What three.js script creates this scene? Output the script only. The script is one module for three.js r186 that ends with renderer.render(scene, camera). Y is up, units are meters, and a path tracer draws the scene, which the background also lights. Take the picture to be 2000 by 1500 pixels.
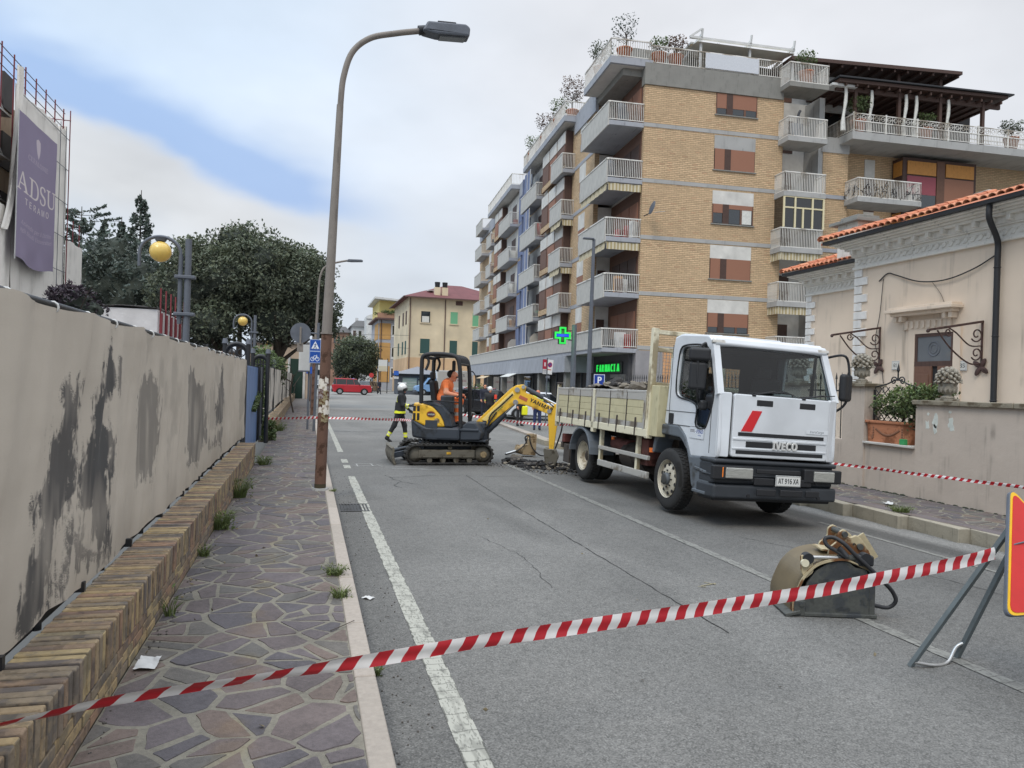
import * as THREE from 'three';
import { mergeGeometries, mergeVertices, toCreasedNormals } from 'three/addons/utils/BufferGeometryUtils.js';
import { RoundedBoxGeometry } from 'three/addons/geometries/RoundedBoxGeometry.js';
import { MarchingCubes } from 'three/addons/objects/MarchingCubes.js';
import { FontLoader } from 'three/addons/loaders/FontLoader.js';
import { TextGeometry } from 'three/addons/geometries/TextGeometry.js';

// ---------------------------------------------------------------- camera, sky, sun, exposure
const scene = new THREE.Scene();
const camera = new THREE.PerspectiveCamera(54.7, 4 / 3, 0.05, 4000);
{
  const yaw = 15.4 * Math.PI / 180, roll = 0.03, c = Math.cos, s = Math.sin;
  const F = new THREE.Vector3(s(yaw), 0, -c(yaw)), R = new THREE.Vector3(c(yaw), 0, s(yaw)), U = new THREE.Vector3(0, 1, 0);
  const Rc = R.clone().multiplyScalar(c(roll)).addScaledVector(U, s(roll)), Uc = U.clone().multiplyScalar(c(roll)).addScaledVector(R, -s(roll));
  camera.position.set(0, 1.85, 0);
  camera.quaternion.setFromRotationMatrix(new THREE.Matrix4().makeBasis(Rc, Uc, F.clone().negate()));
}
const renderer = new THREE.WebGLRenderer({ antialias: true });
renderer.toneMapping = THREE.LinearToneMapping;
renderer.toneMappingExposure = 1;
renderer.shadowMap.enabled = true;

const rng = (seed) => () => { seed = (seed + 0x6d2b79f5) | 0; let t = Math.imul(seed ^ (seed >>> 15), 1 | seed); t = (t + Math.imul(t ^ (t >>> 7), 61 | t)) ^ t; return ((t ^ (t >>> 14)) >>> 0) / 4294967296; };
const PI = Math.PI, rad = (d) => d * PI / 180, clamp = (x, a, b) => Math.max(a, Math.min(b, x)), mix = (a, b, t) => a + (b - a) * t;
const sstep = (a, b, x) => { const t = clamp((x - a) / (b - a), 0, 1); return t * t * (3 - 2 * t); };
const hash3 = (x, y, z) => { let h = Math.imul(x, 374761393) + Math.imul(y, 668265263) + Math.imul(z, 1440662683); h = Math.imul(h ^ (h >>> 13), 1274126177); return ((h ^ (h >>> 16)) >>> 0) / 4294967296; };
function noise3(x, y, z) {
  const xi = Math.floor(x), yi = Math.floor(y), zi = Math.floor(z), f = (t) => t * t * (3 - 2 * t), u = f(x - xi), v = f(y - yi), w = f(z - zi);
  const L = (zz) => mix(mix(hash3(xi, yi, zz), hash3(xi + 1, yi, zz), u), mix(hash3(xi, yi + 1, zz), hash3(xi + 1, yi + 1, zz), u), v);
  return mix(L(zi), L(zi + 1), w);
}
function fbm3(x, y, z, o = 5, g = 0.5) { let a = 1, s = 0, n = 0; for (let i = 0; i < o; i++) { s += a * noise3(x, y, z); n += a; a *= g; x = x * 2.03 + 17.1; y = y * 2.03 + 5.7; z = z * 2.03 + 9.2; } return s / n; }

{
  const W = 1536, H = 768, d = new Float32Array(W * H * 4);
  for (let j = 0; j < H; j++) for (let i = 0; i < W; i++) {
    const th = ((j + 0.5) / H - 0.5) * PI, ph = ((i + 0.5) / W - 0.5) * 2 * PI, ct = Math.cos(th);
    const x = ct * Math.cos(ph), y = Math.sin(th), z = ct * Math.sin(ph), k = (j * W + i) * 4;
    let r, g, b;
    if (y < -0.02) { r = 0.2; g = 0.2; b = 0.2; } else {
      const el = Math.asin(clamp(y, 0, 1)) * 180 / PI, az = Math.atan2(x, -z) * 180 / PI;
      // cloud deck seen in perspective
      const q = 1 / (Math.max(y, 0) + 0.16), px = x * q, pz = z * q;
      const n1 = fbm3(px * 0.9 + 3, pz * 0.9, 1.5, 5), n2 = fbm3(px * 2.2, pz * 2.2 + 8, 4.5, 6, 0.55), n3 = fbm3(az * 0.05, el * 0.16, 7.7, 5, 0.55);
      const shade = 0.87 + 0.5 * (n1 - 0.5) + 0.34 * (n2 - 0.5) + 0.12 * (n3 - 0.5);
      // thin blue-tinted cloud to the left, grey to the right
      const warm = sstep(-14, 26, az + 14 * (n3 - 0.5));
      const lo = sstep(26, 2, el);
      r = shade * mix(0.74, 0.88, warm); g = shade * mix(0.89, 0.91, warm); b = shade * mix(1.10, 0.99, warm);
      r = mix(r, 0.74, lo * 0.55); g = mix(g, 0.81, lo * 0.55); b = mix(b, 0.91, lo * 0.55);
      // gap of blue sky along a slanting band, with a bright cloud bank below it
      const c0 = 17.6 - (az + 15) * 0.22, e = el - c0 + 7 * (n3 - 0.5) + 4 * (n2 - 0.5), along = sstep(-60, -14, az) * sstep(9, -5, az);
      const gap = Math.exp(-((e - 0.4) * (e - 0.4)) / 5.5) * along * (0.75 + 0.5 * n2);
      const gg = clamp(gap * 0.9, 0, 0.66);
      r = mix(r, 0.27, gg); g = mix(g, 0.46, gg); b = mix(b, 0.86, gg);
      const bank = sstep(-0.6, -2.2, e) * sstep(-12.5, -4.5, e) * along * sstep(0.25, 0.5, n3 + 0.1);
      const bs = 0.86 + 0.5 * (n2 - 0.4); r = mix(r, 0.84 * bs, bank * 0.85); g = mix(g, 0.86 * bs, bank * 0.85); b = mix(b, 0.90 * bs, bank * 0.85);
      const zen = 1 + 2.2 * sstep(26, 75, el);
      r *= zen; g *= zen * 0.995; b *= zen * 0.97;
    }
    d[k] = r; d[k + 1] = g; d[k + 2] = b; d[k + 3] = 1;
  }
  const t = new THREE.DataTexture(d, W, H, THREE.RGBAFormat, THREE.FloatType);
  t.mapping = THREE.EquirectangularReflectionMapping; t.minFilter = t.magFilter = THREE.LinearFilter; t.needsUpdate = true;
  scene.background = t; scene.environment = t; scene.environmentIntensity = 1;
}
const sun = new THREE.DirectionalLight(0xfff3e2, 1.4);
sun.position.set(-34, 70, 24); sun.target.position.set(4, 0, -18); scene.add(sun, sun.target);
sun.castShadow = true; sun.shadow.radius = 40; sun.shadow.mapSize.set(4096, 4096);
Object.assign(sun.shadow.camera, { left: -70, right: 70, top: 70, bottom: -70, near: 1, far: 260 });

// ---------------------------------------------------------------- helpers
const V = (x, y, z) => new THREE.Vector3(x, y, z);
// linear colour from an sRGB triple (0-255) as seen, divided by the light that falls on it
const toLin = (c) => { c /= 255; return c <= 0.04045 ? c / 12.92 : Math.pow((c + 0.055) / 1.055, 2.4); };
const col = (r, g, b, k = 1) => new THREE.Color().setRGB(Math.min(0.92, toLin(r) / k), Math.min(0.92, toLin(g) / k), Math.min(0.92, toLin(b) / k));
const names = {};
function numbered(n) { const k = names[n] = (names[n] ?? -1) + 1; return k ? n + '_' + String(k).padStart(3, '0') : n; }
function tag(o, label, category, group, kind) { if (label) o.userData.label = label; if (category) o.userData.category = category; if (group) o.userData.group = group; if (kind) o.userData.kind = kind; return o; }
function thing(name, label, category, pos = [0, 0, 0], ry = 0, group) {
  const o = new THREE.Group(); o.name = numbered(name); o.position.set(...pos); o.rotation.y = ry; scene.add(o); return tag(o, label, category, group);
}
function sub(name, parent, pos = [0, 0, 0], label) { const o = new THREE.Group(); o.name = name; o.position.set(...pos); parent.add(o); if (label) o.userData.label = label; return o; }
function struct(name, pos = [0, 0, 0]) { const o = new THREE.Group(); o.name = numbered(name); o.position.set(...pos); o.userData.kind = 'structure'; scene.add(o); return o; }
function fin(g) {
  if (g.index) g = g.toNonIndexed();
  for (const k of Object.keys(g.attributes)) if (!['position', 'normal', 'uv', 'color'].includes(k)) g.deleteAttribute(k);
  if (!g.attributes.normal) g.computeVertexNormals();
  if (!g.attributes.uv) g.setAttribute('uv', new THREE.BufferAttribute(new Float32Array(g.attributes.position.count * 2), 2));
  g.morphAttributes = {};
  return g;
}
const MG = (list) => { list = [list].flat(9).filter(Boolean); const a = list.map(fin); return a.length === 1 ? a[0] : mergeGeometries(a); };
function boxUV(g, s) {
  const p = g.attributes.position, uv = new Float32Array(p.count * 2), a = V(), b = V(), c = V(), n = V(), e = V();
  for (let i = 0; i < p.count; i += 3) {
    a.fromBufferAttribute(p, i); b.fromBufferAttribute(p, i + 1); c.fromBufferAttribute(p, i + 2);
    n.subVectors(b, a).cross(e.subVectors(c, a)); const x = Math.abs(n.x), y = Math.abs(n.y), z = Math.abs(n.z);
    [a, b, c].forEach((v, k) => { const q = (i + k) * 2; if (y >= x && y >= z) { uv[q] = v.x / s; uv[q + 1] = v.z / s; } else if (x >= z) { uv[q] = v.z / s; uv[q + 1] = v.y / s; } else { uv[q] = v.x / s; uv[q + 1] = v.y / s; } });
  }
  g.setAttribute('uv', new THREE.BufferAttribute(uv, 2)); return g;
}
function mesh(name, g, m) { const o = new THREE.Mesh(g, m); o.name = name; o.castShadow = o.receiveShadow = true; return o; }
function obj(name, geos, m, parent, label) {
  let g = MG(geos); if (m.userData.uv) boxUV(g, m.userData.uv);
  const o = mesh(parent ? name : numbered(name), g, m); (parent ?? scene).add(o); if (label) o.userData.label = label; return o;
}
const xf = (g, x = 0, y = 0, z = 0, rx = 0, ry = 0, rz = 0) => { if (rx) g.rotateX(rx); if (ry) g.rotateY(ry); if (rz) g.rotateZ(rz); return g.translate(x, y, z); };
const bx = (w, h, d, x = 0, y = 0, z = 0, rx = 0, ry = 0, rz = 0) => xf(new THREE.BoxGeometry(w, h, d), x, y, z, rx, ry, rz);
// box from min to max
const bm = (x0, x1, y0, y1, z0, z1) => bx(Math.abs(x1 - x0), Math.abs(y1 - y0), Math.abs(z1 - z0), (x0 + x1) / 2, (y0 + y1) / 2, (z0 + z1) / 2);
const rb = (w, h, d, r, x = 0, y = 0, z = 0, rx = 0, ry = 0, rz = 0, s = 2) => xf(new RoundedBoxGeometry(w, h, d, s, Math.min(r, w / 2.01, h / 2.01, d / 2.01)), x, y, z, rx, ry, rz);
const rbm = (x0, x1, y0, y1, z0, z1, r) => rb(Math.abs(x1 - x0), Math.abs(y1 - y0), Math.abs(z1 - z0), r, (x0 + x1) / 2, (y0 + y1) / 2, (z0 + z1) / 2);
const cy = (r0, r1, h, x = 0, y = 0, z = 0, seg = 14, rx = 0, ry = 0, rz = 0) => xf(new THREE.CylinderGeometry(r1, r0, h, seg), x, y, z, rx, ry, rz);
const sp = (r, x = 0, y = 0, z = 0, sx = 1, sy = 1, sz = 1, a = 14, b = 10) => new THREE.SphereGeometry(r, a, b).scale(sx, sy, sz).translate(x, y, z);
const ARR = (p) => Array.isArray(p) ? V(...p) : p;
function bar(p, q, r, seg = 8, r2 = r) {
  p = ARR(p); q = ARR(q); const d = q.clone().sub(p), g = new THREE.CylinderGeometry(r2, r, d.length(), seg);
  g.applyQuaternion(new THREE.Quaternion().setFromUnitVectors(V(0, 1, 0), d.normalize())); return g.translate((p.x + q.x) / 2, (p.y + q.y) / 2, (p.z + q.z) / 2);
}
// flat bar of section w x t between two points, up hint u
function beam(p, q, w, t, u = [0, 1, 0]) {
  p = ARR(p); q = ARR(q); const d = q.clone().sub(p), l = d.length(), z = d.normalize(), x = ARR(u).clone().cross(z).normalize(), y = z.clone().cross(x);
  return new THREE.BoxGeometry(w, t, l).applyMatrix4(new THREE.Matrix4().makeBasis(x, y, z)).translate((p.x + q.x) / 2, (p.y + q.y) / 2, (p.z + q.z) / 2);
}
const tube = (pts, r, seg = 24, rs = 8, closed = false) => new THREE.TubeGeometry(new THREE.CatmullRomCurve3(pts.map(ARR), closed, 'centripetal'), seg, r, rs, closed);
const lathe = (pts, seg = 20, x = 0, y = 0, z = 0) => new THREE.LatheGeometry(pts.map((p) => new THREE.Vector2(p[0], p[1])), seg).translate(x, y, z);
function shp(pts, holes = []) { const s = new THREE.Shape(pts.map((p) => new THREE.Vector2(p[0], p[1]))); for (const h of holes) s.holes.push(new THREE.Path(h.map((p) => new THREE.Vector2(p[0], p[1])))); return s; }
// extrude an XY outline along z, centred on z = 0
function ext(pts, depth, bevel = 0, holes = [], seg = 8) {
  const s = pts instanceof THREE.Shape ? pts : shp(pts, holes);
  return new THREE.ExtrudeGeometry(s, { depth: depth - 2 * bevel, bevelEnabled: bevel > 0, bevelSize: bevel, bevelThickness: bevel, bevelOffset: -bevel, bevelSegments: 2, curveSegments: seg }).translate(0, 0, -depth / 2 + bevel);
}
function rrect(w, h, r, x = 0, y = 0) {
  const s = new THREE.Shape(), a = x - w / 2, b = x + w / 2, c = y - h / 2, d = y + h / 2;
  s.moveTo(a + r, c); s.lineTo(b - r, c); s.quadraticCurveTo(b, c, b, c + r); s.lineTo(b, d - r); s.quadraticCurveTo(b, d, b - r, d); s.lineTo(a + r, d); s.quadraticCurveTo(a, d, a, d - r); s.lineTo(a, c + r); s.quadraticCurveTo(a, c, a + r, c); return s;
}
// round the corners of a polygon
function roundPoly(pts, r, n = 4) {
  const out = [], N = pts.length;
  for (let i = 0; i < N; i++) {
    const p = pts[i], a = pts[(i + N - 1) % N], b = pts[(i + 1) % N], da = Math.hypot(a[0] - p[0], a[1] - p[1]), db = Math.hypot(b[0] - p[0], b[1] - p[1]);
    const rr = Math.min(r, da * 0.45, db * 0.45), A = [p[0] + (a[0] - p[0]) / da * rr, p[1] + (a[1] - p[1]) / da * rr], B = [p[0] + (b[0] - p[0]) / db * rr, p[1] + (b[1] - p[1]) / db * rr];
    for (let k = 0; k <= n; k++) { const t = k / n; out.push([(1 - t) * (1 - t) * A[0] + 2 * t * (1 - t) * p[0] + t * t * B[0], (1 - t) * (1 - t) * A[1] + 2 * t * (1 - t) * p[1] + t * t * B[1]]); }
  }
  return out;
}

// ---------------------------------------------------------------- textures
function tex(w, h, fn, rx = 1, ry = 1) {            // grey multiplier texture
  const d = new Uint8Array(w * h * 4);
  for (let j = 0; j < h; j++) for (let i = 0; i < w; i++) { const v = fn(i / w, j / h, i, j), k = (j * w + i) * 4; if (typeof v === 'number') { d[k] = d[k + 1] = d[k + 2] = clamp(v, 0, 1) * 255; } else { d[k] = clamp(v[0], 0, 1) * 255; d[k + 1] = clamp(v[1], 0, 1) * 255; d[k + 2] = clamp(v[2], 0, 1) * 255; } d[k + 3] = 255; }
  const t = new THREE.DataTexture(d, w, h); t.wrapS = t.wrapT = THREE.RepeatWrapping; t.magFilter = THREE.LinearFilter; t.minFilter = THREE.LinearMipmapLinearFilter; t.generateMipmaps = true; t.repeat.set(rx, ry); t.needsUpdate = true; return t;
}
// tileable fbm over the unit square
function tfbm(u, v, f, o, seed, g = 0.5, fy = f) {
  let a = 1, s = 0, n = 0;
  for (let k = 0; k < o; k++) {
    const x = u * f, y = v * fy, xi = Math.floor(x), yi = Math.floor(y), q = (t) => t * t * (3 - 2 * t), p = q(x - xi), r = q(y - yi), X0 = xi % f, X1 = (xi + 1) % f, Y0 = yi % fy, Y1 = (yi + 1) % fy;
    s += a * mix(mix(hash3(X0, Y0, seed + k), hash3(X1, Y0, seed + k), p), mix(hash3(X0, Y1, seed + k), hash3(X1, Y1, seed + k), p), r); n += a; a *= g; f *= 2; fy *= 2;
  }
  return s / n;
}
const T = {};
T.cloud = tex(512, 512, (u, v) => 0.72 + 0.42 * (tfbm(u, v, 4, 6, 1) - 0.2) * 0.9);
T.fine = tex(512, 512, (u, v, i, j) => 0.86 + 0.2 * (tfbm(u, v, 24, 3, 11) - 0.5) + 0.16 * (hash3(i, j, 3) - 0.5));
T.fineB = tex(512, 512, (u, v, i, j) => 0.5 + 0.6 * (tfbm(u, v, 32, 4, 21) - 0.5) + 0.2 * (hash3(i, j, 5) - 0.5));
T.streak = tex(512, 512, (u, v) => { const s = tfbm(u, v, 32, 3, 31, 0.6, 2), c = tfbm(u, v, 5, 5, 35); return 0.95 - 0.35 * sstep(0.5, 0.8, s) * sstep(0.35, 0.65, c) - 0.22 * (c - 0.4); });
T.rough = tex(256, 256, (u, v) => 0.55 + 0.6 * (tfbm(u, v, 6, 5, 41) - 0.3));
T.asphalt = tex(1024, 1024, (u, v, i, j) => {
  const a = hash3(i >> 1, j >> 1, 51), b = hash3(i, j, 52), c = tfbm(u, v, 6, 4, 53), n = tfbm(u, v, 128, 2, 55);
  let x = 0.6 + 0.2 * (n - 0.5) + 0.4 * (a - 0.5) + 0.3 * (b - 0.5) + 0.1 * (c - 0.5); if (a > 0.92) x += 0.25 * b; return x;
});
T.rust = tex(512, 512, (u, v) => { const a = tfbm(u, v, 5, 6, 61), b = tfbm(u, v, 20, 4, 66); const m = sstep(0.47, 0.58, a + 0.3 * (b - 0.5)); return [mix(1, 0.34, m) * (0.85 + 0.3 * (b - 0.5)), mix(1, 0.17, m) * (0.85 + 0.3 * (b - 0.5)), mix(1, 0.09, m) * (0.85 + 0.3 * (b - 0.5))]; });
T.smear = tex(512, 512, (u, v) => { const a = tfbm(u, v, 6, 6, 81), b = tfbm(u, v, 40, 3, 87), m = sstep(0.42, 0.62, a + 0.3 * (b - 0.5)), k = (0.82 + 0.36 * (b - 0.5)) * (tfbm(u, v, 12, 3, 83) < 0.33 ? 0.72 : 1); return [mix(1, 0.56, m) * k, mix(1, 0.6, m) * k, mix(1, 0.72, m) * k]; });
T.stone = tex(512, 512, (u, v, i, j) => { const a = tfbm(u, v, 5, 5, 111), b = tfbm(u, v, 48, 2, 113), c = hash3(i >> 1, j >> 1, 6), k = 0.68 + 0.5 * (a - 0.3) + 0.3 * (b - 0.5) + 0.22 * (c - 0.5), m = sstep(0.58, 0.75, tfbm(u, v, 3, 5, 115)); return [k * mix(1, 1.12, m), k * mix(1, 1.05, m), k * mix(1, 0.9, m)]; });
T.crease = tex(512, 512, (u, v) => 0.55 * tfbm(u, v, 14, 4, 121, 0.55, 2) + 0.25 * tfbm(u, v, 3, 4, 125, 0.5, 8) + 0.2 * tfbm(u + 0.15 * v, v, 6, 3, 129));
T.dirt = tex(512, 512, (u, v) => { const a = tfbm(u, v, 4, 6, 71), b = tfbm(u, v, 30, 3, 77); const m = sstep(0.5, 0.72, a + 0.25 * (b - 0.5)); return [mix(1, 0.45, m), mix(1, 0.40, m), mix(1, 0.34, m)]; });

function canvas(w, h, draw, flip = false) {
  const c = document.createElement('canvas'); c.width = w; c.height = h; const x = c.getContext('2d'); draw(x, w, h);
  const t = new THREE.CanvasTexture(c); t.colorSpace = THREE.SRGBColorSpace; t.wrapS = t.wrapT = THREE.ClampToEdgeWrapping; t.anisotropy = 8; return t;
}
// ---------------------------------------------------------------- materials
function mat(name, color, o = {}) {
  const { uv, ...rest } = o, phys = ['clearcoat', 'transmission', 'sheen', 'ior', 'thickness'].some((k) => k in rest);
  const m = new (phys ? THREE.MeshPhysicalMaterial : THREE.MeshStandardMaterial)({ color, roughness: 0.85, ...rest }); m.name = name; if (uv) m.userData.uv = uv; return m;
}
const worn = (name, color, o = {}) => mat(name, color, { map: T.cloud, uv: 1.3, ...o });
const K = {};
K.asphaltPlain = mat('asphalt_far', col(128, 128, 125, 1.5), { map: T.cloud, uv: 9 });
K.black = mat('black_plastic', col(34, 35, 38), { roughness: 0.6 });
K.rubber = mat('rubber', col(44, 44, 44), { map: T.dirt, uv: 0.8, roughness: 0.9 });
K.darkMetal = mat('dark_painted_metal', col(40, 42, 46), { map: T.cloud, uv: 0.7, roughness: 0.5 });
K.greyPost = mat('grey_post_paint', col(96, 101, 110, 0.85), { map: T.cloud, uv: 0.6, roughness: 0.55 });
K.steel = mat('bare_steel', col(180, 180, 178), { metalness: 0.8, roughness: 0.35 });
K.white = mat('white_paint', col(215, 216, 214, 0.9), { map: T.cloud, uv: 1.5, roughness: 0.6 });
K.glass = mat('window_glass', col(40, 48, 54), { roughness: 0.06, metalness: 0, clearcoat: 1 });
K.glassDark = mat('dark_glass', col(22, 25, 28), { roughness: 0.08, clearcoat: 1 });
K.clear = mat('clear_glass', new THREE.Color(0.86, 0.9, 0.9), { transmission: 1, thickness: 0, roughness: 0.02, ior: 1.5 });

// ---------------------------------------------------------------- ground, road, pavements
const kerbX = (z) => 8.5 + 0.08 * (clamp(z, -24, 4) + 9);
const roadY = (x, z = 0) => (x < 4.6 ? 0 : -0.03 * Math.min(x - 4.6, 3.6)) * sstep(-85, -40, z) + 0.14 * sstep(-42, -85, z);
{
  const g = new THREE.PlaneGeometry(5000, 5000).rotateX(-PI / 2).translate(0, -0.25, -600);
  tag(obj('ground', g, K.asphaltPlain), null, null, null, 'structure');
  // road sheet: cross fall to the right, vertex colours hold worn patches and repairs
  const road = struct('road');
  const asphalt = mat('asphalt', new THREE.Color(1, 1, 1), { map: T.asphalt, bumpMap: T.asphalt, bumpScale: 0.005, vertexColors: true, roughness: 0.88, uv: 4.3 });
  const asphaltFar = mat('asphalt_distant', new THREE.Color(1, 1, 1), { map: T.cloud, vertexColors: true, roughness: 0.9, uv: 14 });
  const sheet = (x0f, x1f, z0, z1, nx, nz) => {
    const p = [], c = [], id = [];
    for (let j = 0; j <= nz; j++) for (let i = 0; i <= nx; i++) {
      const z = mix(z0, z1, j / nz), x = mix(x0f(z), x1f(z), i / nx), y = roadY(x, z);
      p.push(x, y, z);
      const n = fbm3(x * 0.35, 0, z * 0.22, 4), m = fbm3(x * 1.6 + 9, 3, z * 1.3, 4);
      let v = 0.207 * (0.84 + 0.34 * n) * (0.9 + 0.2 * m);
      v *= 1 - 0.2 * sstep(0.95, 0.6, x) * sstep(-15, -9, z);                    // dark gutter strip
      v *= 1 + 0.07 * (Math.exp(-((x - 1.75) ** 2) / 0.1) + Math.exp(-((x - 3.45) ** 2) / 0.12));
      const kx = kerbX(z);
      if (z > -22) {
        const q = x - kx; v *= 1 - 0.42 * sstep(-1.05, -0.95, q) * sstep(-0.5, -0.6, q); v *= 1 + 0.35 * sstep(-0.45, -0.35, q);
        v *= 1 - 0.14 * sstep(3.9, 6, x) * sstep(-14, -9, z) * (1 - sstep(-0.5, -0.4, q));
      }
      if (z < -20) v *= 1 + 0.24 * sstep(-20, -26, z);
      v *= 1 - 0.16 * sstep(0.62, 0.72, fbm3(x * 1.1 + 30, 7, z * 0.5, 4)) + 0.1 * sstep(0.6, 0.75, fbm3(x * 0.9 + 60, 2, z * 0.7, 4));
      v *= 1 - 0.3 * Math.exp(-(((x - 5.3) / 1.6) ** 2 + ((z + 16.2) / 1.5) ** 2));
      const t = 0.5 + (m - 0.5) * 0.4; c.push(v * (1.03 + 0.02 * t), v * 1.015, v * (0.955 - 0.02 * t));
    }
    for (let j = 0; j < nz; j++) for (let i = 0; i < nx; i++) { const a = j * (nx + 1) + i, b = a + 1, d = a + nx + 1, e = d + 1; id.push(a, b, d, b, e, d); }
    const g = new THREE.BufferGeometry(); g.setAttribute('position', new THREE.Float32BufferAttribute(p, 3)); g.setAttribute('color', new THREE.Float32BufferAttribute(c, 3)); g.setIndex(id); g.computeVertexNormals(); return g;
  };
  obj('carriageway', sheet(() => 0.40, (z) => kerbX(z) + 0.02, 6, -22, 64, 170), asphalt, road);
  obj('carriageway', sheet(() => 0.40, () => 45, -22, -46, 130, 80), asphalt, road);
  obj('carriageway', sheet(() => 0.40, () => 60, -46, -330, 40, 70), asphaltFar, road);
  // painted lines
  const lineTex = tex(128, 1024, (u, v, i, j) => { const w = tfbm(u, v, 4, 4, 91, 0.5, 32), row = Math.floor(v * 34 + 0.35 * Math.sin(u * 5 + Math.floor(v * 34))), f = v * 34 - Math.floor(v * 34); let x = 0.92 - 0.3 * sstep(0.5, 0.75, w); if (Math.abs(f - 0.5 - 0.22 * (tfbm(u, v, 3, 2, 95, 0.5, 30) - 0.5)) < 0.045 && hash3(row, 3, 4) > 0.2) x *= 0.5; if (tfbm(u, v, 16, 2, 99, 0.5, 128) > 0.66) x *= 0.62; if ((u < 0.06 || u > 0.94) && w > 0.52) x *= 0.45; return x; });
  const paint = mat('road_paint', col(206, 205, 192, 1.5), { map: lineTex, roughness: 0.75 }), paintFaint = mat('faded_road_paint', col(160, 159, 152, 1.5), { map: lineTex, roughness: 0.8 });
  const strip = (x0, x1, z0, z1, y, L = 3.6) => { const g = new THREE.PlaneGeometry(x1 - x0, z0 - z1, 1, 1).rotateX(-PI / 2).translate((x0 + x1) / 2, y, (z0 + z1) / 2), u = g.attributes.uv; for (let i = 0; i < u.count; i++) u.setY(i, u.getY(i) * (z0 - z1) / L); return g; };
  for (const [a, b] of [[5, -14.4], [-15.7, -16.3], [-16.75, -17.5], [-19.2, -33], [-35, -44]]) obj('edge_line', strip(0.785, 0.925, a, b, 0.005), paint, road);
  for (const [a, b, m] of [[4, -16.6, paintFaint], [-19, -34, paintFaint], [-38, -95, paintFaint]]) obj('lane_line', strip(4.40, 4.52, a, Math.max(b, -44), 0.005), m, road);
  for (const z of [-32, -37, -42]) obj('parking_line', xf(new THREE.PlaneGeometry(7, 0.14).rotateX(-PI / 2), 9, -0.104, z, 0, 0.12), paintFaint, road);
  // faint parking strip line near the right kerb
  obj('edge_line', strip(7.42, 7.50, -2, -9.5, roadY(7.46) + 0.006), paintFaint, road);
  // surveyor's spray marks
  const spray = [];
  for (const [x, z, w, d, a] of [[1.08, -16.3, 0.03, 0.55, 0], [1.25, -16.1, 0.5, 0.05, 0.1], [1.4, -16.35, 0.03, 0.5, 0.05], [1.25, -16.55, 0.4, 0.05, 0], [1.55, -16.2, 0.02, 0.4, 0.2], [2.1, -15.6, 0.8, 0.05, -0.15], [2.55, -15.45, 0.5, 0.04, -0.3], [1.9, -15.9, 0.35, 0.05, 0.2]]) spray.push(new THREE.PlaneGeometry(w, d).rotateX(-PI / 2).rotateY(a).translate(x, 0.0055, z));
  obj('spray_mark', spray, mat('white_spray_paint', col(205, 205, 200, 1.5), { map: lineTex }), road);
  { const q = []; for (const [x, z, w, d, a] of [[3.72, -6.28, 0.2, 0.018, 0.3], [3.76, -6.32, 0.12, 0.016, -0.9], [3.62, -6.22, 0.07, 0.015, -0.4]]) q.push(new THREE.PlaneGeometry(w, d).rotateX(-PI / 2).rotateY(a).translate(x, 0.0055, z)); obj('chalk_arrow', q, mat('pale_yellow_chalk', col(168, 158, 128, 1.5)), road); }
  // cracks and tar joints
  const R = rng(5), crack = [];
  const line = (pts, w, jit) => {
    const P = []; for (let i = 0; i < pts.length - 1; i++) { const n = Math.ceil(Math.hypot(pts[i + 1][0] - pts[i][0], pts[i + 1][1] - pts[i][1]) / 0.12); for (let k = 0; k < n; k++) { const t = k / n; P.push([mix(pts[i][0], pts[i + 1][0], t) + (R() - 0.5) * jit, mix(pts[i][1], pts[i + 1][1], t) + (R() - 0.5) * jit]); } }
    P.push(pts.at(-1)); const pos = [];
    for (let i = 0; i < P.length - 1; i++) { const [ax, az] = P[i], [bx2, bz] = P[i + 1], l = Math.hypot(bx2 - ax, bz - az) || 1, nx = (bz - az) / l * w * (0.4 + R()), nz = -(bx2 - ax) / l * w * (0.4 + R()), ya = roadY(ax) + 0.004, yb = roadY(bx2) + 0.004; pos.push(ax - nx, ya, az - nz, bx2 + nx, yb, bz + nz, ax + nx, ya, az + nz, ax - nx, ya, az - nz, bx2 - nx, yb, bz - nz, bx2 + nx, yb, bz + nz); }
    const g = new THREE.BufferGeometry(); g.setAttribute('position', new THREE.Float32BufferAttribute(pos, 3)); g.computeVertexNormals(); crack.push(g);
  };
  line([[3.1, -14.5], [3.08, -11.5], [3.12, -7.7], [3.15, -5]], 0.005, 0.02); line([[1.6, -14.2], [2.4, -14.5], [4.3, -14.2]], 0.007, 0.05); line([[1.5, -14.6], [1.7, -13.6], [2.0, -13.2]], 0.006, 0.1); line([[1.7, -13.6], [1.5, -13.1], [1.62, -12.8]], 0.005, 0.1);
  line([[2, -9], [2.3, -7.6], [2.2, -6.4]], 0.0025, 0.05);  line([[5.4, -8.4], [6.5, -6.2], [6.8, -4.2]], 0.004, 0.04);
  for (const [x, z] of [[5, -24], [2, -27], [6, -30], [3, -36]]) line([[x - 2, z], [x, z + 0.3], [x + 2.5, z - 0.2]], 0.02, 0.1);
  obj('crack', crack, mat('crack_tar', col(38, 38, 37, 1.5)), road);
  // drain grating in the gutter
  const gr = []; gr.push(bm(0.5, 0.9, 0.002, 0.010, -11.2, -11.16), bm(0.5, 0.9, 0.002, 0.010, -10.6, -10.56)); for (let i = 0; i < 9; i++) gr.push(bx(0.02, 0.008, 0.56, 0.52 + i * 0.045, 0.006, -10.88)); gr.push(bm(0.5, 0.9, 0.001, 0.003, -11.2, -10.56));
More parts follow.
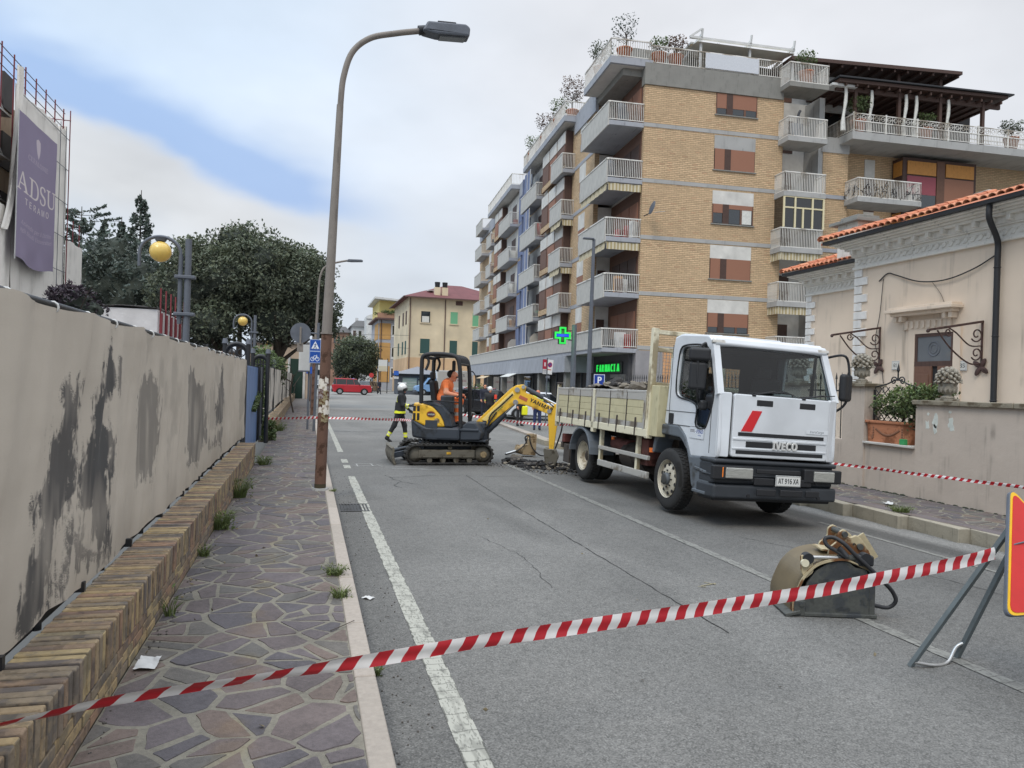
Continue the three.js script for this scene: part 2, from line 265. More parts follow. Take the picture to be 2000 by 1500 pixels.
  const dr = obj('drain_grating', gr, mat('cast_iron', col(70, 70, 70, 1.5), { roughness: 0.7, map: T.dirt, uv: 0.4 })); tag(dr, 'dark iron drain grating in the gutter beside the left white edge line', 'drain');

  // crazy paving: irregular stones, each with its own edges
  const polyClip = (P, nx, ny, d) => { const o = []; for (let i = 0; i < P.length; i++) { const a = P[i], b = P[(i + 1) % P.length], da = a[0] * nx + a[1] * ny - d, db = b[0] * nx + b[1] * ny - d; if (da <= 0) o.push(a); if ((da < 0 && db > 0) || (da > 0 && db < 0)) { const t = da / (da - db); o.push([mix(a[0], b[0], t), mix(a[1], b[1], t)]); } } return o; };
  const area = (P) => { let s = 0; for (let i = 0; i < P.length; i++) { const a = P[i], b = P[(i + 1) % P.length]; s += a[0] * b[1] - b[0] * a[1]; } return s / 2; };
  function cells(x0, x1, z0, z1, size, seed) {
    const r = rng(seed), nx = Math.max(1, Math.round((x1 - x0) / size)), nz = Math.round((z0 - z1) / (size * 0.8)), S = [];
    for (let j = -1; j <= nz; j++) for (let i = -1; i <= nx; i++) { if (r() < 0.1) continue; S.push([x0 + (i + 0.5 + (r() - 0.5) * 1.5 + (j % 2) * 0.4) * (x1 - x0) / nx, z1 + (j + 0.5 + (r() - 0.5) * 1.4) * (z0 - z1) / nz]); if (r() < 0.14) S.push([S.at(-1)[0] + size * 0.4 * (r() - 0.3), S.at(-1)[1] + size * 0.45 * (r() - 0.5)]); }
    const out = [];
    for (const s of S) {
      let P = [[x0, z1], [x1, z1], [x1, z0], [x0, z0]]; const gap = 0.010 + 0.010 * r();
      for (const q of S) { if (q === s) continue; const dx = q[0] - s[0], dz = q[1] - s[1], l = Math.hypot(dx, dz); if (l > size * 4) continue; P = polyClip(P, dx / l, dz / l, (s[0] * dx + s[1] * dz) / l + l / 2 - gap * (0.6 + 0.9 * r())); if (P.length < 3) break; }
      if (P.length < 3 || Math.abs(area(P)) < 0.002) continue;
      const A0 = Math.abs(area(P)); if (A0 > size * size * 0.5 && r() < 0.55) { const a = r() * PI, cx = P.reduce((q, p) => q + p[0], 0) / P.length, cz = P.reduce((q, p) => q + p[1], 0) / P.length, nx = Math.cos(a), nz2 = Math.sin(a), d = cx * nx + cz * nz2 + (r() - 0.5) * size * 0.3, Q1 = polyClip(P, nx, nz2, d - gap * 0.8), Q2 = polyClip(P, -nx, -nz2, -d - gap * 0.8); for (const q of [Q1, Q2]) if (q.length > 2 && Math.abs(area(q)) > 0.002) out.push(q); } else out.push(P);
    }
    return out;
  }
  function stone(P, y, r) {
    let Q = []; for (let i = 0; i < P.length; i++) { const a = P[i], b = P[(i + 1) % P.length], l = Math.hypot(b[0] - a[0], b[1] - a[1]); Q.push(a); const n = Math.min(3, Math.floor(l / 0.09)); for (let k = 1; k <= n; k++) { const t = k / (n + 1), j = (r() - 0.5) * 0.012; Q.push([mix(a[0], b[0], t) + (b[1] - a[1]) / l * j, mix(a[1], b[1], t) - (b[0] - a[0]) / l * j]); } }
    Q = roundPoly(Q, 0.006, 1); if (area(Q) < 0) Q.reverse();
    const cx = Q.reduce((s, p) => s + p[0], 0) / Q.length, cz = Q.reduce((s, p) => s + p[1], 0) / Q.length, h = y + 0.0015 + r() * 0.004, tx = (r() - 0.5) * 0.02, tz = (r() - 0.5) * 0.02, H = (p) => h + (p[0] - cx) * tx + (p[1] - cz) * tz, pos = [];
    const I = Q.map((p) => [mix(p[0], cx, 0.035), mix(p[1], cz, 0.035)]);
    for (let i = 0; i < Q.length; i++) { const k = (i + 1) % Q.length, a = I[i], b = I[k], c = Q[i], d = Q[k]; pos.push(cx, h, cz, b[0], H(b), b[1], a[0], H(a), a[1], a[0], H(a), a[1], b[0], H(b), b[1], d[0], y - 0.004, d[1], a[0], H(a), a[1], d[0], y - 0.004, d[1], c[0], y - 0.004, c[1]); }
    const g = new THREE.BufferGeometry(); g.setAttribute('position', new THREE.Float32BufferAttribute(pos, 3)); g.computeVertexNormals(); return g;
  }
  const tones = [[112, 103, 104], [106, 98, 100], [116, 104, 101], [108, 104, 99], [122, 107, 99], [99, 94, 97], [112, 107, 101], [108, 98, 97]];
  const stoneM = tones.map((t, i) => mat('porphyry_' + 'abcdefgh'[i], col(...t, 1.12), { map: T.stone, bumpMap: T.stone, bumpScale: 0.004, roughness: 0.8, uv: 0.9 }));
  const mortar = mat('paving_mortar', col(158, 152, 137, 1.45), { map: T.stone, bumpMap: T.fineB, bumpScale: 0.004, uv: 0.9 });
  function paving(parent, x0f, x1f, z0, zNear, z1, y, seed, size) {
    const r = rng(seed), C = cells(0, 1, 0, -1, 1, 1) && cells(x0f, x1f, z0, z1, size, seed);
    C.sort((a, b) => b[0][1] - a[0][1]); const far = tones.map(() => []); let n = 0;
    for (const P of C) { const zc = P.reduce((s, p) => s + p[1], 0) / P.length, k = Math.floor(r() * tones.length), g = stone(P, y, r); if (zc > zNear && n < 296) { obj('paving_stone', g, stoneM[k], parent); n++; } else far[k].push(g); }
    far.forEach((a, k) => { if (a.length) { const m = obj('paving_stones', a, stoneM[k], parent); m.userData.kind = 'stuff'; } });
  }
  const left = struct('pavement');
  obj('mortar_bed', bm(-0.96, 0.31, 0.02, 0.12, 4, -46), mortar, left);
  const paveFar = mat('distant_paving', col(140, 132, 126, 1.5), { map: T.cloud, uv: 0.8 });
  obj('far_paving', bm(-0.96, 0.31, 0.02, 0.12, -46, -200), paveFar, left);
  paving(left, -0.955, 0.305, -1.9, -17, -46, 0.12, 77, 0.30);
  // pink limestone kerb blocks on the left
  const kerb = struct('kerb'); const kr = rng(8);
  const kerbM = [[206, 194, 181], [199, 188, 175], [212, 200, 187]].map((c, i) => mat('pink_limestone_' + 'abc'[i], col(...c, 1.5), { map: T.fine, bumpMap: T.fineB, bumpScale: 0.003, uv: 0.6 }));
  for (let z = -0.7, i = 0; z > -60; i++) { const L = 0.95 + kr() * 0.5; obj('kerb_block', rbm(0.311, 0.435, -0.1, 0.124 + kr() * 0.004, z - L + 0.007, z, 0.012), kerbM[Math.floor(kr() * 3)], kerb); z -= L; }
  const kf = obj('far_kerb', bm(0.311, 0.435, -0.1, 0.122, -62, -200), kerbM[0], kerb);
  // right pavement
  const right = struct('pavement');
  obj('mortar_bed', (() => { const s = []; for (let z = -1; z > -23; z -= 1) s.push([kerbX(z) + 0.2, z]); s.push([kerbX(-23) + 0.2, -23], [14, -23], [14, -1]); return new THREE.ExtrudeGeometry(shp(s.map((p) => [p[0], -p[1]])), { depth: 0.2, bevelEnabled: false }).rotateX(-PI / 2).translate(0, -0.12, 0); })(), mortar, right);
  paving(right, 8.9, 10.26, -5.6, -17, -22, 0.08, 99, 0.27);
  const kerb2 = struct('kerb'), k2 = mat('dirty_kerb_stone', col(176, 168, 150, 1.25), { map: T.streak, bumpMap: T.fineB, bumpScale: 0.006, uv: 0.9 });
  for (let z = -3.5; z > -22.8;) { const L = 0.9 + kr() * 0.35, za = z - 0.006, zb = z - L + 0.006, x0 = kerbX((za + zb) / 2); obj('kerb_block', rb(0.2, 0.34, za - zb, 0.014, 0, 0, 0).rotateY(-0.08).translate(x0 + 0.1, -0.085 + (kr() - 0.5) * 0.008, (za + zb) / 2), k2, kerb2); z -= L; }
  // filler between the slanting kerb and the first stones
  obj('kerb_bedding', (() => { const s = []; for (let z = -3; z >= -22.5; z -= 0.75) s.push([kerbX(z) + 0.2, -z]); s.push([8.9, 22.5], [8.9, 3]); return new THREE.ExtrudeGeometry(shp(s), { depth: 0.004, bevelEnabled: false }).rotateX(-PI / 2).translate(0, 0.0805, 0); })(), stoneM[0], right);
  // pale flush kerb of the side street, beyond the digger
  const fl = struct('flush_kerb');
  for (let i = 0; i < 12; i++) { const t0 = i / 12, t1 = (i + 1) / 12 - 0.004, a = [mix(7.9, 9.6, t0), mix(-22.9, -41, t0)], b = [mix(7.9, 9.6, t1), mix(-22.9, -41, t1)]; obj('kerb_block', beam([a[0], -0.07, a[1]], [b[0], -0.07, b[1]], 0.32, 0.09), kerbM[i % 3], fl); }
}

// ---------------------------------------------------------------- left side: brick bench, fabric fence, gate, lamps, scaffold
const brickTones = [[166, 146, 116], [152, 132, 106], [176, 154, 116], [150, 128, 106], [144, 130, 110], [180, 160, 120], [160, 130, 106], [140, 126, 110]];
const brickM = brickTones.map((t, i) => mat('weathered_brick_' + 'abcdefgh'[i], col(...t, 0.98), { map: T.smear, bumpMap: T.fineB, bumpScale: 0.008, uv: 0.62 + 0.07 * i, roughness: 0.9 }));
const brickMortar = mat('old_mortar', col(112, 104, 92, 1.2), { map: T.cloud, uv: 0.7 });
function brickBench(label, z0, z1, seed, many) {
  const t = thing('brick_wall', label, 'low wall'), r = rng(seed);
  obj('mortar_core', bm(-1.262, -0.968, 0.05, 0.515, z1 + 0.01, z0 - 0.01), brickMortar, t);
  const cop = [], run = [];
  for (let z = z0; z > z1 + 0.04;) { const w = 0.058 + r() * 0.006, top = 0.527 + (r() - 0.5) * 0.008; cop.push([z - w / 2, w, top, Math.floor(r() * 8), (r() - 0.5) * 0.006]); z -= w + 0.009; }
  for (let c = 0; c < 3; c++) for (let z = z0 + (c % 2) * 0.13; z > z1 + 0.1; z -= 0.262) run.push([z - 0.126, Math.min(0.252, 0.252), 0.125 + c * 0.064 + 0.028, Math.floor(r() * 8), (r() - 0.5) * 0.006]);
  const far = brickTones.map(() => []);
  const cg = new RoundedBoxGeometry(0.315, 0.212, 0.06, 2, 0.011), rg = new RoundedBoxGeometry(0.05, 0.055, 0.252, 1, 0.006);
  let n = 0; for (const [z, w, top, k, j] of cop) { const g = cg.clone().scale(1, 1, w / 0.06).rotateX((r() - 0.5) * 0.03).translate(-1.115 + j * 1.6, top - 0.106, z); if (many && n < 290) { obj('coping_brick', g, brickM[k], t); n++; } else far[k].push(g); }
  n = 0; for (const [z, L, y, k, j] of run) { if (z - 0.126 < z1) continue; const g = rg.clone().translate(-0.985 + j, y, z); if (many && n < 290) { obj('brick', g, brickM[k], t); n++; } else far[k].push(g); }
  far.forEach((a, k) => { if (a.length) obj('bricks', a, brickM[k], t).userData.kind = 'stuff'; });
  return t;
}
brickBench('long low brick bench wall with upright coping bricks under the nearer fabric fence', 1.0, -15.6, 21, true);
brickBench('far low brick wall with ivy at its end, beyond the blue gate', -21.4, -70, 22, false);

// fence cloth: a printed fabric stretched on a steel fence
{
  const FZ0 = 1.2, FZ1 = -16.55, FY0 = 0.56, FY1 = 2.2, TW = 2048, TH = 512;
  const inkShapes = {
    t1: [[-5.10, 1.96], [-5.33, 2.03], [-5.65, 1.98], [-5.63, 1.80], [-5.40, 1.65], [-5.42, 1.26], [-5.42, 0.93], [-5.65, 0.53], [-5.38, 0.63], [-4.93, 0.98], [-4.70, 1.17], [-4.90, 1.32], [-5.05, 1.46], [-5.11, 1.74]],
    l1: [[-4.65, 1.79], [-4.78, 1.69], [-4.78, 1.51], [-4.68, 1.34], [-4.73, 1.16], [-4.53, 1.03], [-4.46, 0.88], [-4.34, 0.77], [-4.34, 0.54], [-4.02, 0.52], [-3.98, 0.84], [-4.13, 0.95], [-4.17, 1.20], [-4.41, 1.37], [-4.48, 1.59]],
    l2: [[-4.33, 1.59], [-4.38, 1.56], [-4.26, 1.47], [-4.16, 1.48]], l3: [[-4.44, 1.10], [-4.52, 1.08], [-4.59, 0.79], [-4.66, 0.60], [-4.51, 0.67]],
    l4: [[-4.61, 1.07], [-5.00, 0.81], [-5.43, 0.66], [-5.64, 0.52], [-5.19, 0.61], [-4.86, 0.66], [-4.67, 0.83]],
    t2: [[-6.38, 1.78], [-6.72, 1.87], [-7.17, 1.78], [-7.31, 1.34], [-7.09, 1.08], [-6.98, 0.94], [-6.51, 0.99], [-6.42, 1.24], [-6.28, 1.37], [-6.34, 1.56]], t2b: [[-7.03, 1.22], [-7.16, 1.08], [-7.07, 0.64], [-7.02, 0.69]],
    t3: [[-8.99, 1.91], [-9.29, 1.98], [-9.50, 1.77], [-10.00, 1.73], [-10.50, 1.46], [-10.60, 1.05], [-10.06, 0.83], [-9.06, 0.80], [-8.93, 1.11], [-9.01, 1.45]],
    bd: [[-10.67, 1.63], [-11.33, 1.76], [-11.55, 1.13], [-10.81, 1.07]], t4: [[-12.32, 2.02], [-12.53, 1.79], [-12.56, 1.14], [-11.36, 1.12], [-11.60, 1.65], [-11.95, 1.83]],
    ln: [[-10.67, 0.94], [-12.58, 1.06], [-12.63, 0.90], [-12.27, 0.60], [-11.82, 0.80], [-10.70, 0.83]], s5: [[-15.48, 1.89], [-16.50, 1.79], [-16.44, 1.25], [-15.33, 0.99], [-14.79, 1.31]],
  };
  const dark = { t1: 1, l1: 0.95, l2: 0.75, l3: 0.85, l4: 0.8, t2: 0.62, t2b: 0.5, t3: 0.72, bd: 0.25, t4: 0.85, ln: 0.65, s5: 0.3 };
  const ux = (z) => (FZ0 - z) / (FZ0 - FZ1), vy = (y) => (y - FY0) / (FY1 - FY0);
  const inside = (P, x, y) => { let c = false; for (let i = 0, j = P.length - 1; i < P.length; j = i++) if ((P[i][1] > y) !== (P[j][1] > y) && x < (P[j][0] - P[i][0]) * (y - P[i][1]) / (P[j][1] - P[i][1]) + P[i][0]) c = !c; return c; };
  const mask = new Float32Array(TW * TH);
  for (const k in inkShapes) {
    const P = inkShapes[k], zs = P.map((p) => p[0]), ys = P.map((p) => p[1]), i0 = Math.floor((ux(Math.max(...zs)) - 0.02) * TW), i1 = Math.ceil((ux(Math.min(...zs)) + 0.02) * TW), j0 = Math.floor((vy(Math.min(...ys)) - 0.08) * TH), j1 = Math.ceil((vy(Math.max(...ys)) + 0.08) * TH);
    for (let j = Math.max(0, j0); j < Math.min(TH, j1); j++) for (let i = Math.max(0, i0); i < Math.min(TW, i1); i++) {
      const z = FZ0 - i / TW * (FZ0 - FZ1), y = FY0 + j / TH * (FY1 - FY0), wz = (fbm3(z * 5, y * 5, 2, 3) - 0.5) * 0.34, wy = (fbm3(z * 4, y * 4, 9, 3) - 0.5) * 0.2;
      let av = 0; for (let q = 0; q < 6; q++) { const a = q * 1.05, h = 0.05 + 0.05 * hash3(i, j, q); if (inside(P, z + wz + Math.cos(a) * h * 1.6, y + wy + Math.sin(a) * h)) av += 1 / 6; } if (av < 0.02) continue;
      const st = fbm3(z * 16, y * 3.2, 4, 4, 0.6), sp2 = fbm3(z * 40, y * 30, 6, 2), v = dark[k] * sstep(0.36, 0.62, av * 0.98 + (st - 0.5) * 1.3 + 0.34 * (sp2 - 0.5) + (dark[k] > 0.8 ? 0.06 : 0));
      mask[j * TW + i] = Math.max(mask[j * TW + i], v * clamp(0.35 + 1.2 * fbm3(z * 9, y * 2.2, 21, 3), 0, 1));
    }
  }
  const print = tex(TW, TH, (u, v, i, j) => {
    const z = FZ0 - u * (FZ0 - FZ1), y = FY0 + v * (FY1 - FY0), m = mask[j * TW + i];
    const haze = sstep(0.62, 0.75, fbm3(z * 3, y * 2.2, 12, 4)) * 0.18, weave = 0.03 * (hash3(i, j, 8) - 0.5), c = 1 + 0.14 * (fbm3(z * 0.8, y * 0.9, 3, 4) - 0.5) + weave, dirtyFoot = 1 - 0.14 * sstep(0.3, 0, v) * fbm3(z * 3, y, 5, 3) * 2;
    const b = [0.50 * c, 0.452 * c, 0.385 * c], k = Math.max(m * 0.95, haze);
    return [mix(b[0], 0.055, k) * dirtyFoot, mix(b[1], 0.055, k) * dirtyFoot, mix(b[2], 0.058, k) * dirtyFoot];
  });
  print.wrapS = print.wrapT = THREE.ClampToEdgeWrapping;
  const cr = T.crease.clone(); cr.repeat.set(5, 0.8); cr.needsUpdate = true;
  const cloth = mat('printed_mesh_cloth', new THREE.Color(1, 1, 1), { map: print, roughness: 0.95, side: THREE.DoubleSide, bumpMap: cr, bumpScale: 0.03 });
  function sheetGeo(z0, z1, y0, y1, x, nz, ny, seed, scal = 1) {
    const g = new THREE.PlaneGeometry(1, 1, nz, ny), p = g.attributes.position, n = nz + 1;
    for (let i = 0; i < p.count; i++) {
      const u = p.getX(i) + 0.5, v = p.getY(i) + 0.5, z = mix(z0, z1, u);
      const hang = Math.abs(Math.sin(z * PI / 1.24)), top = -0.028 * hang * scal, bot = 0.07 * (fbm3(z * 0.7, 0, seed, 3) - 0.5) + 0.02 * hang;
      const y = mix(y0 + bot, y1 + top, v);
      const fold = 0.06 * (fbm3(z * 1.1, y * 0.8, seed, 4) - 0.5) + 0.042 * (fbm3(z * 4.2 + y, y * 0.55, seed + 3, 3) - 0.5) + 0.018 * Math.pow(Math.abs(Math.cos(z * PI / 1.24)), 6) * v;
      p.setXYZ(i, x + fold * 1.5, y, z);
    }
    g.computeVertexNormals(); return g;
  }
  const f = thing('fabric_fence', 'long beige fabric fence nearest the camera, printed with dark ink trees, above the brick bench', 'fence');
  const c = mesh('printed_cloth', sheetGeo(FZ0, FZ1, FY0, FY1, -1.27, 420, 36, 5), cloth); f.add(c);
  obj('top_rail', bar([-1.3, 2.19, 1.3], [-1.3, 2.19, -16.55], 0.022), K.darkMetal, f);
  obj('bottom_rail', bm(-1.37, -1.33, 0.5, 0.72, -16.55, 1.3), K.darkMetal, f);
  for (let z = 0.6; z > -16.6; z -= 1.24) obj('post', bar([-1.32, 0.5, z], [-1.32, 2.2, z], 0.025), K.darkMetal, f);
  for (let z = -2.5; z > -16.5; z -= 1.24) obj('foot_plate', bm(-1.31, -1.255, 0.525, 0.585, z - 0.018, z + 0.018), K.darkMetal, f);
  for (let z = 0; z > -16.5; z -= 0.62) obj('cable_tie', new THREE.TorusGeometry(0.03, 0.006, 5, 10).translate(-1.285, 2.175, z), K.white, f);
  // second stretch beyond the gate
  const f2 = thing('fabric_fence', 'far fabric fence with dark vertical streaks, beyond the blue gate panel', 'fence');
  const streaky = tex(1024, 256, (u, v, i, j) => { const z = u * 48, y = v * 1.6, st = sstep(0.56, 0.7, fbm3(z * 1.4, y * 0.5, 3, 4)), c2 = 1 + 0.15 * (fbm3(z, y, 6, 4) - 0.5); return [mix(0.50 * c2, 0.09, st * 0.75), mix(0.465 * c2, 0.09, st * 0.75), mix(0.415 * c2, 0.09, st * 0.75)]; });
  streaky.wrapS = streaky.wrapT = THREE.ClampToEdgeWrapping;
  f2.add(mesh('printed_cloth', sheetGeo(-21.6, -70, 0.62, 2.18, -1.27, 300, 16, 15), mat('streaked_cloth', new THREE.Color(1, 1, 1), { map: streaky, roughness: 0.95, side: THREE.DoubleSide })));
  obj('top_rail', bar([-1.31, 2.17, -21.6], [-1.31, 2.17, -70], 0.02, 6), K.darkMetal, f2);
  for (const z of [-21.7, -30, -40, -48, -56, -70]) obj('post', bar([-1.25, 0.5, z], [-1.25, 2.22, z], 0.035, 6), K.darkMetal, f2);
}
// blue gate leaf, its pipe and the iron arch behind
{
  const blue = mat('blue_gate_paint', col(92, 118, 160, 0.75), { map: T.cloud, uv: 0.9, roughness: 0.55 });
  const g = thing('gate_panel', 'flat blue steel gate panel between the two fabric fences', 'gate');
  obj('panel', rbm(-1.33, -1.27, 0.14, 2.08, -20.8, -17.0, 0.01), blue, g);
  obj('frame', [rbm(-1.36, -1.25, 0.12, 2.12, -21.0, -20.8, 0.01), rbm(-1.36, -1.26, 0.12, 2.1, -17.0, -16.85, 0.01)], K.darkMetal, g);
  tag(obj('drain_pipe', tube([[-1.2, 0.15, -20.9], [-1.2, 1.2, -20.95], [-1.22, 2.1, -21.1]], 0.045, 12), K.greyPost), 'thin bluish pipe standing beside the blue gate panel', 'pipe');
  const a = thing('iron_gate', 'arched wrought iron gate tops showing above the fabric fence left of the blue panel', 'gate');
  const leaf = (x0, x1, hy, z) => {
    const w = x1 - x0, m = (x0 + x1) / 2, pts = []; for (let i = 0; i <= 14; i++) { const t = PI - PI * i / 14; pts.push([m + Math.cos(t) * w / 2, hy + Math.sin(t) * w / 2, z]); }
    obj('arch', tube(pts, 0.05, 28, 8), K.darkMetal, a);
    const inn = pts.map((p) => [m + (p[0] - m) * 0.8, hy + (p[1] - hy) * 0.8, z]); obj('inner_arch', tube(inn, 0.02, 28, 6), K.darkMetal, a);
    for (const k of [-0.5, -0.25, 0, 0.25, 0.5]) obj('bar', bar([m + k * w * 0.8, 0.6, z], [m + k * w * 0.8, hy + Math.sqrt(Math.max(0, 0.16 - k * k * 0.64)) * w * 0.95, z], 0.018, 6), K.darkMetal, a);
    for (const k of [-0.2, 0.2]) obj('scroll', new THREE.TorusGeometry(0.09, 0.014, 6, 16).translate(m + k * w, hy + 0.05, z), K.darkMetal, a);
    for (const x of [x0, x1]) { obj('post', bar([x, 0.1, z], [x, hy + 0.28, z], 0.055, 10), K.darkMetal, a); obj('finial', cy(0.075, 0.05, 0.12, x, hy + 0.32, z), K.greyPost, a); }
  };
  leaf(-1.93, -1.40, 2.36, -19); leaf(-1.40, -1.02, 2.2, -20.6);
  // bits of a barrier glimpsed over the fence
  const br = thing('striped_barrier', 'red and white striped barrier boards behind the fence, left of the iron arch', 'barrier');
  const stripe = canvas(256, 32, (x) => { x.fillStyle = '#e8e4de'; x.fillRect(0, 0, 256, 32); x.fillStyle = '#b8302a'; for (let i = -1; i < 12; i++) { x.beginPath(); x.moveTo(i * 26, 32); x.lineTo(i * 26 + 13, 32); x.lineTo(i * 26 + 26, 0); x.lineTo(i * 26 + 13, 0); x.fill(); } });
  const bmtl = mat('striped_board', new THREE.Color(1, 1, 1), { map: stripe });
  for (const y of [2.52, 2.7]) { const m = mesh('board', fin(bx(3.2, 0.12, 0.03, 0, 0, 0)), bmtl); m.position.set(-4.6, y, -30); br.add(m); }
  obj('post', [bar([-6.1, 0, -30.05], [-6.1, 2.8, -30.05], 0.03), bar([-3.1, 0, -30.05], [-3.1, 2.8, -30.05], 0.03)], K.greyPost, br);
}
// yellow globe lamps
function globeLamp(x, z, label) {
  const t = thing('globe_lamp', label, 'lamp post', [x, 0, z], 0, 'globe lamp posts along the garden');
  const r = 0.18;
  obj('post', cy(0.062, 0.055, 4.2, 0.12, 2.12, 0, 12), K.greyPost, t);
  obj('side_tube', cy(0.038, 0.038, 1.2, 0.0, 3.33, 0, 10), K.greyPost, t);
  const pts = []; for (let i = 0; i <= 16; i++) { const a = PI * i / 16; pts.push([-0.33 + Math.cos(a) * 0.33, 3.93 + Math.sin(a) * 0.30, 0]); } pts.push([-0.66, 3.7, 0]);
  obj('arm', tube(pts, 0.03, 40, 8), K.greyPost, t);
  for (const y of [2.9, 3.55]) obj('clamp', rb(0.34, 0.06, 0.16, 0.015, 0.08, y, 0), K.greyPost, t);
  obj('lamp_cap', cy(0.08, 0.11, 0.06, -0.33, 4.2 - 0.02, 0), K.greyPost, t);
  obj('lamp_globe', sp(r, -0.33, 3.97, 0, 1, 1, 1, 24, 16), mat('yellow_acrylic', col(216, 180, 96, 0.68), { roughness: 0.3, clearcoat: 0.4, transmission: 0.25, thickness: 0 }), t);
  return t;
}
globeLamp(-2.2, -14.1, 'nearest lamp post with a large yellow globe under a curved arm, beside the tall conifer');
globeLamp(-2.15, -30.5, 'second lamp post with yellow globe, above the iron arch gate');
globeLamp(-2.15, -50, 'farthest small lamp post with yellow globe, right behind the second one');

// scaffolded building wrapped in netting, with a purple banner
{
  const b = thing('scaffolded_building', 'tall building wrapped in pale grey scaffold netting with torn upper corner, at the left edge', 'building');
  const net = mat('scaffold_netting', col(206, 203, 197, 0.72), { map: T.streak, roughness: 0.95, uv: 5, side: THREE.DoubleSide, bumpMap: T.fineB, bumpScale: 0.01 }), red = mat('red_scaffold_tube', col(110, 44, 50, 0.8), { roughness: 0.6 }), inner = mat('dark_wall', col(64, 62, 62, 0.8), { map: T.cloud, uv: 3 });
  obj('wall', bm(-24, -15.2, 0, 15.4, -48.6, -30), mat('old_facade', col(150, 132, 112, 0.8), { map: T.streak, uv: 4 }), b);
  obj('window', [2, 3, 4, 5].flatMap((k) => [bm(-15.21, -15.1, k * 3, k * 3 + 1.8, -40.2, -39), bm(-15.21, -15.1, k * 3, k * 3 + 1.8, -44, -42.8)]), inner, b);
  const sheet = (z0, z1, y0, y1, x, seed, topJag = 0) => { const g = new THREE.PlaneGeometry(1, 1, 40, 44), p = g.attributes.position; for (let i = 0; i < p.count; i++) { const u = p.getX(i) + 0.5, v = p.getY(i) + 0.5, z = mix(z0, z1, u), y = mix(y0, y1 + topJag * (fbm3(z * 1.4, 0, seed, 3) - 0.6), v); p.setXYZ(i, x + 0.16 * (fbm3(z * 0.9, y * 0.4, seed, 4) - 0.5) + 0.05 * Math.cos(z * 3.6), y, z); } g.computeVertexNormals(); return g; };
  obj('netting', sheet(-41.3, -49.1, 5.0, 15.9, -14.05, 3, 0.8), net, b); obj('netting', sheet(-37.5, -41.3, 4.2, 9.6, -14.05, 8, 0.8), net, b);
  for (const y of [5.6, 7.6, 9.6, 11.6, 13.6, 15.4]) obj('ledger', bar([-13.93, y, -41.4], [-13.93, y, -49.2], 0.02, 5), K.greyPost, b); for (const z of [-47.6, -48.6]) obj('netting_seam', bar([-13.92, 5, z], [-13.92, 16, z], 0.02, 5), K.greyPost, b);
  // torn strip hanging down at the corner of the opening
  obj('torn_netting', (() => { const g = new THREE.PlaneGeometry(1, 1, 8, 30), p = g.attributes.position; for (let i = 0; i < p.count; i++) { const u = p.getX(i) + 0.5, v = p.getY(i) + 0.5, y = mix(8.4, 16.6, v), w = 0.55 + 0.2 * Math.sin(v * 9), z = -40.6 - u * w - 0.5 * v; p.setXYZ(i, -13.9 + 0.12 * Math.sin(u * 9 + v * 3), y, z + 1.1 * Math.pow(1 - v, 3)); } g.computeVertexNormals(); return g; })(), net, b);
  obj('netting', (() => { const g = new THREE.PlaneGeometry(1, 1, 10, 40), p = g.attributes.position; for (let i = 0; i < p.count; i++) { const u = p.getX(i) + 0.5, v = p.getY(i) + 0.5, y = mix(4, 16.2, v); p.setXYZ(i, mix(-14.05, -16.2, u) + 0.1 * (fbm3(u * 3, y * 0.5, 5, 3) - 0.5), y, -49.1 - 0.25 * Math.sin(u * PI) * (0.5 + 0.5 * noise3(y, 1, 1))); } g.computeVertexNormals(); return g; })(), net, b);
  obj('lower_netting', [sheet(-49.2, -52.6, 4, 9.6, -14, 12, 0.2)], net, b);
  for (let z = -38.5; z > -50; z -= 1.52) obj('scaffold_tube', bar([-14.25, 0, z], [-14.25, 17.2, z], 0.035, 6), red, b);
  for (const y of [16.1, 16.6, 17.0]) obj('guard_rail', bar([-14.25, y, -37], [-14.25, y, -49.4], 0.022, 5), K.darkMetal, b);
  obj('guard_rail', [bar([-13.9, 16.6, -49.3], [-16.5, 16.6, -49.3], 0.028, 5), bar([-13.95, 0, -49.35], [-13.95, 17.2, -49.35], 0.03, 6), bar([-14.1, 0, -52.3], [-14.1, 11, -52.3], 0.03, 6), bar([-14.1, 0, -51], [-14.1, 11, -51], 0.03, 6)], red, b);
  for (const y of [9.8, 11.9, 14.0]) { obj('walkway', bm(-15.1, -14.2, y, y + 0.08, -41.2, -36), K.steel, b); obj('brace', bar([-14.4, y + 0.1, -41], [-14.4, y + 2, -38.2], 0.03, 5), K.steel, b); }
  obj('timber', [bm(-14.4, -14.1, 5.2, 5.4, -48.6, -41.6), bm(-14.3, -14.1, 4.4, 6.4, -44, -43.8), bm(-14.3, -14.1, 4.4, 6.6, -42.6, -42.4)], mat('yellowish_timber', col(150, 118, 70, 0.8)), b);
  // the banner
  const ban = canvas(512, 1024, (x, w, h) => {
    x.fillStyle = '#8b8199'; x.fillRect(0, 0, w, h); x.fillStyle = 'rgba(214,204,206,0.72)'; x.strokeStyle = x.fillStyle;
    x.beginPath(); x.moveTo(236, 100); x.lineTo(262, 84); x.lineTo(288, 100); x.quadraticCurveTo(296, 180, 262, 230); x.quadraticCurveTo(230, 180, 236, 100); x.fill();
    x.textAlign = 'center'; x.fillStyle = 'rgba(206,197,203,0.5)'; x.font = '48px serif'; x.fillText('CEFALONIE', 262, 284); x.fillStyle = 'rgba(222,212,208,0.85)'; x.font = '190px serif'; x.fillText('ADSU', 262, 540); x.font = '62px sans-serif'; x.save(); x.fillText('T E R A M O', 262, 620); x.restore();
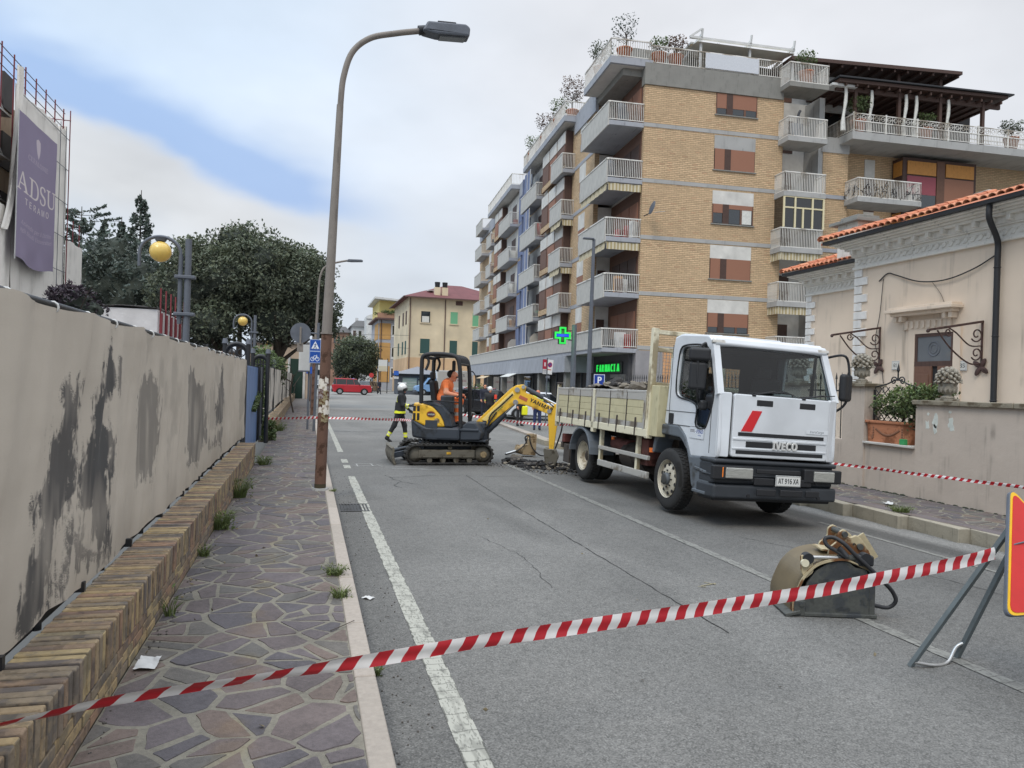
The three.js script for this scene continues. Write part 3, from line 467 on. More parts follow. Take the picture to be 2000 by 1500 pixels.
    x.fillStyle = 'rgba(206,197,203,0.45)'; x.font = 'italic 40px serif'; x.fillText('Azienda per il Diritto', 262, 770); x.fillText('agli Studi Universitari', 262, 822);
  });
  const bn = thing('banner', 'large purple banner with pale lettering hanging on the scaffold netting', 'banner', [-13.62, 0, 0]);
  const g = new THREE.PlaneGeometry(1, 1, 24, 40), p = g.attributes.position;
  for (let i = 0; i < p.count; i++) { const u = p.getX(i) + 0.5, v = p.getY(i) + 0.5, z = mix(-40.4, -46.0, u), y = mix(7.1 + 0.15 * Math.cos(u * 6), 14.25, v); p.setXYZ(i, 0.12 * (fbm3(z * 0.8, y * 0.5, 4, 3) - 0.5) + 0.05 * sstep(0.15, 0, v) * Math.sin(u * 12), y, z); }
  g.computeVertexNormals(); bn.add(mesh('banner_cloth', fin(g), mat('purple_banner', new THREE.Color(1.0, 1.0, 1.0), { map: ban, roughness: 0.9, side: THREE.DoubleSide })));
  obj('lacing', [bar([0.02, 7.1, -40.38], [0.02, 14.25, -40.38], 0.03, 5)], K.white, bn);

  // low shed wrapped in white tarpaulin
  const s = thing('tarpaulin_shed', 'low box wrapped in white tarpaulin with red scaffold tubes, behind the fence', 'shed');
  const tarp = mat('white_tarpaulin', col(216, 214, 214, 0.85), { map: T.cloud, uv: 2.5, roughness: 0.9, bumpMap: T.fineB, bumpScale: 0.01 });
  obj('tarpaulin', [(() => { const q = rbm(-9.6, -6.4, 0, 4.65, -42, -35.5, 0.05); return q; })()], tarp, s);
  obj('tarpaulin_top', (() => { const q = new THREE.PlaneGeometry(3.3, 6.6, 12, 12).rotateX(-PI / 2), a = q.attributes.position; for (let i = 0; i < a.count; i++) a.setY(i, 0.12 * noise3(a.getX(i) * 2, 3, a.getZ(i) * 2)); q.computeVertexNormals(); return q.translate(-8, 4.68, -38.7); })(), tarp, s);
  for (let i = 0; i < 6; i++) { obj('scaffold_tube', bar([-6.32, 0, -35.6 - i * 1.25], [-6.32, 5.6, -35.6 - i * 1.25], 0.035, 6), red, s); obj('scaffold_clamp', bar([-6.27, 3.6, -35.6 - i * 1.25], [-6.27, 4.5, -35.6 - i * 1.25], 0.06, 6), red, s); }
}
// low garden house seen under the oaks
{
  const h = thing('garden_house', 'small pale garden house with green door, half hidden under the big oaks', 'building');
  obj('wall', [bm(-10, -5.5, 0, 3.6, -66, -60), bm(-4.6, 0.2, 0, 4.6, -72, -64)], mat('pale_plaster', col(176, 158, 140, 0.75), { map: T.streak, uv: 3 }), h);
  obj('roof', [ext([[-10.4, 3.6], [-5.2, 3.6], [-7.8, 4.8]], 6.6).translate(0, 0, -63), bm(-4.8, 0.4, 4.6, 4.8, -72.2, -63.8)], mat('grey_roof', col(120, 120, 122, 1.2)), h);
  obj('door', rbm(-1.4, -0.4, 0.1, 3.4, -64, -63.94, 0.01), mat('green_door', col(30, 52, 44, 0.8)), h);
  obj('door_frame', [bm(-1.6, -1.42, 0, 3.6, -64, -63.9), bm(-0.38, -0.2, 0, 3.6, -64, -63.9)], K.white, h);
}

// ---------------------------------------------------------------- trees and plants
const leafM = (name, r, g, b, o = {}) => mat(name, new THREE.Color(r, g, b), { roughness: 0.85, transmission: 0.25, thickness: 0, vertexColors: true, side: THREE.DoubleSide, ...o });
const LM = { oak: leafM('holm_oak_leaf', 0.112, 0.135, 0.085), conifer: leafM('conifer_needle', 0.088, 0.116, 0.094), street: leafM('street_tree_leaf', 0.095, 0.118, 0.066), bush: leafM('shrub_leaf', 0.11, 0.16, 0.05), purple: leafM('purple_leaf', 0.045, 0.03, 0.042), weed: leafM('weed_leaf', 0.12, 0.16, 0.045), lemon: leafM('lemon_leaf', 0.10, 0.14, 0.04), dry: leafM('dry_leaf', 0.13, 0.075, 0.05) };
K.bark = mat('bark', col(74, 66, 58), { map: T.streak, uv: 0.6, roughness: 0.95 });
// a leaf set: flat pointed leaves of a few faces each, colour varied per leaf
function leaves(list, r, size, aspect = 0.55) {
  const pos = [], c = [], a = V(), b = V(), n = V();
  for (const [p, k, dir] of list) {
    const s = size * (0.6 + 0.8 * r());
    if (dir) a.copy(dir); else a.set(r() - 0.5, r() - 0.5, r() - 0.5); a.normalize(); n.set(r() - 0.5, r() - 0.1, r() - 0.5).normalize(); b.crossVectors(a, n).normalize().multiplyScalar(s * aspect * 0.5); a.multiplyScalar(s); n.crossVectors(a, b).normalize().multiplyScalar(s * 0.08);
    const A = [p.x - a.x * 0.5, p.y - a.y * 0.5, p.z - a.z * 0.5], B = [p.x + b.x + n.x, p.y + b.y + n.y, p.z + b.z + n.z], C = [p.x + a.x * 0.5, p.y + a.y * 0.5, p.z + a.z * 0.5], D = [p.x - b.x + n.x, p.y - b.y + n.y, p.z - b.z + n.z];
    pos.push(...A, ...B, ...C, ...A, ...C, ...D); const v = k * (0.7 + 0.6 * r()), h = 1 + 0.16 * (r() - 0.5); for (let i = 0; i < 6; i++) c.push(v * h, v, v * (2 - h));
  }
  const g = new THREE.BufferGeometry(); g.setAttribute('position', new THREE.Float32BufferAttribute(pos, 3)); g.setAttribute('color', new THREE.Float32BufferAttribute(c, 3)); g.computeVertexNormals(); return g;
}
function limbs(base, top, r0, n, spread, r) {
  const out = [tube([base, V(mix(base.x, top.x, 0.5) + (r() - 0.5) * 0.3, mix(base.y, top.y, 0.5), mix(base.z, top.z, 0.5)), top], r0, 10, 8)];
  for (let i = 0; i < n; i++) { const a = r() * PI * 2, h = mix(0.35, 0.95, r()), p = base.clone().lerp(top, h), q = p.clone().add(V(Math.cos(a) * spread * (0.5 + r() * 0.5), spread * (0.3 + 0.5 * r()), Math.sin(a) * spread * (0.5 + r() * 0.5))); out.push(bar(p, q, r0 * 0.5, 6, r0 * 0.15)); }
  return out;
}
function crownPoints(blobs, n, r, shell = 0.62) {
  const list = [], vol = blobs.map((b) => b[3] * b[4] * b[3]), tot = vol.reduce((a, b) => a + b, 0);
  blobs.forEach(([x, y, z, rx, ry], i) => {
    const m = Math.round(n * vol[i] / tot);
    for (let k = 0; k < m; k++) {
      const u = V(r() - 0.5, r() - 0.5, r() - 0.5).normalize(), bump = 0.55 + 0.9 * fbm3(u.x * 2.6 + i * 7, u.y * 2.6, u.z * 2.6, 3), d = mix(shell, 1, Math.sqrt(r())) * bump, p = V(x + u.x * rx * d, y + u.y * ry * d, z + u.z * rx * d);
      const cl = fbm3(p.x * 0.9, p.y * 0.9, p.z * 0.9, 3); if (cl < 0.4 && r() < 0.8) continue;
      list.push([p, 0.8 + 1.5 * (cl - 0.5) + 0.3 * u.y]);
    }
  });
  return list;
}
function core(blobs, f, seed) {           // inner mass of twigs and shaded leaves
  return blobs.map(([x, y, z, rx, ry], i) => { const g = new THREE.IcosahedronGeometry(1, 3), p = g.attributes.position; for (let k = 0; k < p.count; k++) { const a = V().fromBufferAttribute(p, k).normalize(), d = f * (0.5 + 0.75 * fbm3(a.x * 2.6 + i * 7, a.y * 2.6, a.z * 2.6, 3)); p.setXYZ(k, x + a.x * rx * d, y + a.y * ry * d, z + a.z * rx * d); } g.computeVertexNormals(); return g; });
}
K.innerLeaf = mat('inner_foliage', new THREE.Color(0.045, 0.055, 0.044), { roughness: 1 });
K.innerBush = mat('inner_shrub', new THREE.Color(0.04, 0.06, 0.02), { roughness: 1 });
function broadTree(name, label, base, top, blobs, n, leaf, m, seed, r0, group, cat = 'tree') {
  const t = thing(name, label, cat, [0, 0, 0], 0, group), r = rng(seed);
  obj('trunk', limbs(base, top, r0, 7, (top.y - base.y) * 0.5, r), K.bark, t);
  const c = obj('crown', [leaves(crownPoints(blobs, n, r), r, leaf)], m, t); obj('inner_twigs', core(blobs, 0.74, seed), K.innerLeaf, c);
  return t;
}
// the two big holm oaks
broadTree('oak_tree', 'huge dark holm oak with dense rounded crown, left one behind the fence', V(-5.2, 0, -46), V(-4.9, 6, -46), [[-5.0, 7.3, -46, 3.0, 2.7], [-7.0, 6.2, -45.5, 2.0, 2.4], [-3.2, 7.9, -46, 2.5, 2.6], [-6.3, 8.4, -47, 1.8, 1.6], [-4.2, 9.6, -46.5, 1.6, 1.3], [-5.6, 4.8, -45, 2.2, 1.6]], 30000, 0.21, LM.oak, 31, 0.3);
broadTree('oak_tree', 'huge dark holm oak with dense rounded crown, right one reaching the lamp poles', V(-1.9, 0, -47), V(-1.6, 5.5, -47), [[-1.4, 7.2, -47, 2.8, 2.8], [0.1, 6.4, -47, 1.8, 2.3], [-2.2, 8.6, -47.3, 2.0, 1.7], [-0.4, 8.1, -47, 1.7, 1.5], [-2.0, 5.2, -46.4, 2.2, 1.5], [0.9, 5.3, -47.5, 1.1, 1.2]], 27000, 0.21, LM.oak, 32, 0.32);
broadTree('street_tree', 'round dark street tree in front of the distant grey buildings', V(7.2, 0, -116), V(7.1, 4.5, -116), [[7.0, 5.0, -116, 3.6, 3.5], [5.6, 4.4, -116, 2.6, 2.6], [8.6, 4.8, -116, 2.4, 2.7], [7.2, 6.6, -116, 2.4, 2]], 14000, 0.32, LM.street, 33, 0.3);
broadTree('purple_tree', 'small tree with purple black leaves in front of the scaffold netting', V(-6.1, 0, -22), V(-6.0, 3.4, -22), [[-6.05, 3.65, -22, 0.62, 0.5], [-6.4, 3.4, -22.1, 0.45, 0.42], [-5.6, 3.45, -22, 0.45, 0.36]], 2600, 0.13, LM.purple, 34, 0.05);
broadTree('leafy_bush', 'bright green leafy bush behind the far fabric fence', V(-0.6, 0, -38), V(-0.7, 2, -38), [[-1.75, 2.2, -38, 0.85, 0.75], [-2.6, 2.0, -38, 0.7, 0.55], [-1.95, 2.8, -39, 0.5, 0.4]], 3600, 0.13, LM.bush, 35, 0.04, null, 'bush');
broadTree('dense_tree', 'mid green rounded tree mass left of the oaks, below the conifers', V(-12.6, 0, -58), V(-12.6, 6, -58), [[-12.2, 7.0, -58, 3.4, 4.2], [-15.2, 6.4, -59, 3.2, 4.4], [-10.2, 5.8, -57, 2.2, 3.4], [-16.8, 8.8, -60, 2, 2.4], [-13.6, 9.6, -59, 2.2, 2.6]], 17000, 0.3, LM.conifer, 36, 0.3);
// conifers
function conifer(label, x, z, h, R, seed, o = {}) {
  const t = thing('conifer_tree', label, 'tree'), r = rng(seed), list = [], tw = [bar([x, 0, z], [x, h, z], 0.22, 7, 0.03)];
  const n = o.n ?? 46;
  for (let i = 0; i < n; i++) {
    const f = i / n, y = mix(o.y0 ?? h * 0.25, h * 0.985, f), L = R * (o.flat ? Math.sqrt(Math.max(0, 1 - f * 0.55)) : Math.pow(1 - f, 0.8)) * (0.6 + 0.6 * r()) + 0.15, m = o.flat ? 3 : 5;
    for (let k = 0; k < m; k++) {
      const a = r() * PI * 2, dip = o.flat ? 0.08 : 0.3, dir = V(Math.cos(a), -dip + 0.25 * f, Math.sin(a));
      tw.push(bar([x, y, z], [x + dir.x * L, y + dir.y * L + (o.flat ? 0 : 0.12 * L), z + dir.z * L], 0.03, 4, 0.01));
      const q = Math.round(10 + L * (o.dense ?? 16));
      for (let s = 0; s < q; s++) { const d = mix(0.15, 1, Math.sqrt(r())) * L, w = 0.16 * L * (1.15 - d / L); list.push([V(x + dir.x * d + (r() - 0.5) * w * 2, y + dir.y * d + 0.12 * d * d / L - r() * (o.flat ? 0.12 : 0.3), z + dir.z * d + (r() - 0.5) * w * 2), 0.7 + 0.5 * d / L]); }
    }
  }
  obj('trunk', tw, K.bark, t); obj('crown', leaves(list, r, 0.34, 0.4), LM.conifer, t);
}
conifer('tallest pointed conifer with open drooping branches, above the nearest globe lamp', -14.0, -69, 17.3, 2.9, 41);
conifer('flat topped cedar with level branches, beside the scaffold edge', -19.0, -71, 15.9, 3.2, 42, { flat: true, n: 22, y0: 10, dense: 22 });
conifer('narrow dark conifer between the cedar and the tallest conifer', -17.0, -70, 15.0, 1.8, 43, { dense: 22 });
conifer('short narrow conifer just left of the tallest conifer', -16.0, -71.5, 15.4, 1.6, 44, { dense: 24 });
conifer('thin conifer tip rising out of the left holm oak crown', -4.4, -52, 11.9, 1.5, 45, { y0: 9, n: 18 });
// weeds and grass tufts
function tuft(label, x, y, z, R, h, n, seed, m = LM.weed, name = 'weed', cat = 'weed') {
  const r = rng(seed), pos = [], c = [];
  for (let i = 0; i < n; i++) {
    const a = r() * PI * 2, q = Math.sqrt(r()) * R, bxx = x + Math.cos(a) * q * 0.5, bz = z + Math.sin(a) * q * 0.5, hh = h * (0.35 + 0.75 * r()), lean = 0.35 + 0.6 * r(), w = 0.0025 + 0.003 * r(), b = r() * PI * 2, P = [];
    for (let k = 0; k <= 3; k++) { const t = k / 3; P.push([bxx + Math.cos(a) * lean * hh * t * t, y + hh * t * (1 - 0.35 * lean * t), bz + Math.sin(a) * lean * hh * t * t]); }
    const v = 0.6 + 0.7 * r(); for (let k = 0; k < 3; k++) { const w0 = w * (1 - k / 3) + 0.0006, w1 = w * (1 - (k + 1) / 3) + 0.0004, dx = Math.cos(b), dz = Math.sin(b), A = P[k], B = P[k + 1]; pos.push(A[0] - dx * w0, A[1], A[2] - dz * w0, A[0] + dx * w0, A[1], A[2] + dz * w0, B[0] + dx * w1, B[1], B[2] + dz * w1, A[0] - dx * w0, A[1], A[2] - dz * w0, B[0] + dx * w1, B[1], B[2] + dz * w1, B[0] - dx * w1, B[1], B[2] - dz * w1); for (let s = 0; s < 6; s++) c.push(v, v, v * 0.9); }
  }
  const g = new THREE.BufferGeometry(); g.setAttribute('position', new THREE.Float32BufferAttribute(pos, 3)); g.setAttribute('color', new THREE.Float32BufferAttribute(c, 3)); g.computeVertexNormals();
  const list = []; for (let i = 0; i < n * 0.5; i++) { const a = r() * 7, q = Math.sqrt(r()) * R; list.push([V(x + Math.cos(a) * q, y + r() * h * 0.7, z + Math.sin(a) * q), 1]); }
  return tag(obj(name, [g, leaves(list, r, Math.min(0.05, h * 0.25), 0.35)], m), label, cat);
}
tuft('nearest small grass tuft growing in the kerb joint', 0.30, 0.12, -6.02, 0.10, 0.10, 120, 51);
tuft('grass tuft in the kerb joint, the farther and larger of the pair', 0.28, 0.12, -6.72, 0.13, 0.12, 170, 52);
tuft('tiny weed on the road side of the kerb near the striped tape', 0.46, 0, -4.7, 0.06, 0.1, 50, 53);
tuft('bushy weed at the foot of the brick bench, middle of its length', -0.9, 0.12, -8.9, 0.17, 0.3, 260, 54);
tuft('tall thin weed by the crumpled white paper at the brick bench', -0.9, 0.12, -5.75, 0.06, 0.3, 26, 55);
tuft('small weed between the bushy weed and the tall thin weed', -0.9, 0.12, -7.6, 0.08, 0.14, 80, 56);
tuft('long weed strip climbing the foot of the brick bench near its far end', -0.9, 0.12, -11.2, 0.2, 0.4, 240, 57);
tuft('leafy weed on the pavement at the far end of the brick bench', -0.78, 0.12, -15.3, 0.18, 0.25, 220, 58);
tuft('tall grass at the foot of the far brick wall', -0.85, 0.12, -25, 0.3, 0.4, 260, 59);
tuft('grass clump on the right kerb beside the truck front', 8.75, 0.08, -9.3, 0.22, 0.13, 260, 60, LM.weed, 'grass_clump', 'grass');
tuft('grass clump on the right kerb behind the triangular sign', 9.25, 0.08, -7.3, 0.22, 0.13, 240, 61, LM.weed, 'grass_clump', 'grass');
tuft('tiny weeds at the pole foot', 0.42, 0.12, -11.7, 0.1, 0.06, 60, 62);
// ivy on the gate post
{
  const r = rng(66), list = [];
  for (let i = 0; i < 900; i++) { const y = 0.2 + 2.5 * r(), w = 0.13 + 0.16 * sstep(2.0, 2.5, y) + 0.2 * sstep(0.9, 0.2, y); list.push([V(-1.2 + (r() - 0.5) * w * 1.6, y, -21.3 + (r() - 0.5) * w * 3), 0.9]); }
  for (let i = 0; i < 260; i++) { const t = r(); list.push([V(-1.22 + (r() - 0.5) * 0.06, 1.35 - 0.35 * t + 0.1 * r(), -20.9 + 2.2 * t), 0.8]); }
  for (let i = 0; i < 400; i++) list.push([V(-1.0 + (r() - 0.5) * 0.4, 0.15 + 0.5 * r(), -21.3 + (r() - 0.5) * 0.6), 0.8]);
  const iv = thing('ivy', 'ivy climbing the post between the blue gate panel and the far fence', 'ivy'); obj('leaf_mass', leaves(list, r, 0.1, 0.8), LM.bush, iv); obj('stem', [tube([[-1.2, 0.12, -21.3], [-1.18, 1, -21.25], [-1.22, 1.9, -21.35], [-1.2, 2.6, -21.3]], 0.02, 16, 5)], K.bark, iv);
}

// ---------------------------------------------------------------- the brick apartment building
const FL = [4.05, 7.12, 10.22, 13.5, 16.68, 19.9];
const APT = { x: 18.1, z: -38.2, ry: rad(-3.9) };
// place an object given in the building's own frame
function inApt(o, x, y, z) { const c = Math.cos(APT.ry), s = Math.sin(APT.ry); o.position.set(APT.x + x * c + z * s, y, APT.z - x * s + z * c); o.rotation.y = APT.ry; return o; }
{
  const bt = tex(1024, 1024, (u, v, i, j) => {
    const rows = 44, cols = 15, rr = Math.floor(v * rows), fv = v * rows - rr, uu = u * cols + (rr % 2) * 0.5, cc = Math.floor(uu) % cols, fu = uu - Math.floor(uu);
    const big = tfbm(u, v, 3, 4, 101), n = tfbm(u, v, 64, 2, 105); if (fv < 0.26 || fu < 0.05) return [0.33 * (0.94 + 0.12 * big), 0.235 * (0.94 + 0.12 * big), 0.14 * (0.94 + 0.12 * big)];
    const h = hash3(cc, rr, 7), k = (0.86 + 0.2 * h) * (0.94 + 0.14 * big) * (0.9 + 0.2 * n), w = hash3(cc, rr, 9) > 0.95 ? 0.92 : 1; return [0.63 * k * w, 0.455 * k * w * w, 0.28 * k * w * w];
  });
  const bb = tex(512, 512, (u, v) => { const rows = 46, cols = 15, rr = Math.floor(v * rows), fv = v * rows - rr, uu = u * cols + (rr % 2) * 0.5, fu = uu - Math.floor(uu); return fv < 0.2 || fu < 0.06 ? 0.1 : 0.9; });
  K.aptBrick = mat('yellow_facing_brick', new THREE.Color(1, 1, 1), { map: bt, bumpMap: bb, bumpScale: 0.012, uv: 4.6, roughness: 0.9 });
  K.conc = mat('weathered_concrete', col(158, 158, 156, 0.8), { map: T.streak, uv: 3.2, bumpMap: T.fineB, bumpScale: 0.006, roughness: 0.92 });
  K.concD = mat('stained_concrete', col(128, 127, 122, 0.8), { map: T.streak, uv: 2.1, bumpMap: T.fineB, bumpScale: 0.006, roughness: 0.92 });
  K.bluegrey = mat('blue_grey_paint', col(152, 155, 161, 0.8), { map: T.streak, uv: 3, roughness: 0.8 });
  K.soffit = mat('soffit_plaster', col(200, 197, 192, 0.8), { map: T.cloud, uv: 2.4, roughness: 0.95 });
  K.panelW = mat('white_lintel_panel', col(208, 206, 200, 0.8), { map: T.cloud, uv: 1.8, roughness: 0.8 });
  const slatMap = tex(64, 128, (u, v) => { const f = v * 16 - Math.floor(v * 16); return f < 0.14 ? 0.62 : 0.9 + 0.1 * f; });
  K.shutter = mat('brown_roller_shutter', col(140, 98, 78, 0.75), { map: slatMap, uv: 0.8, roughness: 0.7 });
  K.wood = mat('brown_joinery', col(98, 70, 56, 0.75), { map: T.streak, uv: 0.7, roughness: 0.65 });
  K.woodD = mat('dark_joinery', col(70, 51, 44, 0.75), { map: T.streak, uv: 0.7, roughness: 0.65 });
  K.woodO = mat('ochre_wood_panel', col(176, 122, 58, 0.75), { map: T.streak, uv: 0.9, roughness: 0.6 });
  K.curtain = mat('curtain', col(214, 214, 208, 0.9), { map: T.streak, uv: 0.5 });
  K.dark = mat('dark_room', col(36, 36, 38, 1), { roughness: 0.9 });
  const B = thing('apartment_building', 'tall yellow brick apartment building with rows of concrete balconies and roof terraces', 'apartment building'); inApt(B, 0, 0, 0);
  const XW = -1.55, Xc = -0.35, ZE = -51;
  // walls
  obj('brick_wall', [bm(Xc, 8.2, 3.9, 18.9, -0.3, 0), bm(XW, XW + 0.3, 4.05, 19.6, -9.6, -5.2), bm(XW + 0.02, XW + 0.3, 4.05, 19.4, ZE, -9.6), bm(XW + 0.3, 7.9, 4.05, 19.4, ZE, ZE + 0.3)], K.aptBrick, B);
  obj('core_wall', [bm(Xc + 0.02, 7.9, 0, 19.4, -50.5, -0.35)], K.soffit, B);
  for (const y of [4.0, 7.05, 10.2, 13.38, 16.5]) { obj('string_course', bm(Xc - 0.01, 8.22, y, y + 0.22, -0.1, 0.025), K.conc, B); obj('string_course', bm(XW - 0.025, XW + 0.1, y, y + 0.24, ZE, -5.18), K.bluegrey, B); }
  obj('concrete_band', bm(Xc - 0.06, 8.15, 18.85, 20.06, -0.4, 0.09), K.concD, B);
  obj('gable_base', [bm(Xc + 1.5, 8.2, 0, 3.98, -0.3, 0.012)], mat('beige_plaster', col(196, 150, 110, 0.75), { map: T.cloud, uv: 2.5 }), B);
  obj('corner_pier', bm(Xc - 0.1, Xc + 1.5, 0, 3.95, -0.6, 0.02), mat('grey_plaster', col(150, 148, 150, 0.8), { map: T.cloud, uv: 2 }), B);
  obj('base_plaque', rbm(0.35, 1.25, 1.45, 2.0, 0.02, 0.05, 0.01), mat('pinkish_plaque', col(190, 168, 148, 0.8)), B);
  // gable windows
  const win = (x0, x1, y0, y1, kind, seed) => {
    const w = sub('window', B, [0, 0, 0]); const W = x1 - x0, split = x0 + W * 0.25, s2 = x0 + W * 0.4, r = rng(seed);
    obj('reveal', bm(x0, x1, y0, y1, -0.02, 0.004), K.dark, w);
    obj('sill', rbm(x0 - 0.08, x1 + 0.08, y0 - 0.07, y0, 0.0, 0.08, 0.01), K.concD, w);
    obj('mullion', bm(split, s2, y0, y1, 0.005, 0.05), r() < 0.6 ? K.woodO : K.woodD, w);
    const drop = kind === 'closed' ? y0 : kind === 'half' ? y0 + (y1 - y0) * 0.32 : y1 - 0.25, dropL = kind === 'closed' ? y0 : kind === 'half' ? y0 + 0.3 * (y1 - y0) : y0 + (y1 - y0) * 0.55;
    obj('shutter', bm(x0 + 0.04, split, dropL, y1, 0.006, 0.035), K.shutter, w); obj('shutter', bm(s2, x1 - 0.04, drop, y1, 0.006, 0.035), K.shutter, w);
    if (kind !== 'closed') { obj('pane', bm(x0 + 0.05, split - 0.02, y0 + 0.04, dropL, 0.006, 0.016), K.glass, w); obj('pane', bm(s2 + 0.02, x1 - 0.06, y0 + 0.04, drop, 0.006, 0.016), K.glass, w); obj('frame', [bm(s2 + (x1 - s2) * 0.46, s2 + (x1 - s2) * 0.54, y0, drop, 0.017, 0.04)], K.wood, w); obj('frame', bm(x0, x0 + 0.05, y0, y1, 0.005, 0.045), K.wood, w); obj('frame', bm(x1 - 0.05, x1, y0, y1, 0.005, 0.045), K.wood, w); if (kind === 'open') obj('curtain', bm(x1 - 0.75, x1 - 0.1, y0 + 0.06, drop, 0.017, 0.02), K.curtain, w); }
  };
  win(3.95, 6.5, 17.62, 18.82, 'half', 1); win(3.92, 6.47, 14.46, 15.66, 'closed', 2); win(3.9, 6.44, 11.38, 12.5, 'open', 3); win(3.84, 6.4, 8.22, 9.38, 'closed', 4); win(3.78, 6.34, 5.12, 6.26, 'half', 5);
  for (const [y, x] of [[15.66, 3.92], [12.5, 3.9], [9.38, 3.84], [6.26, 3.78]]) obj('lintel_panel', bm(x, x + 2.55, y, y + 0.76, -0.05, 0.03), y > 15 ? K.conc : K.panelW, B);
  // small vents and dish on the gable
  const dish = thing('satellite_dish', 'grey satellite dish on the brick corner beside a balcony', 'satellite dish'); obj('dish', new THREE.SphereGeometry(0.5, 20, 8, 0, PI * 2, 0, 0.9).scale(1, 0.45, 1).rotateX(-1.3).rotateY(0.9).translate(0, 0, 0), K.greyPost, dish); obj('arm', bar([0.1, -0.15, -0.2], [0.1, -0.3, -0.7], 0.03), K.darkMetal, dish); obj('feed', bar([0.05, -0.2, 0], [0.5, -0.1, 0.4], 0.015), K.steel, dish); inApt(dish, 0.1, 11.75, 0.75); dish.rotation.y = 0.6;

  // ---- balconies along the street
  const railBars = (p, q, h, n, rM, parent, top = true, thick = 0.013) => { const g = []; for (let i = 0; i <= n; i++) { const t = i / n, x = mix(p[0], q[0], t), z = mix(p[2], q[2], t); g.push(bm(x - thick, x + thick, p[1] + 0.06, p[1] + h, z - thick, z + thick)); } g.push(beam([p[0], p[1] + 0.08, p[2]], [q[0], q[1] + 0.08, q[2]], 0.04, 0.04)); if (top) g.push(beam([p[0], p[1] + h, p[2]], [q[0], q[1] + h, q[2]], 0.07, 0.06)); return obj('railing', g, rM, parent); };
  K.railW = mat('white_railing_paint', col(206, 204, 198, 0.85), { map: T.dirt, uv: 3, roughness: 0.6 });
  K.parapet = mat('balcony_parapet_panel', col(176, 174, 168, 0.8), { map: T.streak, uv: 1.7, roughness: 0.9 });
  const awnT = canvas(256, 64, (x) => { for (let i = 0; i < 16; i++) { x.fillStyle = i % 2 ? '#bfae84' : '#e2dac2'; x.fillRect(i * 16, 0, 16, 64); } }); awnT.wrapS = awnT.wrapT = THREE.RepeatWrapping;
  K.awning = mat('striped_awning', new THREE.Color(0.8, 0.8, 0.8), { map: awnT, uv: 1.6, roughness: 0.95, side: THREE.DoubleSide });
  const slab = (b, x0, x1, y, z1, z0) => { obj('slab', rbm(x0, x1, y - 0.26, y, z1, z0, 0.02), K.bluegrey, b); };
  const junk = [K.wood, K.curtain, K.woodO, K.greyPost, mat('red_cloth', col(140, 50, 48, 0.8)), mat('green_cloth', col(60, 96, 80, 0.8)), K.white];
  function streetBalcony(y, z0, z1, o = {}) {
    const b = sub('balcony', B), x0 = -2.42, x1 = o.x1 ?? XW + 0.1, r = rng(Math.floor(y * 100 - z0 * 7));
    slab(b, x0, x1, y, z1, z0);
    obj('parapet', rbm(x0 - 0.04, x0 + 0.03, y - 0.3, y + 0.98, z1, z0, 0.01), K.parapet, b);
    obj('top_rail', rbm(x0 - 0.07, x0 + 0.08, y + 0.98, y + 1.06, z1 - 0.03, z0 + 0.03, 0.015), K.railW, b);
    railBars([x0, y, z0 - 0.03], [x1, y, z0 - 0.03], 1.05, Math.max(6, Math.round((x1 - x0) / 0.105)), K.railW, b);
    if (o.awn) obj('awning', [(() => { const g = new THREE.PlaneGeometry(Math.abs(z1 - z0) - 0.3, 0.42, 40, 3).rotateY(-PI / 2), p = g.attributes.position; for (let i = 0; i < p.count; i++) p.setX(i, 0.12 * p.getY(i) + 0.02 * Math.sin(p.getZ(i) * 8)); g.computeVertexNormals(); return g.translate(x0 + 0.02, y - 0.5, (z0 + z1) / 2); })(), (() => { const g = new THREE.PlaneGeometry(x1 - x0 - 0.2, 0.4, 20, 2), p = g.attributes.position; for (let i = 0; i < p.count; i++) p.setZ(i, 0.02 * Math.sin(p.getX(i) * 9)); g.computeVertexNormals(); return g.translate((x0 + x1) / 2, y - 0.5, z0 - 0.05); })(), bar([x0 + 0.1, y - 0.31, z0 - 0.08], [x0 + 0.1, y - 0.31, z1], 0.05)], K.awning, b);
    const n = o.clutter ?? Math.floor(r() * 3); for (let i = 0; i < n; i++) { const w = 0.25 + r() * 0.4, h = 0.4 + r() * 0.8, x = mix(x0 + 0.4, x1 - 0.3, r()), z = z0 - 0.4 - r() * 1.2; obj('stored_item', rb(w, h, 0.3, 0.03, x, y + h / 2, z, 0, r()), junk[Math.floor(r() * junk.length)], b); }
    return b;
  }
  const levels = FL.slice(1, 5);
  levels.forEach((y, i) => {
    streetBalcony(y, -0.02, -5.2, { x1: Xc + 0.05, awn: i === 1 || i === 2, clutter: 3 });
    streetBalcony(y, -9.7, -12.8, { awn: i === 2 || i === 1 });
    streetBalcony(y, -17.4, -23.1, {}); streetBalcony(y, -28.0, -33.6, {}); streetBalcony(y, -38.1, -41.0, { clutter: 1 }); streetBalcony(y, -44.4, -49.2, { clutter: 0 });
  });
  streetBalcony(19.6, -44.4, -49.0, { clutter: 0 });
  // first floor: one long balcony with a concrete parapet
  { const y = FL[0], b = sub('long_balcony', B); obj('slab', rbm(-2.45, Xc + 0.1, y - 0.26, y - 0.02, ZE - 0.2, 0.0, 0.02), K.bluegrey, b); for (let i = 0; i < 13; i++) obj('parapet_panel', rbm(-2.5, -2.40, y - 0.04, y + 1.0, -i * 3.93 - 3.92, -i * 3.93 - 0.01, 0.008), K.parapet, b); obj('top_rail', rbm(-2.55, -2.34, y + 1.0, y + 1.08, ZE - 0.2, 0.03, 0.015), K.railW, b); railBars([-2.44, y, -0.03], [Xc, y, -0.03], 1.05, 18, K.railW, b);
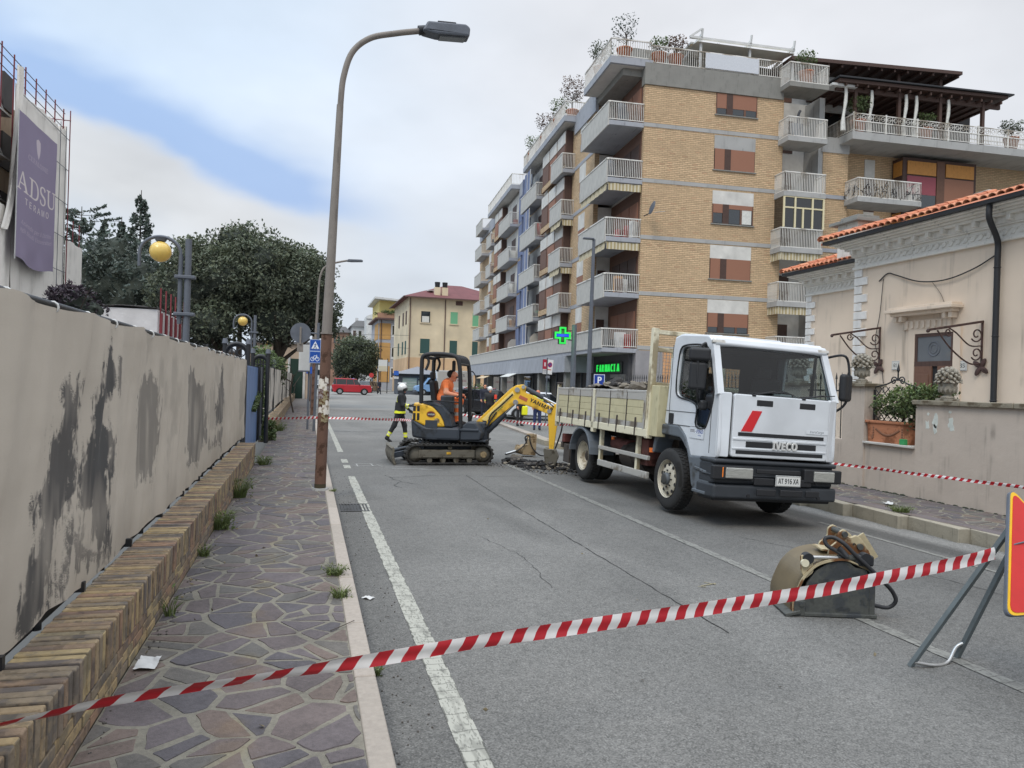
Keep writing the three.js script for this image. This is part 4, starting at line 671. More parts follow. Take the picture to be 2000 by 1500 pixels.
    obj('fascia', rbm(-2.62, -2.50, 2.72, 3.78, -51.2, -7.0, 0.01), K.bluegrey, b); obj('fascia_end', rbm(-2.5, -0.5, 2.72, 3.78, -7.2, -7.02, 0.01), K.bluegrey, b);
    for (const z of [-18, -27]) { obj('glass_screen', ext(roundPoly([[0, 0], [1.6, 0], [1.6, 1.9], [0.35, 1.9], [0, 1.55]], 0.1), 0.04).translate(-2.35, y + 0.02, z - 0.6), mat('frosted_screen', col(168, 162, 152, 0.8), { roughness: 0.4 }), b); }
    for (const [x, z, w, h, m] of [[-1.2, -0.6, 0.6, 0.9, K.white], [-0.8, -0.5, 0.4, 0.8, junk[4]], [-1.7, -0.7, 0.3, 0.5, K.darkMetal]]) obj('stored_item', rb(w, h, 0.25, 0.03, x, y + h / 2, z), m, b); }
  // corner loggia: brown doors facing the street, white wall facing the gable
  for (const y of [...levels, FL[0]]) {
    obj('loggia_back', bm(Xc - 0.02, Xc + 0.05, y, y + 2.85, -5.2, -0.28), K.wood, B);
    for (const [a, c2] of [[-4.6, -3.3], [-3.2, -1.9], [-1.8, -0.5]]) obj('loggia_shutter', bm(Xc - 0.06, Xc - 0.02, y + 0.05, y + 2.15, a, c2), y % 2 > 1 ? K.woodD : K.shutter, B);
    obj('loggia_side', bm(XW + 0.3, Xc, y, y + 2.85, -5.3, -5.18), K.panelW, B); obj('loggia_door', bm(XW + 0.38, Xc - 0.3, y + 0.02, y + 2.0, -5.17, -5.13), K.woodD, B);
    // window strip in the brick between A and B
    const w = sub('window', B); obj('lintel_panel', bm(XW - 0.03, XW, y + 1.95, y + 2.95, -8.4, -7.0), K.panelW, w); obj('shutter', bm(XW - 0.022, XW, y + 0.75, y + 1.94, -8.35, -7.05), K.shutter, w); obj('pane', bm(XW - 0.03, XW - 0.02, y + 0.75, y + 1.2, -8.3, -7.1), K.glass, w);
    const w2 = sub('window', B); obj('lintel_panel', bm(XW - 0.03, XW, y + 1.95, y + 2.95, -44, -42.6), K.panelW, w2); obj('shutter', bm(XW - 0.022, XW, y + 0.75, y + 1.94, -43.95, -42.65), K.shutter, w2);
    // timber bays behind balconies B and D
    for (const [z0, z1] of [[-10.3, -17.0], [-33.8, -38.0]]) {
      const bay = sub('bay', B); obj('side', bm(-2.02, XW, y + 0.02, y + 2.82, z0 - 0.08, z0), K.woodD, bay); obj('front', bm(-2.05, -1.95, y + 0.02, y + 2.82, z1, z0 - 0.08), K.wood, bay);
      const n = z0 > -20 ? 3 : 2, L = (z0 - z1) / n; for (let i = 0; i < n; i++) { obj('panel', bm(-2.1, -2.05, y + 1.95, y + 2.78, z0 - (i + 1) * L + 0.12, z0 - i * L - 0.12), K.panelW, bay); obj('shutter', bm(-2.09, -2.05, y + 0.5, y + 1.85, z0 - (i + 1) * L + 0.18, z0 - i * L - 0.18), i % 2 ? K.shutter : K.wood, bay); }
      obj('infill', bm(-2.1, -2.04, y + 0.04, y + 0.45, z1, z0 - 0.1), K.aptBrick, bay);
    }
    // loggia behind C and blue blinds
    obj('loggia_back', bm(XW - 0.02, XW + 0.03, y, y + 2.8, -23.1, -17.3), K.panelW, B); obj('loggia_door', bm(XW - 0.05, XW - 0.02, y, y + 2.1, -20, -18.4), K.woodD, B);
    const bl = sub('blue_blind', B); const bluem = K.blueBlind ??= mat('blue_blind', col(106, 117, 146, 0.8), { map: T.streak, uv: 1.2, roughness: 0.9 });
    const ztop = y + 2.75; for (let i = 0; i < 2; i++) { obj('blind', bm(-2.40, -2.36, y + 1.0, ztop, -20.9 - i * 1.12, -19.85 - i * 1.12), bluem, bl); obj('rail', bm(-2.44, -2.38, y + 0.9, ztop, -19.86 - i * 1.12, -19.8 - i * 1.12), K.white, bl); }
    obj('blind', bm(-2.34, XW, y + 1.0, ztop, -23.12, -23.06), bluem, bl); obj('blind_foot', bm(-2.40, -2.36, y + 0.0, y + 1.0, -23.1, -19.8), bluem, bl);
    obj('loggia_back', bm(XW - 0.02, XW + 0.03, y, y + 2.8, -33.6, -28), y > 10 ? K.panelW : K.wood, B); obj('loggia_door', bm(XW - 0.05, XW - 0.02, y, y + 2.1, -31, -29.2), K.woodD, B);
    obj('blue_panel', bm(XW - 0.06, XW - 0.02, y + 0.0, y + 2.9, -27.9, -24.6), bluem, B);
    obj('loggia_door', bm(XW - 0.04, XW - 0.02, y, y + 2.1, -40.6, -38.4), K.woodD, B);
  }
  // roof terraces
  const terraces = [[-0.1, -5.0], [-9.6, -22.6], [-27.8, -40.6]];
  for (const [a, c2] of terraces) { const t = sub('roof_terrace', B); obj('slab', rbm(-2.45, Xc + 0.4, 19.82, 20.22, c2, a + 0.15, 0.02), K.bluegrey, t); obj('soffit', bm(-2.35, Xc, 19.805, 19.82, c2 + 0.1, a), K.soffit, t); railBars([-2.4, 20.2, a + 0.1], [-2.4, 20.2, c2], 1.0, Math.round((a - c2) / 0.14), K.railW, t); railBars([-2.4, 20.2, a + 0.1], [Xc + 0.3, 20.2, a + 0.1], 1.0, 17, K.railW, t); }
  obj('terrace_parapet', [bm(XW - 0.1, XW + 0.1, 19.0, 20.25, -9.7, -5.0)], K.bluegrey, B); obj('terrace_parapet', bm(XW - 0.1, XW + 0.1, 19.0, 20.25, -27.8, -22.5), K.bluegrey, B); obj('terrace_parapet', bm(XW - 0.1, XW + 0.1, 19.0, 20.25, -51, -40.5), K.bluegrey, B);
  obj('roof', bm(XW, 8.2, 19.4, 19.8, -51, -0.4), K.concD, B);
  { const t = sub('gable_terrace', B); railBars([Xc + 0.3, 20.05, 0.02], [8.0, 20.05, 0.02], 1.0, 62, K.railW, t); obj('screen_panel', bm(3.2, 6.5, 20.15, 21.0, 0.06, 0.1), mat('white_screen', col(206, 210, 216, 0.85), { map: T.fine, uv: 0.6 }), t); }
  // roof storey set back
  { const p = sub('roof_storey', B); obj('wall', ext([[-0.6, 19.8], [9.2, 19.8], [9.2, 22.1], [0.2, 22.35], [-0.2, 22.3], [-0.6, 21.6]], 20).translate(0, 0, -13.2), K.concD, p); obj('cut', bm(0.6, 8.6, 20.3, 21.35, -3.2, -3.15), K.dark, p);
    obj('stair_tower', bm(4.6, 7.2, 22, 23.9, -8.5, -5), mat('ochre_plaster', col(186, 158, 116, 0.75), { map: T.cloud, uv: 2 }), p); obj('tower_cap', rbm(4.5, 7.3, 23.9, 24.02, -8.6, -4.9, 0.02), K.conc, p); obj('antenna', [bar([7.0, 24, -6], [7.0, 24.7, -6], 0.02, 5), bar([6.7, 24.5, -6], [7.4, 24.5, -6], 0.015, 5), bar([6.8, 24.6, -5.8], [6.8, 24.4, -6.3], 0.015, 5)], K.steel, p); }
  { const p = sub('awning_frame', B); const wm = K.white; for (const x of [3.3, 6.4, 9.2]) { obj('post', bm(x - 0.06, x + 0.06, 20.1, 22.35, -0.9, -0.78), wm, p); obj('arm', beam([x, 22.4, -0.8], [x, 21.95, -3.6], 0.1, 0.14), wm, p); obj('arm_tip', beam([x, 22.3, -0.75], [x + 0.02, 22.75, -0.7], 0.1, 0.1), wm, p); } obj('beam', bm(2.6, 9.3, 22.18, 22.3, -0.9, -0.75), wm, p); obj('cloth', [(() => { const g = new THREE.PlaneGeometry(6.2, 3.2, 10, 10).rotateX(-PI / 2 + 0.16).translate(6.1, 22.2, -2.2); return g; })()], mat('cream_awning', col(200, 196, 186, 0.8), { side: THREE.DoubleSide }), p); obj('side_arm', beam([2.6, 22.25, -0.8], [3.3, 22.75, -0.7], 0.08, 0.1), wm, p); }

  // ---- right part: recess with balconies, then the wing
  obj('recess_wall', bm(8.2, 10.9, 0, 19.4, -2.2, -1.6), K.panelW, B); obj('recess_side', bm(8.15, 8.25, 0, 18.9, -2, -0.05), K.aptBrick, B);
  for (const y of [16.25, 13.1, 9.95, 6.85, 3.9]) { obj('recess_door', bm(8.3, 9.8, y + 0.1, y + 2.05, -1.6, -1.54), K.woodD, B); }
  obj('flue_pipe', tube([[10.1, 18.9, -1.3], [10.0, 18.7, -1.3], [9.95, 17.6, -1.3]], 0.08, 10), K.greyPost, B); obj('boiler_box', rbm(9.5, 10.3, 16.9, 18.1, -1.6, -1.2, 0.03), K.bluegrey, B);
  obj('pier', bm(10.6, 10.95, 0, 19.3, -2, -0.1), K.conc, B);
  obj('brick_wall', bm(10.9, 12.55, 0, 16.9, -0.5, -0.05), K.aptBrick, B); obj('lintel_panel', bm(10.8, 12.6, 16.1, 17.0, -0.1, 0.0), K.conc, B); for (const y of [7.05, 10.2, 13.38]) obj('string_course', bm(10.88, 12.57, y, y + 0.22, -0.1, 0.0), K.bluegrey, B);
  const gableBalcony = (x0, x1, y, d, o = {}) => { const b = sub('balcony', B); obj('slab', ext([[x0, y - 0.28], [x1, y - 0.28], [x1, y], [x0, y]], d + 0.6, 0.01).translate(0, 0, d / 2 - 0.3), o.m ?? K.conc, b); const h = 1.15; railBars([x0 + 0.03, y - 0.05, 0], [x0 + 0.03, y - 0.05, d - 0.04], h, Math.round(d / 0.11), K.railW, b); railBars([x0 + 0.03, y - 0.05, d - 0.04], [x1 - 0.03, y - 0.05, d - 0.04], h, Math.round((x1 - x0) / 0.105), K.railW, b); railBars([x1 - 0.03, y - 0.05, d - 0.04], [x1 - 0.03, y - 0.05, 0], h, Math.round(d / 0.11), K.railW, b); if (o.awn) obj('awning', [(() => { const g = new THREE.PlaneGeometry(x1 - x0 - 0.1, 0.42, 40, 2), p = g.attributes.position; for (let i = 0; i < p.count; i++) p.setZ(i, 0.03 * Math.sin(p.getX(i) * 9)); g.computeVertexNormals(); return g.translate((x0 + x1) / 2, y - 0.5, d - 0.1); })(), (() => { const g = new THREE.PlaneGeometry(d, 0.42, 14, 2), p = g.attributes.position; for (let i = 0; i < p.count; i++) p.setZ(i, 0.03 * Math.sin(p.getX(i) * 9)); g.computeVertexNormals(); return g.rotateY(-PI / 2).translate(x0 + 0.08, y - 0.5, d / 2); })()], K.awning, b); return b; };
  gableBalcony(7.9, 10.4, 16.45, 1.07); gableBalcony(7.75, 10.4, 13.3, 1.07); gableBalcony(7.6, 10.3, 10.1, 1.07, { awn: true }); gableBalcony(7.5, 10.3, 7.0, 1.07, { awn: true }); gableBalcony(7.45, 10.3, 3.9, 1.07); gableBalcony(7.9, 10.4, 19.55, 1.07, { m: K.concD });
  // glazed balcony
  { const g = sub('glazed_veranda', B), fr = mat('cream_aluminium', col(200, 190, 156, 0.8), { roughness: 0.5 }), x0 = 7.8, x1 = 10.3, y0 = 11.25, y1 = 13.0, z = 1.0; obj('glass', [bm(x0, x1, y0, y1, z - 0.03, z - 0.01), bm(x0, x0 + 0.02, y0, y1, 0, z - 0.03)], K.glassDark, g); for (const x of [x0, 8.5, 9.0, 9.6, x1]) obj('mullion', bm(x - 0.05, x + 0.05, y0, x === 9.0 ? y1 - 0.6 : y1, z - 0.02, z + 0.05), fr, g); for (const y of [y1 - 0.62, y1]) obj('transom', bm(x0, x1, y - 0.04, y + 0.04, z - 0.015, z + 0.045), fr, g); obj('air_conditioner', rbm(7.85, 8.0, 12.4, 12.8, 0.3, 0.9, 0.03), K.white, g); obj('curtain', [bm(8.55, 8.95, y0, y1 - 0.7, z - 0.08, z - 0.06), bm(9.1, 9.5, y0, y1 - 0.7, z - 0.08, z - 0.06)], K.curtain, g); }
  // wing
  obj('wing_wall', bm(12.5, 32, 0, 16.6, -2.4, -1.2), K.aptBrick, B);
  for (const y of [13.1, 9.95, 6.8]) { for (const [a, c2] of [[12.6, 13.3], [14.5, 15.2]]) { obj('wing_lintel', bm(a, c2, y + 2.1, y + 3.2, -1.2, -1.15), K.panelW, B); obj('wing_door', bm(a, c2, y, y + 2.1, -1.2, -1.13), K.woodD, B); } }
  gableBalcony(12.35, 16.6, 13.3, 1.2); gableBalcony(12.35, 16.6, 10.1, 1.2); gableBalcony(21.2, 25.5, 13.3, 1.2);
  obj('tangled_vine', (() => { const r = rng(404), g = []; for (let i = 0; i < 70; i++) { const x = 12.4 + (i < 25 ? 0 : r() * 4.1), z = i < 25 ? r() * 1.1 : 1.18, y = 13.3 + r() * 0.9; g.push(tube([[x, y, z], [x + (i < 25 ? 0 : (r() - 0.5) * 0.5), y + (r() - 0.5) * 0.5, z + (r() - 0.5) * 0.2], [x + (r() - 0.5) * 0.4, 13.35 + r() * 0.5, z]], 0.014, 6, 4)); } return g; })(), K.darkMetal, B).userData.kind = 'stuff';
  { const w = sub('timber_bay', B); for (const [y, k] of [[13.05, 1], [9.9, 0]]) { obj('frame', bm(16.4, 21.6, y, y + 3.3, -1.1, -0.2), K.woodD, w); obj('head_panel', bm(16.7, 18.7, y + 2.3, y + 3.1, -0.2, -0.14), K.woodO, w); obj('head_panel', bm(19.4, 21.4, y + 2.3, y + 3.1, -0.2, -0.14), K.woodO, w); obj('blind', bm(16.7, 18.7, y + (k ? 1.1 : 0.4), y + 2.2, -0.2, -0.15), k ? mat('faded_red_blind', col(140, 76, 84, 0.8)) : K.shutter, w); if (k) obj('pane', bm(16.7, 18.7, y + 0.3, y + 1.1, -0.2, -0.16), K.glass, w); obj('shutter', bm(19.3, 21.4, y + 0.2, y + 2.2, -0.2, -0.15), K.shutter, w); obj('stile', bm(18.75, 19.3, y + 0.1, y + 3.2, -0.2, -0.13), K.wood, w); obj('side_panel', bm(16.38, 16.42, y + 2.2, y + 3.1, -1.0, -0.25), K.woodO, w); } }
  // wing terrace with pergola roofs
  { const t = sub('wing_terrace', B); obj('slab', [ext([[11.9, 16.6], [32, 16.6], [32, 17.05], [11.9, 17.05]], 4).translate(0, 0, -0.8)], K.conc, t); railBars([11.95, 17.05, 1.16], [11.95, 17.05, -1.2], 1.0, 18, K.railW, t); railBars([11.95, 17.05, 1.16], [30, 17.05, 1.16], 0.62, 165, K.railW, t);
    const orn = []; for (let x = 12.0; x < 30; x += 0.42) { orn.push(bx(0.03, 0.34, 0.02, x, 17.9, 1.16), new THREE.TorusGeometry(0.12, 0.022, 4, 10).translate(x + 0.21, 17.9, 1.16), bx(0.34, 0.02, 0.02, x + 0.21, 17.9, 1.16)); } orn.push(bx(18.1, 0.05, 0.05, 21, 18.1, 1.16)); obj('ornamental_rail', orn, K.railW, t); for (const x of [12.0, 14.1, 16.2, 18.3, 20.4, 22.5, 24.6]) obj('rail_post', bm(x - 0.035, x + 0.035, 17.0, 18.18, 1.1, 1.2), K.railW, t);
    obj('back_wall', bm(10.9, 24, 17.05, 20.6, -3.8, -3.4), K.dark, t);
    obj('lower_roof', ext([[10.9, 19.75], [22.3, 19.95], [22.3, 20.12], [10.9, 19.95]], 5).translate(0, 0, -1.2), K.woodD, t); obj('ledge', rbm(10.6, 12.2, 19.6, 19.75, 0.3, 1.1, 0.02), K.white, t);
    obj('roof_tiles', ext([[10.8, 19.97], [22.6, 20.14], [22.6, 20.22], [10.8, 20.06]], 5.3).translate(0, 0, -1.2), K.darkMetal, t);
    for (const x of [12.3, 15.2, 18.0, 21.0]) obj('post', bm(x - 0.09, x + 0.09, 17.05, 19.8, 0.7, 0.88), K.woodD, t); obj('beam', bm(11, 22.2, 19.45, 19.72, 0.7, 0.85), K.woodD, t);
    for (let x = 11.4; x < 22.2; x += 0.7) obj('rafter', bm(x - 0.05, x + 0.05, 19.62, 19.78, -3.6, 1.25), K.woodD, t);
    for (const x of [11.5, 13.2, 15.5, 16.2, 18.4]) obj('curtain', (() => { const g = new THREE.CylinderGeometry(0.1, 0.17, 2.5, 14, 6), p = g.attributes.position; for (let i = 0; i < p.count; i++) { const a = Math.atan2(p.getZ(i), p.getX(i)), y = p.getY(i), s = (0.75 + 0.25 * Math.sin(a * 5)) * (y < 0.3 && y > -0.6 ? 0.7 : 1); p.setX(i, p.getX(i) * s + 0.08 * Math.sin(y * 2)); p.setZ(i, p.getZ(i) * s); } g.computeVertexNormals(); return g.translate(x, 18.35, 0.95); })(), K.curtain, t);
    obj('attic_wall', bm(9.3, 14.3, 19.4, 21.5, -2.3, -2), K.white, t); obj('attic_window', [bm(10.9, 12.9, 19.9, 21.05, -2, -1.93)], K.wood, t); obj('attic_pane', bm(11.7, 12.15, 19.95, 20.95, -1.93, -1.9), K.glassDark, t); obj('attic_shutter', bm(9.35, 9.9, 19.6, 21.1, -2, -1.93), K.wood, t);
    obj('upper_roof', ext([[8.9, 21.5], [20.6, 21.9], [20.6, 22.1], [8.9, 21.72]], 6).translate(0, 0, -3.4), K.woodD, t); for (let x = 9.6; x < 20.4; x += 0.9) obj('rafter', bm(x - 0.06, x + 0.06, 21.34 + (x - 9) * 0.034, 21.52 + (x - 9) * 0.034, -6, -0.5), K.woodD, t); for (const x of [16.6, 19.6]) obj('post', bm(x - 0.1, x + 0.1, 20, 21.8, -1.2, -1.0), K.woodD, t);
    obj('far_parapet', bm(20, 34, 17, 19.2, -7, -6.6), K.concD, t); railBars([20, 19.2, -6.6], [34, 19.2, -6.6], 1.3, 12, K.railW, t); }
  // ground floor: dark shop fronts under the slab
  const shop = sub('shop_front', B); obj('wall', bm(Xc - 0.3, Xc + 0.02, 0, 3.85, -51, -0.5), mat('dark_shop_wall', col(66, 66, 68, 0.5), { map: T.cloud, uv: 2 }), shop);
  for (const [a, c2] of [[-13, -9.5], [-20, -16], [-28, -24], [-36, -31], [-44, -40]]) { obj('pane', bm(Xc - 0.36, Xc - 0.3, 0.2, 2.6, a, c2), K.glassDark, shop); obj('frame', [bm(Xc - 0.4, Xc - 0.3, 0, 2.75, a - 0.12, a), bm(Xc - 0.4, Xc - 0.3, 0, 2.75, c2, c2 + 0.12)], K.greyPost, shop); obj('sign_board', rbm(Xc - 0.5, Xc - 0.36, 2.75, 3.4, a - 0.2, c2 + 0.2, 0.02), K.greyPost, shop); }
  for (const z of [-7.6, -15, -22.5, -30, -38, -46]) obj('column', bm(-2.4, -1.9, 0, 2.75, z - 0.3, z + 0.3), K.concD, shop);
  obj('shop_door', bm(Xc - 0.36, Xc - 0.3, 0, 2.4, -3.2, -1.2), K.glassDark, shop); obj('door_frame', [bm(Xc - 0.42, Xc - 0.3, 0, 2.6, -1.2, -1.0), bm(Xc - 0.42, Xc - 0.3, 2.4, 2.6, -3.3, -1.2)], K.concD, shop);
  obj('notice', bm(Xc - 0.34, Xc - 0.31, 1.9, 2.2, -5.2, -4.4), mat('yellow_notice', col(190, 200, 70, 0.6)), shop); obj('shop_awning', [beam([-2.6, 2.75, -24], [-3.3, 2.45, -24], 4, 0.04, [0, 1, 0])], K.curtain, shop); obj('shop_awning', [beam([-2.6, 2.6, -38], [-3.2, 2.35, -38], 5, 0.04, [0, 1, 0])], mat('tan_awning', col(190, 170, 140, 0.8)), shop);
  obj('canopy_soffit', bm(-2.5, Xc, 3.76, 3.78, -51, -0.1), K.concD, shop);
  // lit pharmacy lettering
  const green = mat('lit_green_letter', new THREE.Color(0.01, 0.1, 0.02), { emissive: new THREE.Color(0.03, 1.0, 0.12), emissiveIntensity: 0.75, roughness: 0.5 });
  const sg = thing('pharmacy_sign', 'lit green FARMACIA letters on the dark shop wall', 'shop sign'); inApt(sg, Xc - 0.36, 0, 0);
  obj('board', rbm(-0.02, 0.04, 2.66, 3.34, -6.3, -1.4, 0.01), K.black, sg);
  const font = await new FontLoader().loadAsync('fonts/droid/droid_sans_bold.typeface.json'); K.font = font;
  [...'FARMACIA'].forEach((ch, i) => { const g = new TextGeometry(ch, { font, size: 0.44, depth: 0.05, curveSegments: 3 }).scale(0.92, 1, 1).rotateY(-PI / 2); const w = new THREE.Box3().setFromBufferAttribute(g.attributes.position); obj('letter', g.translate(-0.03, 2.78, -5.95 + i * 0.545 - w.min.z), green, sg); });
  // cross sign on its own post
  const cp = thing('pharmacy_cross', 'lit green and blue pharmacy cross on a grey post in front of the arcade', 'shop sign', [12.35, -0.1, -33.8]);
  obj('post', cy(0.13, 0.12, 4.9, 0, 2.45, 0, 10), K.greyPost, cp); obj('bracket', [bar([0, 4.6, 0], [-0.3, 4.6, 0], 0.025, 6), bar([0, 4.15, 0], [-0.3, 4.15, 0], 0.025, 6)], K.darkMetal, cp);
  cp.scale.setScalar(1); const cross = (a, w) => [[-w, -a], [w, -a], [w, -w], [a, -w], [a, w], [w, w], [w, a], [-w, a], [-w, w], [-a, w], [-a, -w], [-w, -w]];
  obj('cross_body', ext(cross(0.42, 0.18), 0.18, 0.015).translate(-0.62, 4.35, 0), K.black, cp); obj('cross_tube', ext(cross(0.405, 0.168), 0.05, 0, [cross(0.325, 0.09)]).translate(-0.62, 4.35, 0.105), green, cp);
  obj('cross_display', [bm(-0.93, -0.31, 4.29, 4.42, 0.09, 0.105)], mat('lit_blue_display', new THREE.Color(0.01, 0.01, 0.1), { emissive: new THREE.Color(0.03, 0.03, 1.0), emissiveIntensity: 0.8 }), cp); obj('cross_inner', bm(-0.69, -0.55, 4.1, 4.6, 0.089, 0.098), mat('dark_led', col(70, 60, 60, 1)), cp);
  const gl = new THREE.PointLight(0x30ff60, 1, 8); gl.position.set(11.7, 4.3, -33.4); scene.add(gl);

  // potted plants on the terraces
  const pot = (label, x, y, z, h, R, seed, m, potM, n = 420) => { const t = thing('potted_plant', label, 'potted plant'), r = rng(seed); obj('pot', lathe([[0, 0], [0.3, 0], [0.42, 0.65], [0.46, 0.68], [0.46, 0.75], [0.38, 0.75], [0.36, 0.6], [0, 0.6]], 16), potM, t); obj('stem', limbs(V(0, 0.6, 0), V(0.05, 0.6 + h * 0.55, 0), 0.035, 9, R * 0.9, r), K.bark, t); obj('leaf_mass', leaves(crownPoints([[0, 0.7 + h * 0.65, 0, R, h * 0.42]], n, r, 0.2), r, 0.14, 0.5), m, t).userData.kind = 'stuff'; inApt(t, x, y, z); return t; };
  const terr = mat('terracotta', col(166, 104, 74, 0.8), { map: T.cloud, uv: 0.8 });
  pot('leafy potted tree on the topmost roof corner above the concrete slab', -1.4, 20.25, -0.7, 2.0, 0.85, 501, LM.conifer, terr, 260); pot('reddish potted shrub on the second roof terrace', -1.6, 20.25, -10.6, 2.4, 0.9, 502, LM.dry, terr, 700); pot('dark green potted shrub at the outer end of the corner roof terrace', -1.9, 20.25, -3.4, 1.6, 0.8, 503, LM.oak, terr, 500); pot('green shrub left of the reddish one on the second roof terrace', -2.0, 20.25, -12.6, 1.6, 0.8, 504, LM.bush, terr, 420); pot('brownish shrub in the middle of the second roof terrace', -2.0, 20.25, -16.5, 1.9, 0.9, 505, LM.dry, terr, 500); pot('small green shrub at the far end of the second roof terrace', -2.0, 20.25, -20.8, 1.5, 0.8, 506, LM.bush, terr, 420);
  pot('leafy plant in the small top balcony of the gable', 9.2, 19.6, 0.6, 1.3, 0.6, 507, LM.bush, terr, 420); pot('low shrub behind the gable terrace railing', 1.6, 20.1, -0.5, 1.2, 0.7, 508, LM.dry, terr, 360); pot('low green shrub near the left end of the gable terrace railing', 0.6, 20.1, -0.5, 1.0, 0.6, 512, LM.bush, terr, 300); pot('big fern like plant at the left end of the wing terrace', 12.6, 17.1, 0.7, 1.5, 0.7, 509, LM.bush, terr, 500); pot('green plant behind the wing terrace railing, between two curtains', 17.2, 17.1, 0.6, 1.0, 0.6, 510, LM.bush, terr, 300); pot('dark green bush at the right end of the wing terrace', 23.2, 17.1, 0.7, 1.1, 0.8, 511, LM.oak, terr, 500);
}

// ---------------------------------------------------------------- villa, garden wall and what stands on it
{
  const plaster = mat('pink_beige_plaster', col(200, 184, 166, 0.8), { map: T.streak, uv: 4, bumpMap: T.fineB, bumpScale: 0.003, roughness: 0.95 });
  const trim = mat('grey_white_trim', col(202, 198, 190, 0.8), { map: T.streak, uv: 1.6, bumpMap: T.fineB, bumpScale: 0.002, roughness: 0.9 });
  const quoin = mat('white_quoin', col(214, 212, 208, 0.8), { map: T.cloud, uv: 0.9, roughness: 0.9 });
  const tile = [[220, 142, 104], [212, 130, 92], [228, 156, 118], [204, 126, 94]].map((c, i) => mat('roof_tile_clay_' + 'abcd'[i], col(...c, 1.1), { map: T.cloud, uv: 0.6, roughness: 0.85 }));
  const v = thing('villa', 'pale pink villa with white quoins, moulded cornice and orange tiled roof', 'villa');
  const X = 14.5, Y0 = 0, YC = 5.3;
  obj('wall', [bm(X, 24, Y0, 6.0, -17.22, -11.55), bm(X, 24, Y0, 6, -11.6, -4)], plaster, v);
  obj('wing_wall', bm(17, 25, Y0, 6.0, -22.6, -17.2), plaster, v);
  obj('plinth', [bm(X - 0.06, X + 0.1, Y0, 0.7, -17.28, -5)], trim, v);
  // cornice: stacked mouldings that run round the corner
  const cornice = (x, z0, z1) => {
    const c = sub('cornice', v), st = (y0, y1, p, b = 0.012) => obj('moulding', rbm(x - p, x + 0.3, y0, y1, z0 - p, z1, b), trim, c);
    st(5.26, 5.33, 0.09); st(5.33, 5.60, 0.045, 0.004); st(5.60, 5.64, 0.10); st(5.79, 5.86, 0.24); st(5.64, 5.79, 0.12, 0.004); st(5.86, 5.91, 0.32); st(5.91, 5.96, 0.42); st(5.96, 6.03, 0.52);
    for (let z = z0 - 0.02; z < z1 - 0.1; z += 0.43) obj('modillion', rb(0.17, 0.12, 0.1, 0.012, x - 0.17, 5.73, z + 0.06), trim, c);
    const scroll = []; for (let z = z0 + 0.12; z < z1 - 0.1; z += 0.2) { scroll.push(new THREE.TorusGeometry(0.07, 0.014, 5, 12, 4.6).rotateY(PI / 2).translate(x - 0.052, 5.465, z), tube([[x - 0.052, 5.395, z - 0.04], [x - 0.058, 5.44, z + 0.06], [x - 0.052, 5.53, z + 0.12]], 0.012, 6, 4)); } obj('relief_scroll', scroll, trim, c).userData.kind = 'stuff';
    obj('gutter', bm(x - 0.66, x - 0.5, 6.0, 6.09, z0 - 0.62, z1), K.black, c);
  };
  cornice(X, -17.22, -4); cornice(17, -22.6, -17.25);
  // quoins
  const quoins = (x, z, dir) => { for (let k = 0; k < 20; k++) { const y = 0.62 + k * 0.233, L = k % 2 ? 0.24 : 0.44; obj('quoin', rbm(x - 0.045, x + 0.1, y + 0.01, y + 0.223, dir > 0 ? z - 0.045 : z - L, dir > 0 ? z + L : z + 0.02, 0.015), quoin, v); } };
  quoins(X, -17.22, 1); quoins(17, -22.6, 1); quoins(X, -11.6, -1); quoins(17, -17.3, -1);
  // roof of clay tiles
  const tg = (() => { const n = 6, p = [], L = 0.42, r0 = 0.105, r1 = 0.085, th = 0.016; for (const [R, s] of [[0, 1], [-th, -1]]) for (let i = 0; i < n; i++) { const a0 = PI * i / n, a1 = PI * (i + 1) / n, P = (a, r, x) => [x, Math.sin(a) * (r + R) * 0.8, Math.cos(a) * (r + R)]; const A = P(a0, r0, 0), B = P(a1, r0, 0), C = P(a1, r1, L), D = P(a0, r1, L); const q = s > 0 ? [A, C, B, A, D, C] : [A, B, C, A, C, D]; for (const w of q) p.push(...w); } for (let i = 0; i < n; i++) { const a0 = PI * i / n, a1 = PI * (i + 1) / n, P = (a, r) => [0, Math.sin(a) * r * 0.8, Math.cos(a) * r], A = P(a0, r0), B = P(a1, r0), C = P(a1, r0 - th), D = P(a0, r0 - th); for (const w of [A, B, C, A, C, D]) p.push(...w); } const g = new THREE.BufferGeometry(); g.setAttribute('position', new THREE.Float32BufferAttribute(p, 3)); g.computeVertexNormals(); return boxUV(fin(g), 0.6); })();
  const roof = (x, z0, z1, n, rows, seed) => {
    const g = sub('roof', v), r = rng(seed), slope = 0.32, ey = 6.1; obj('roof_deck', ext([[x - 0.62, ey - 0.03], [x + 6, ey - 0.03 + 6.62 * slope], [x + 6, ey - 0.1 + 6.6 * slope], [x - 0.62, ey - 0.09]], z1 - z0 + 0.5).translate(0, 0, (z0 + z1) / 2), tile[1], g);
    const rest = []; for (let j = 0; j < rows; j++) for (let i = 0; i < n; i++) { const m = mesh('roof_tile', tg, tile[Math.floor(r() * 4)]); m.position.set(x - 0.70 + j * 0.36 + (r() - 0.5) * 0.02, ey + 0.0 + j * 0.36 * slope + 0.006, z0 - 0.15 + i * (z1 - z0 + 0.2) / n + (r() - 0.5) * 0.01); m.rotation.set((r() - 0.5) * 0.03, 0, Math.atan(slope)); if (i < 37) g.add(m); else { m.updateMatrix(); rest.push(tg.clone().applyMatrix4(m.matrix)); } } if (rest.length) obj('roof_tiles', rest, tile[2], g).userData.kind = 'stuff';
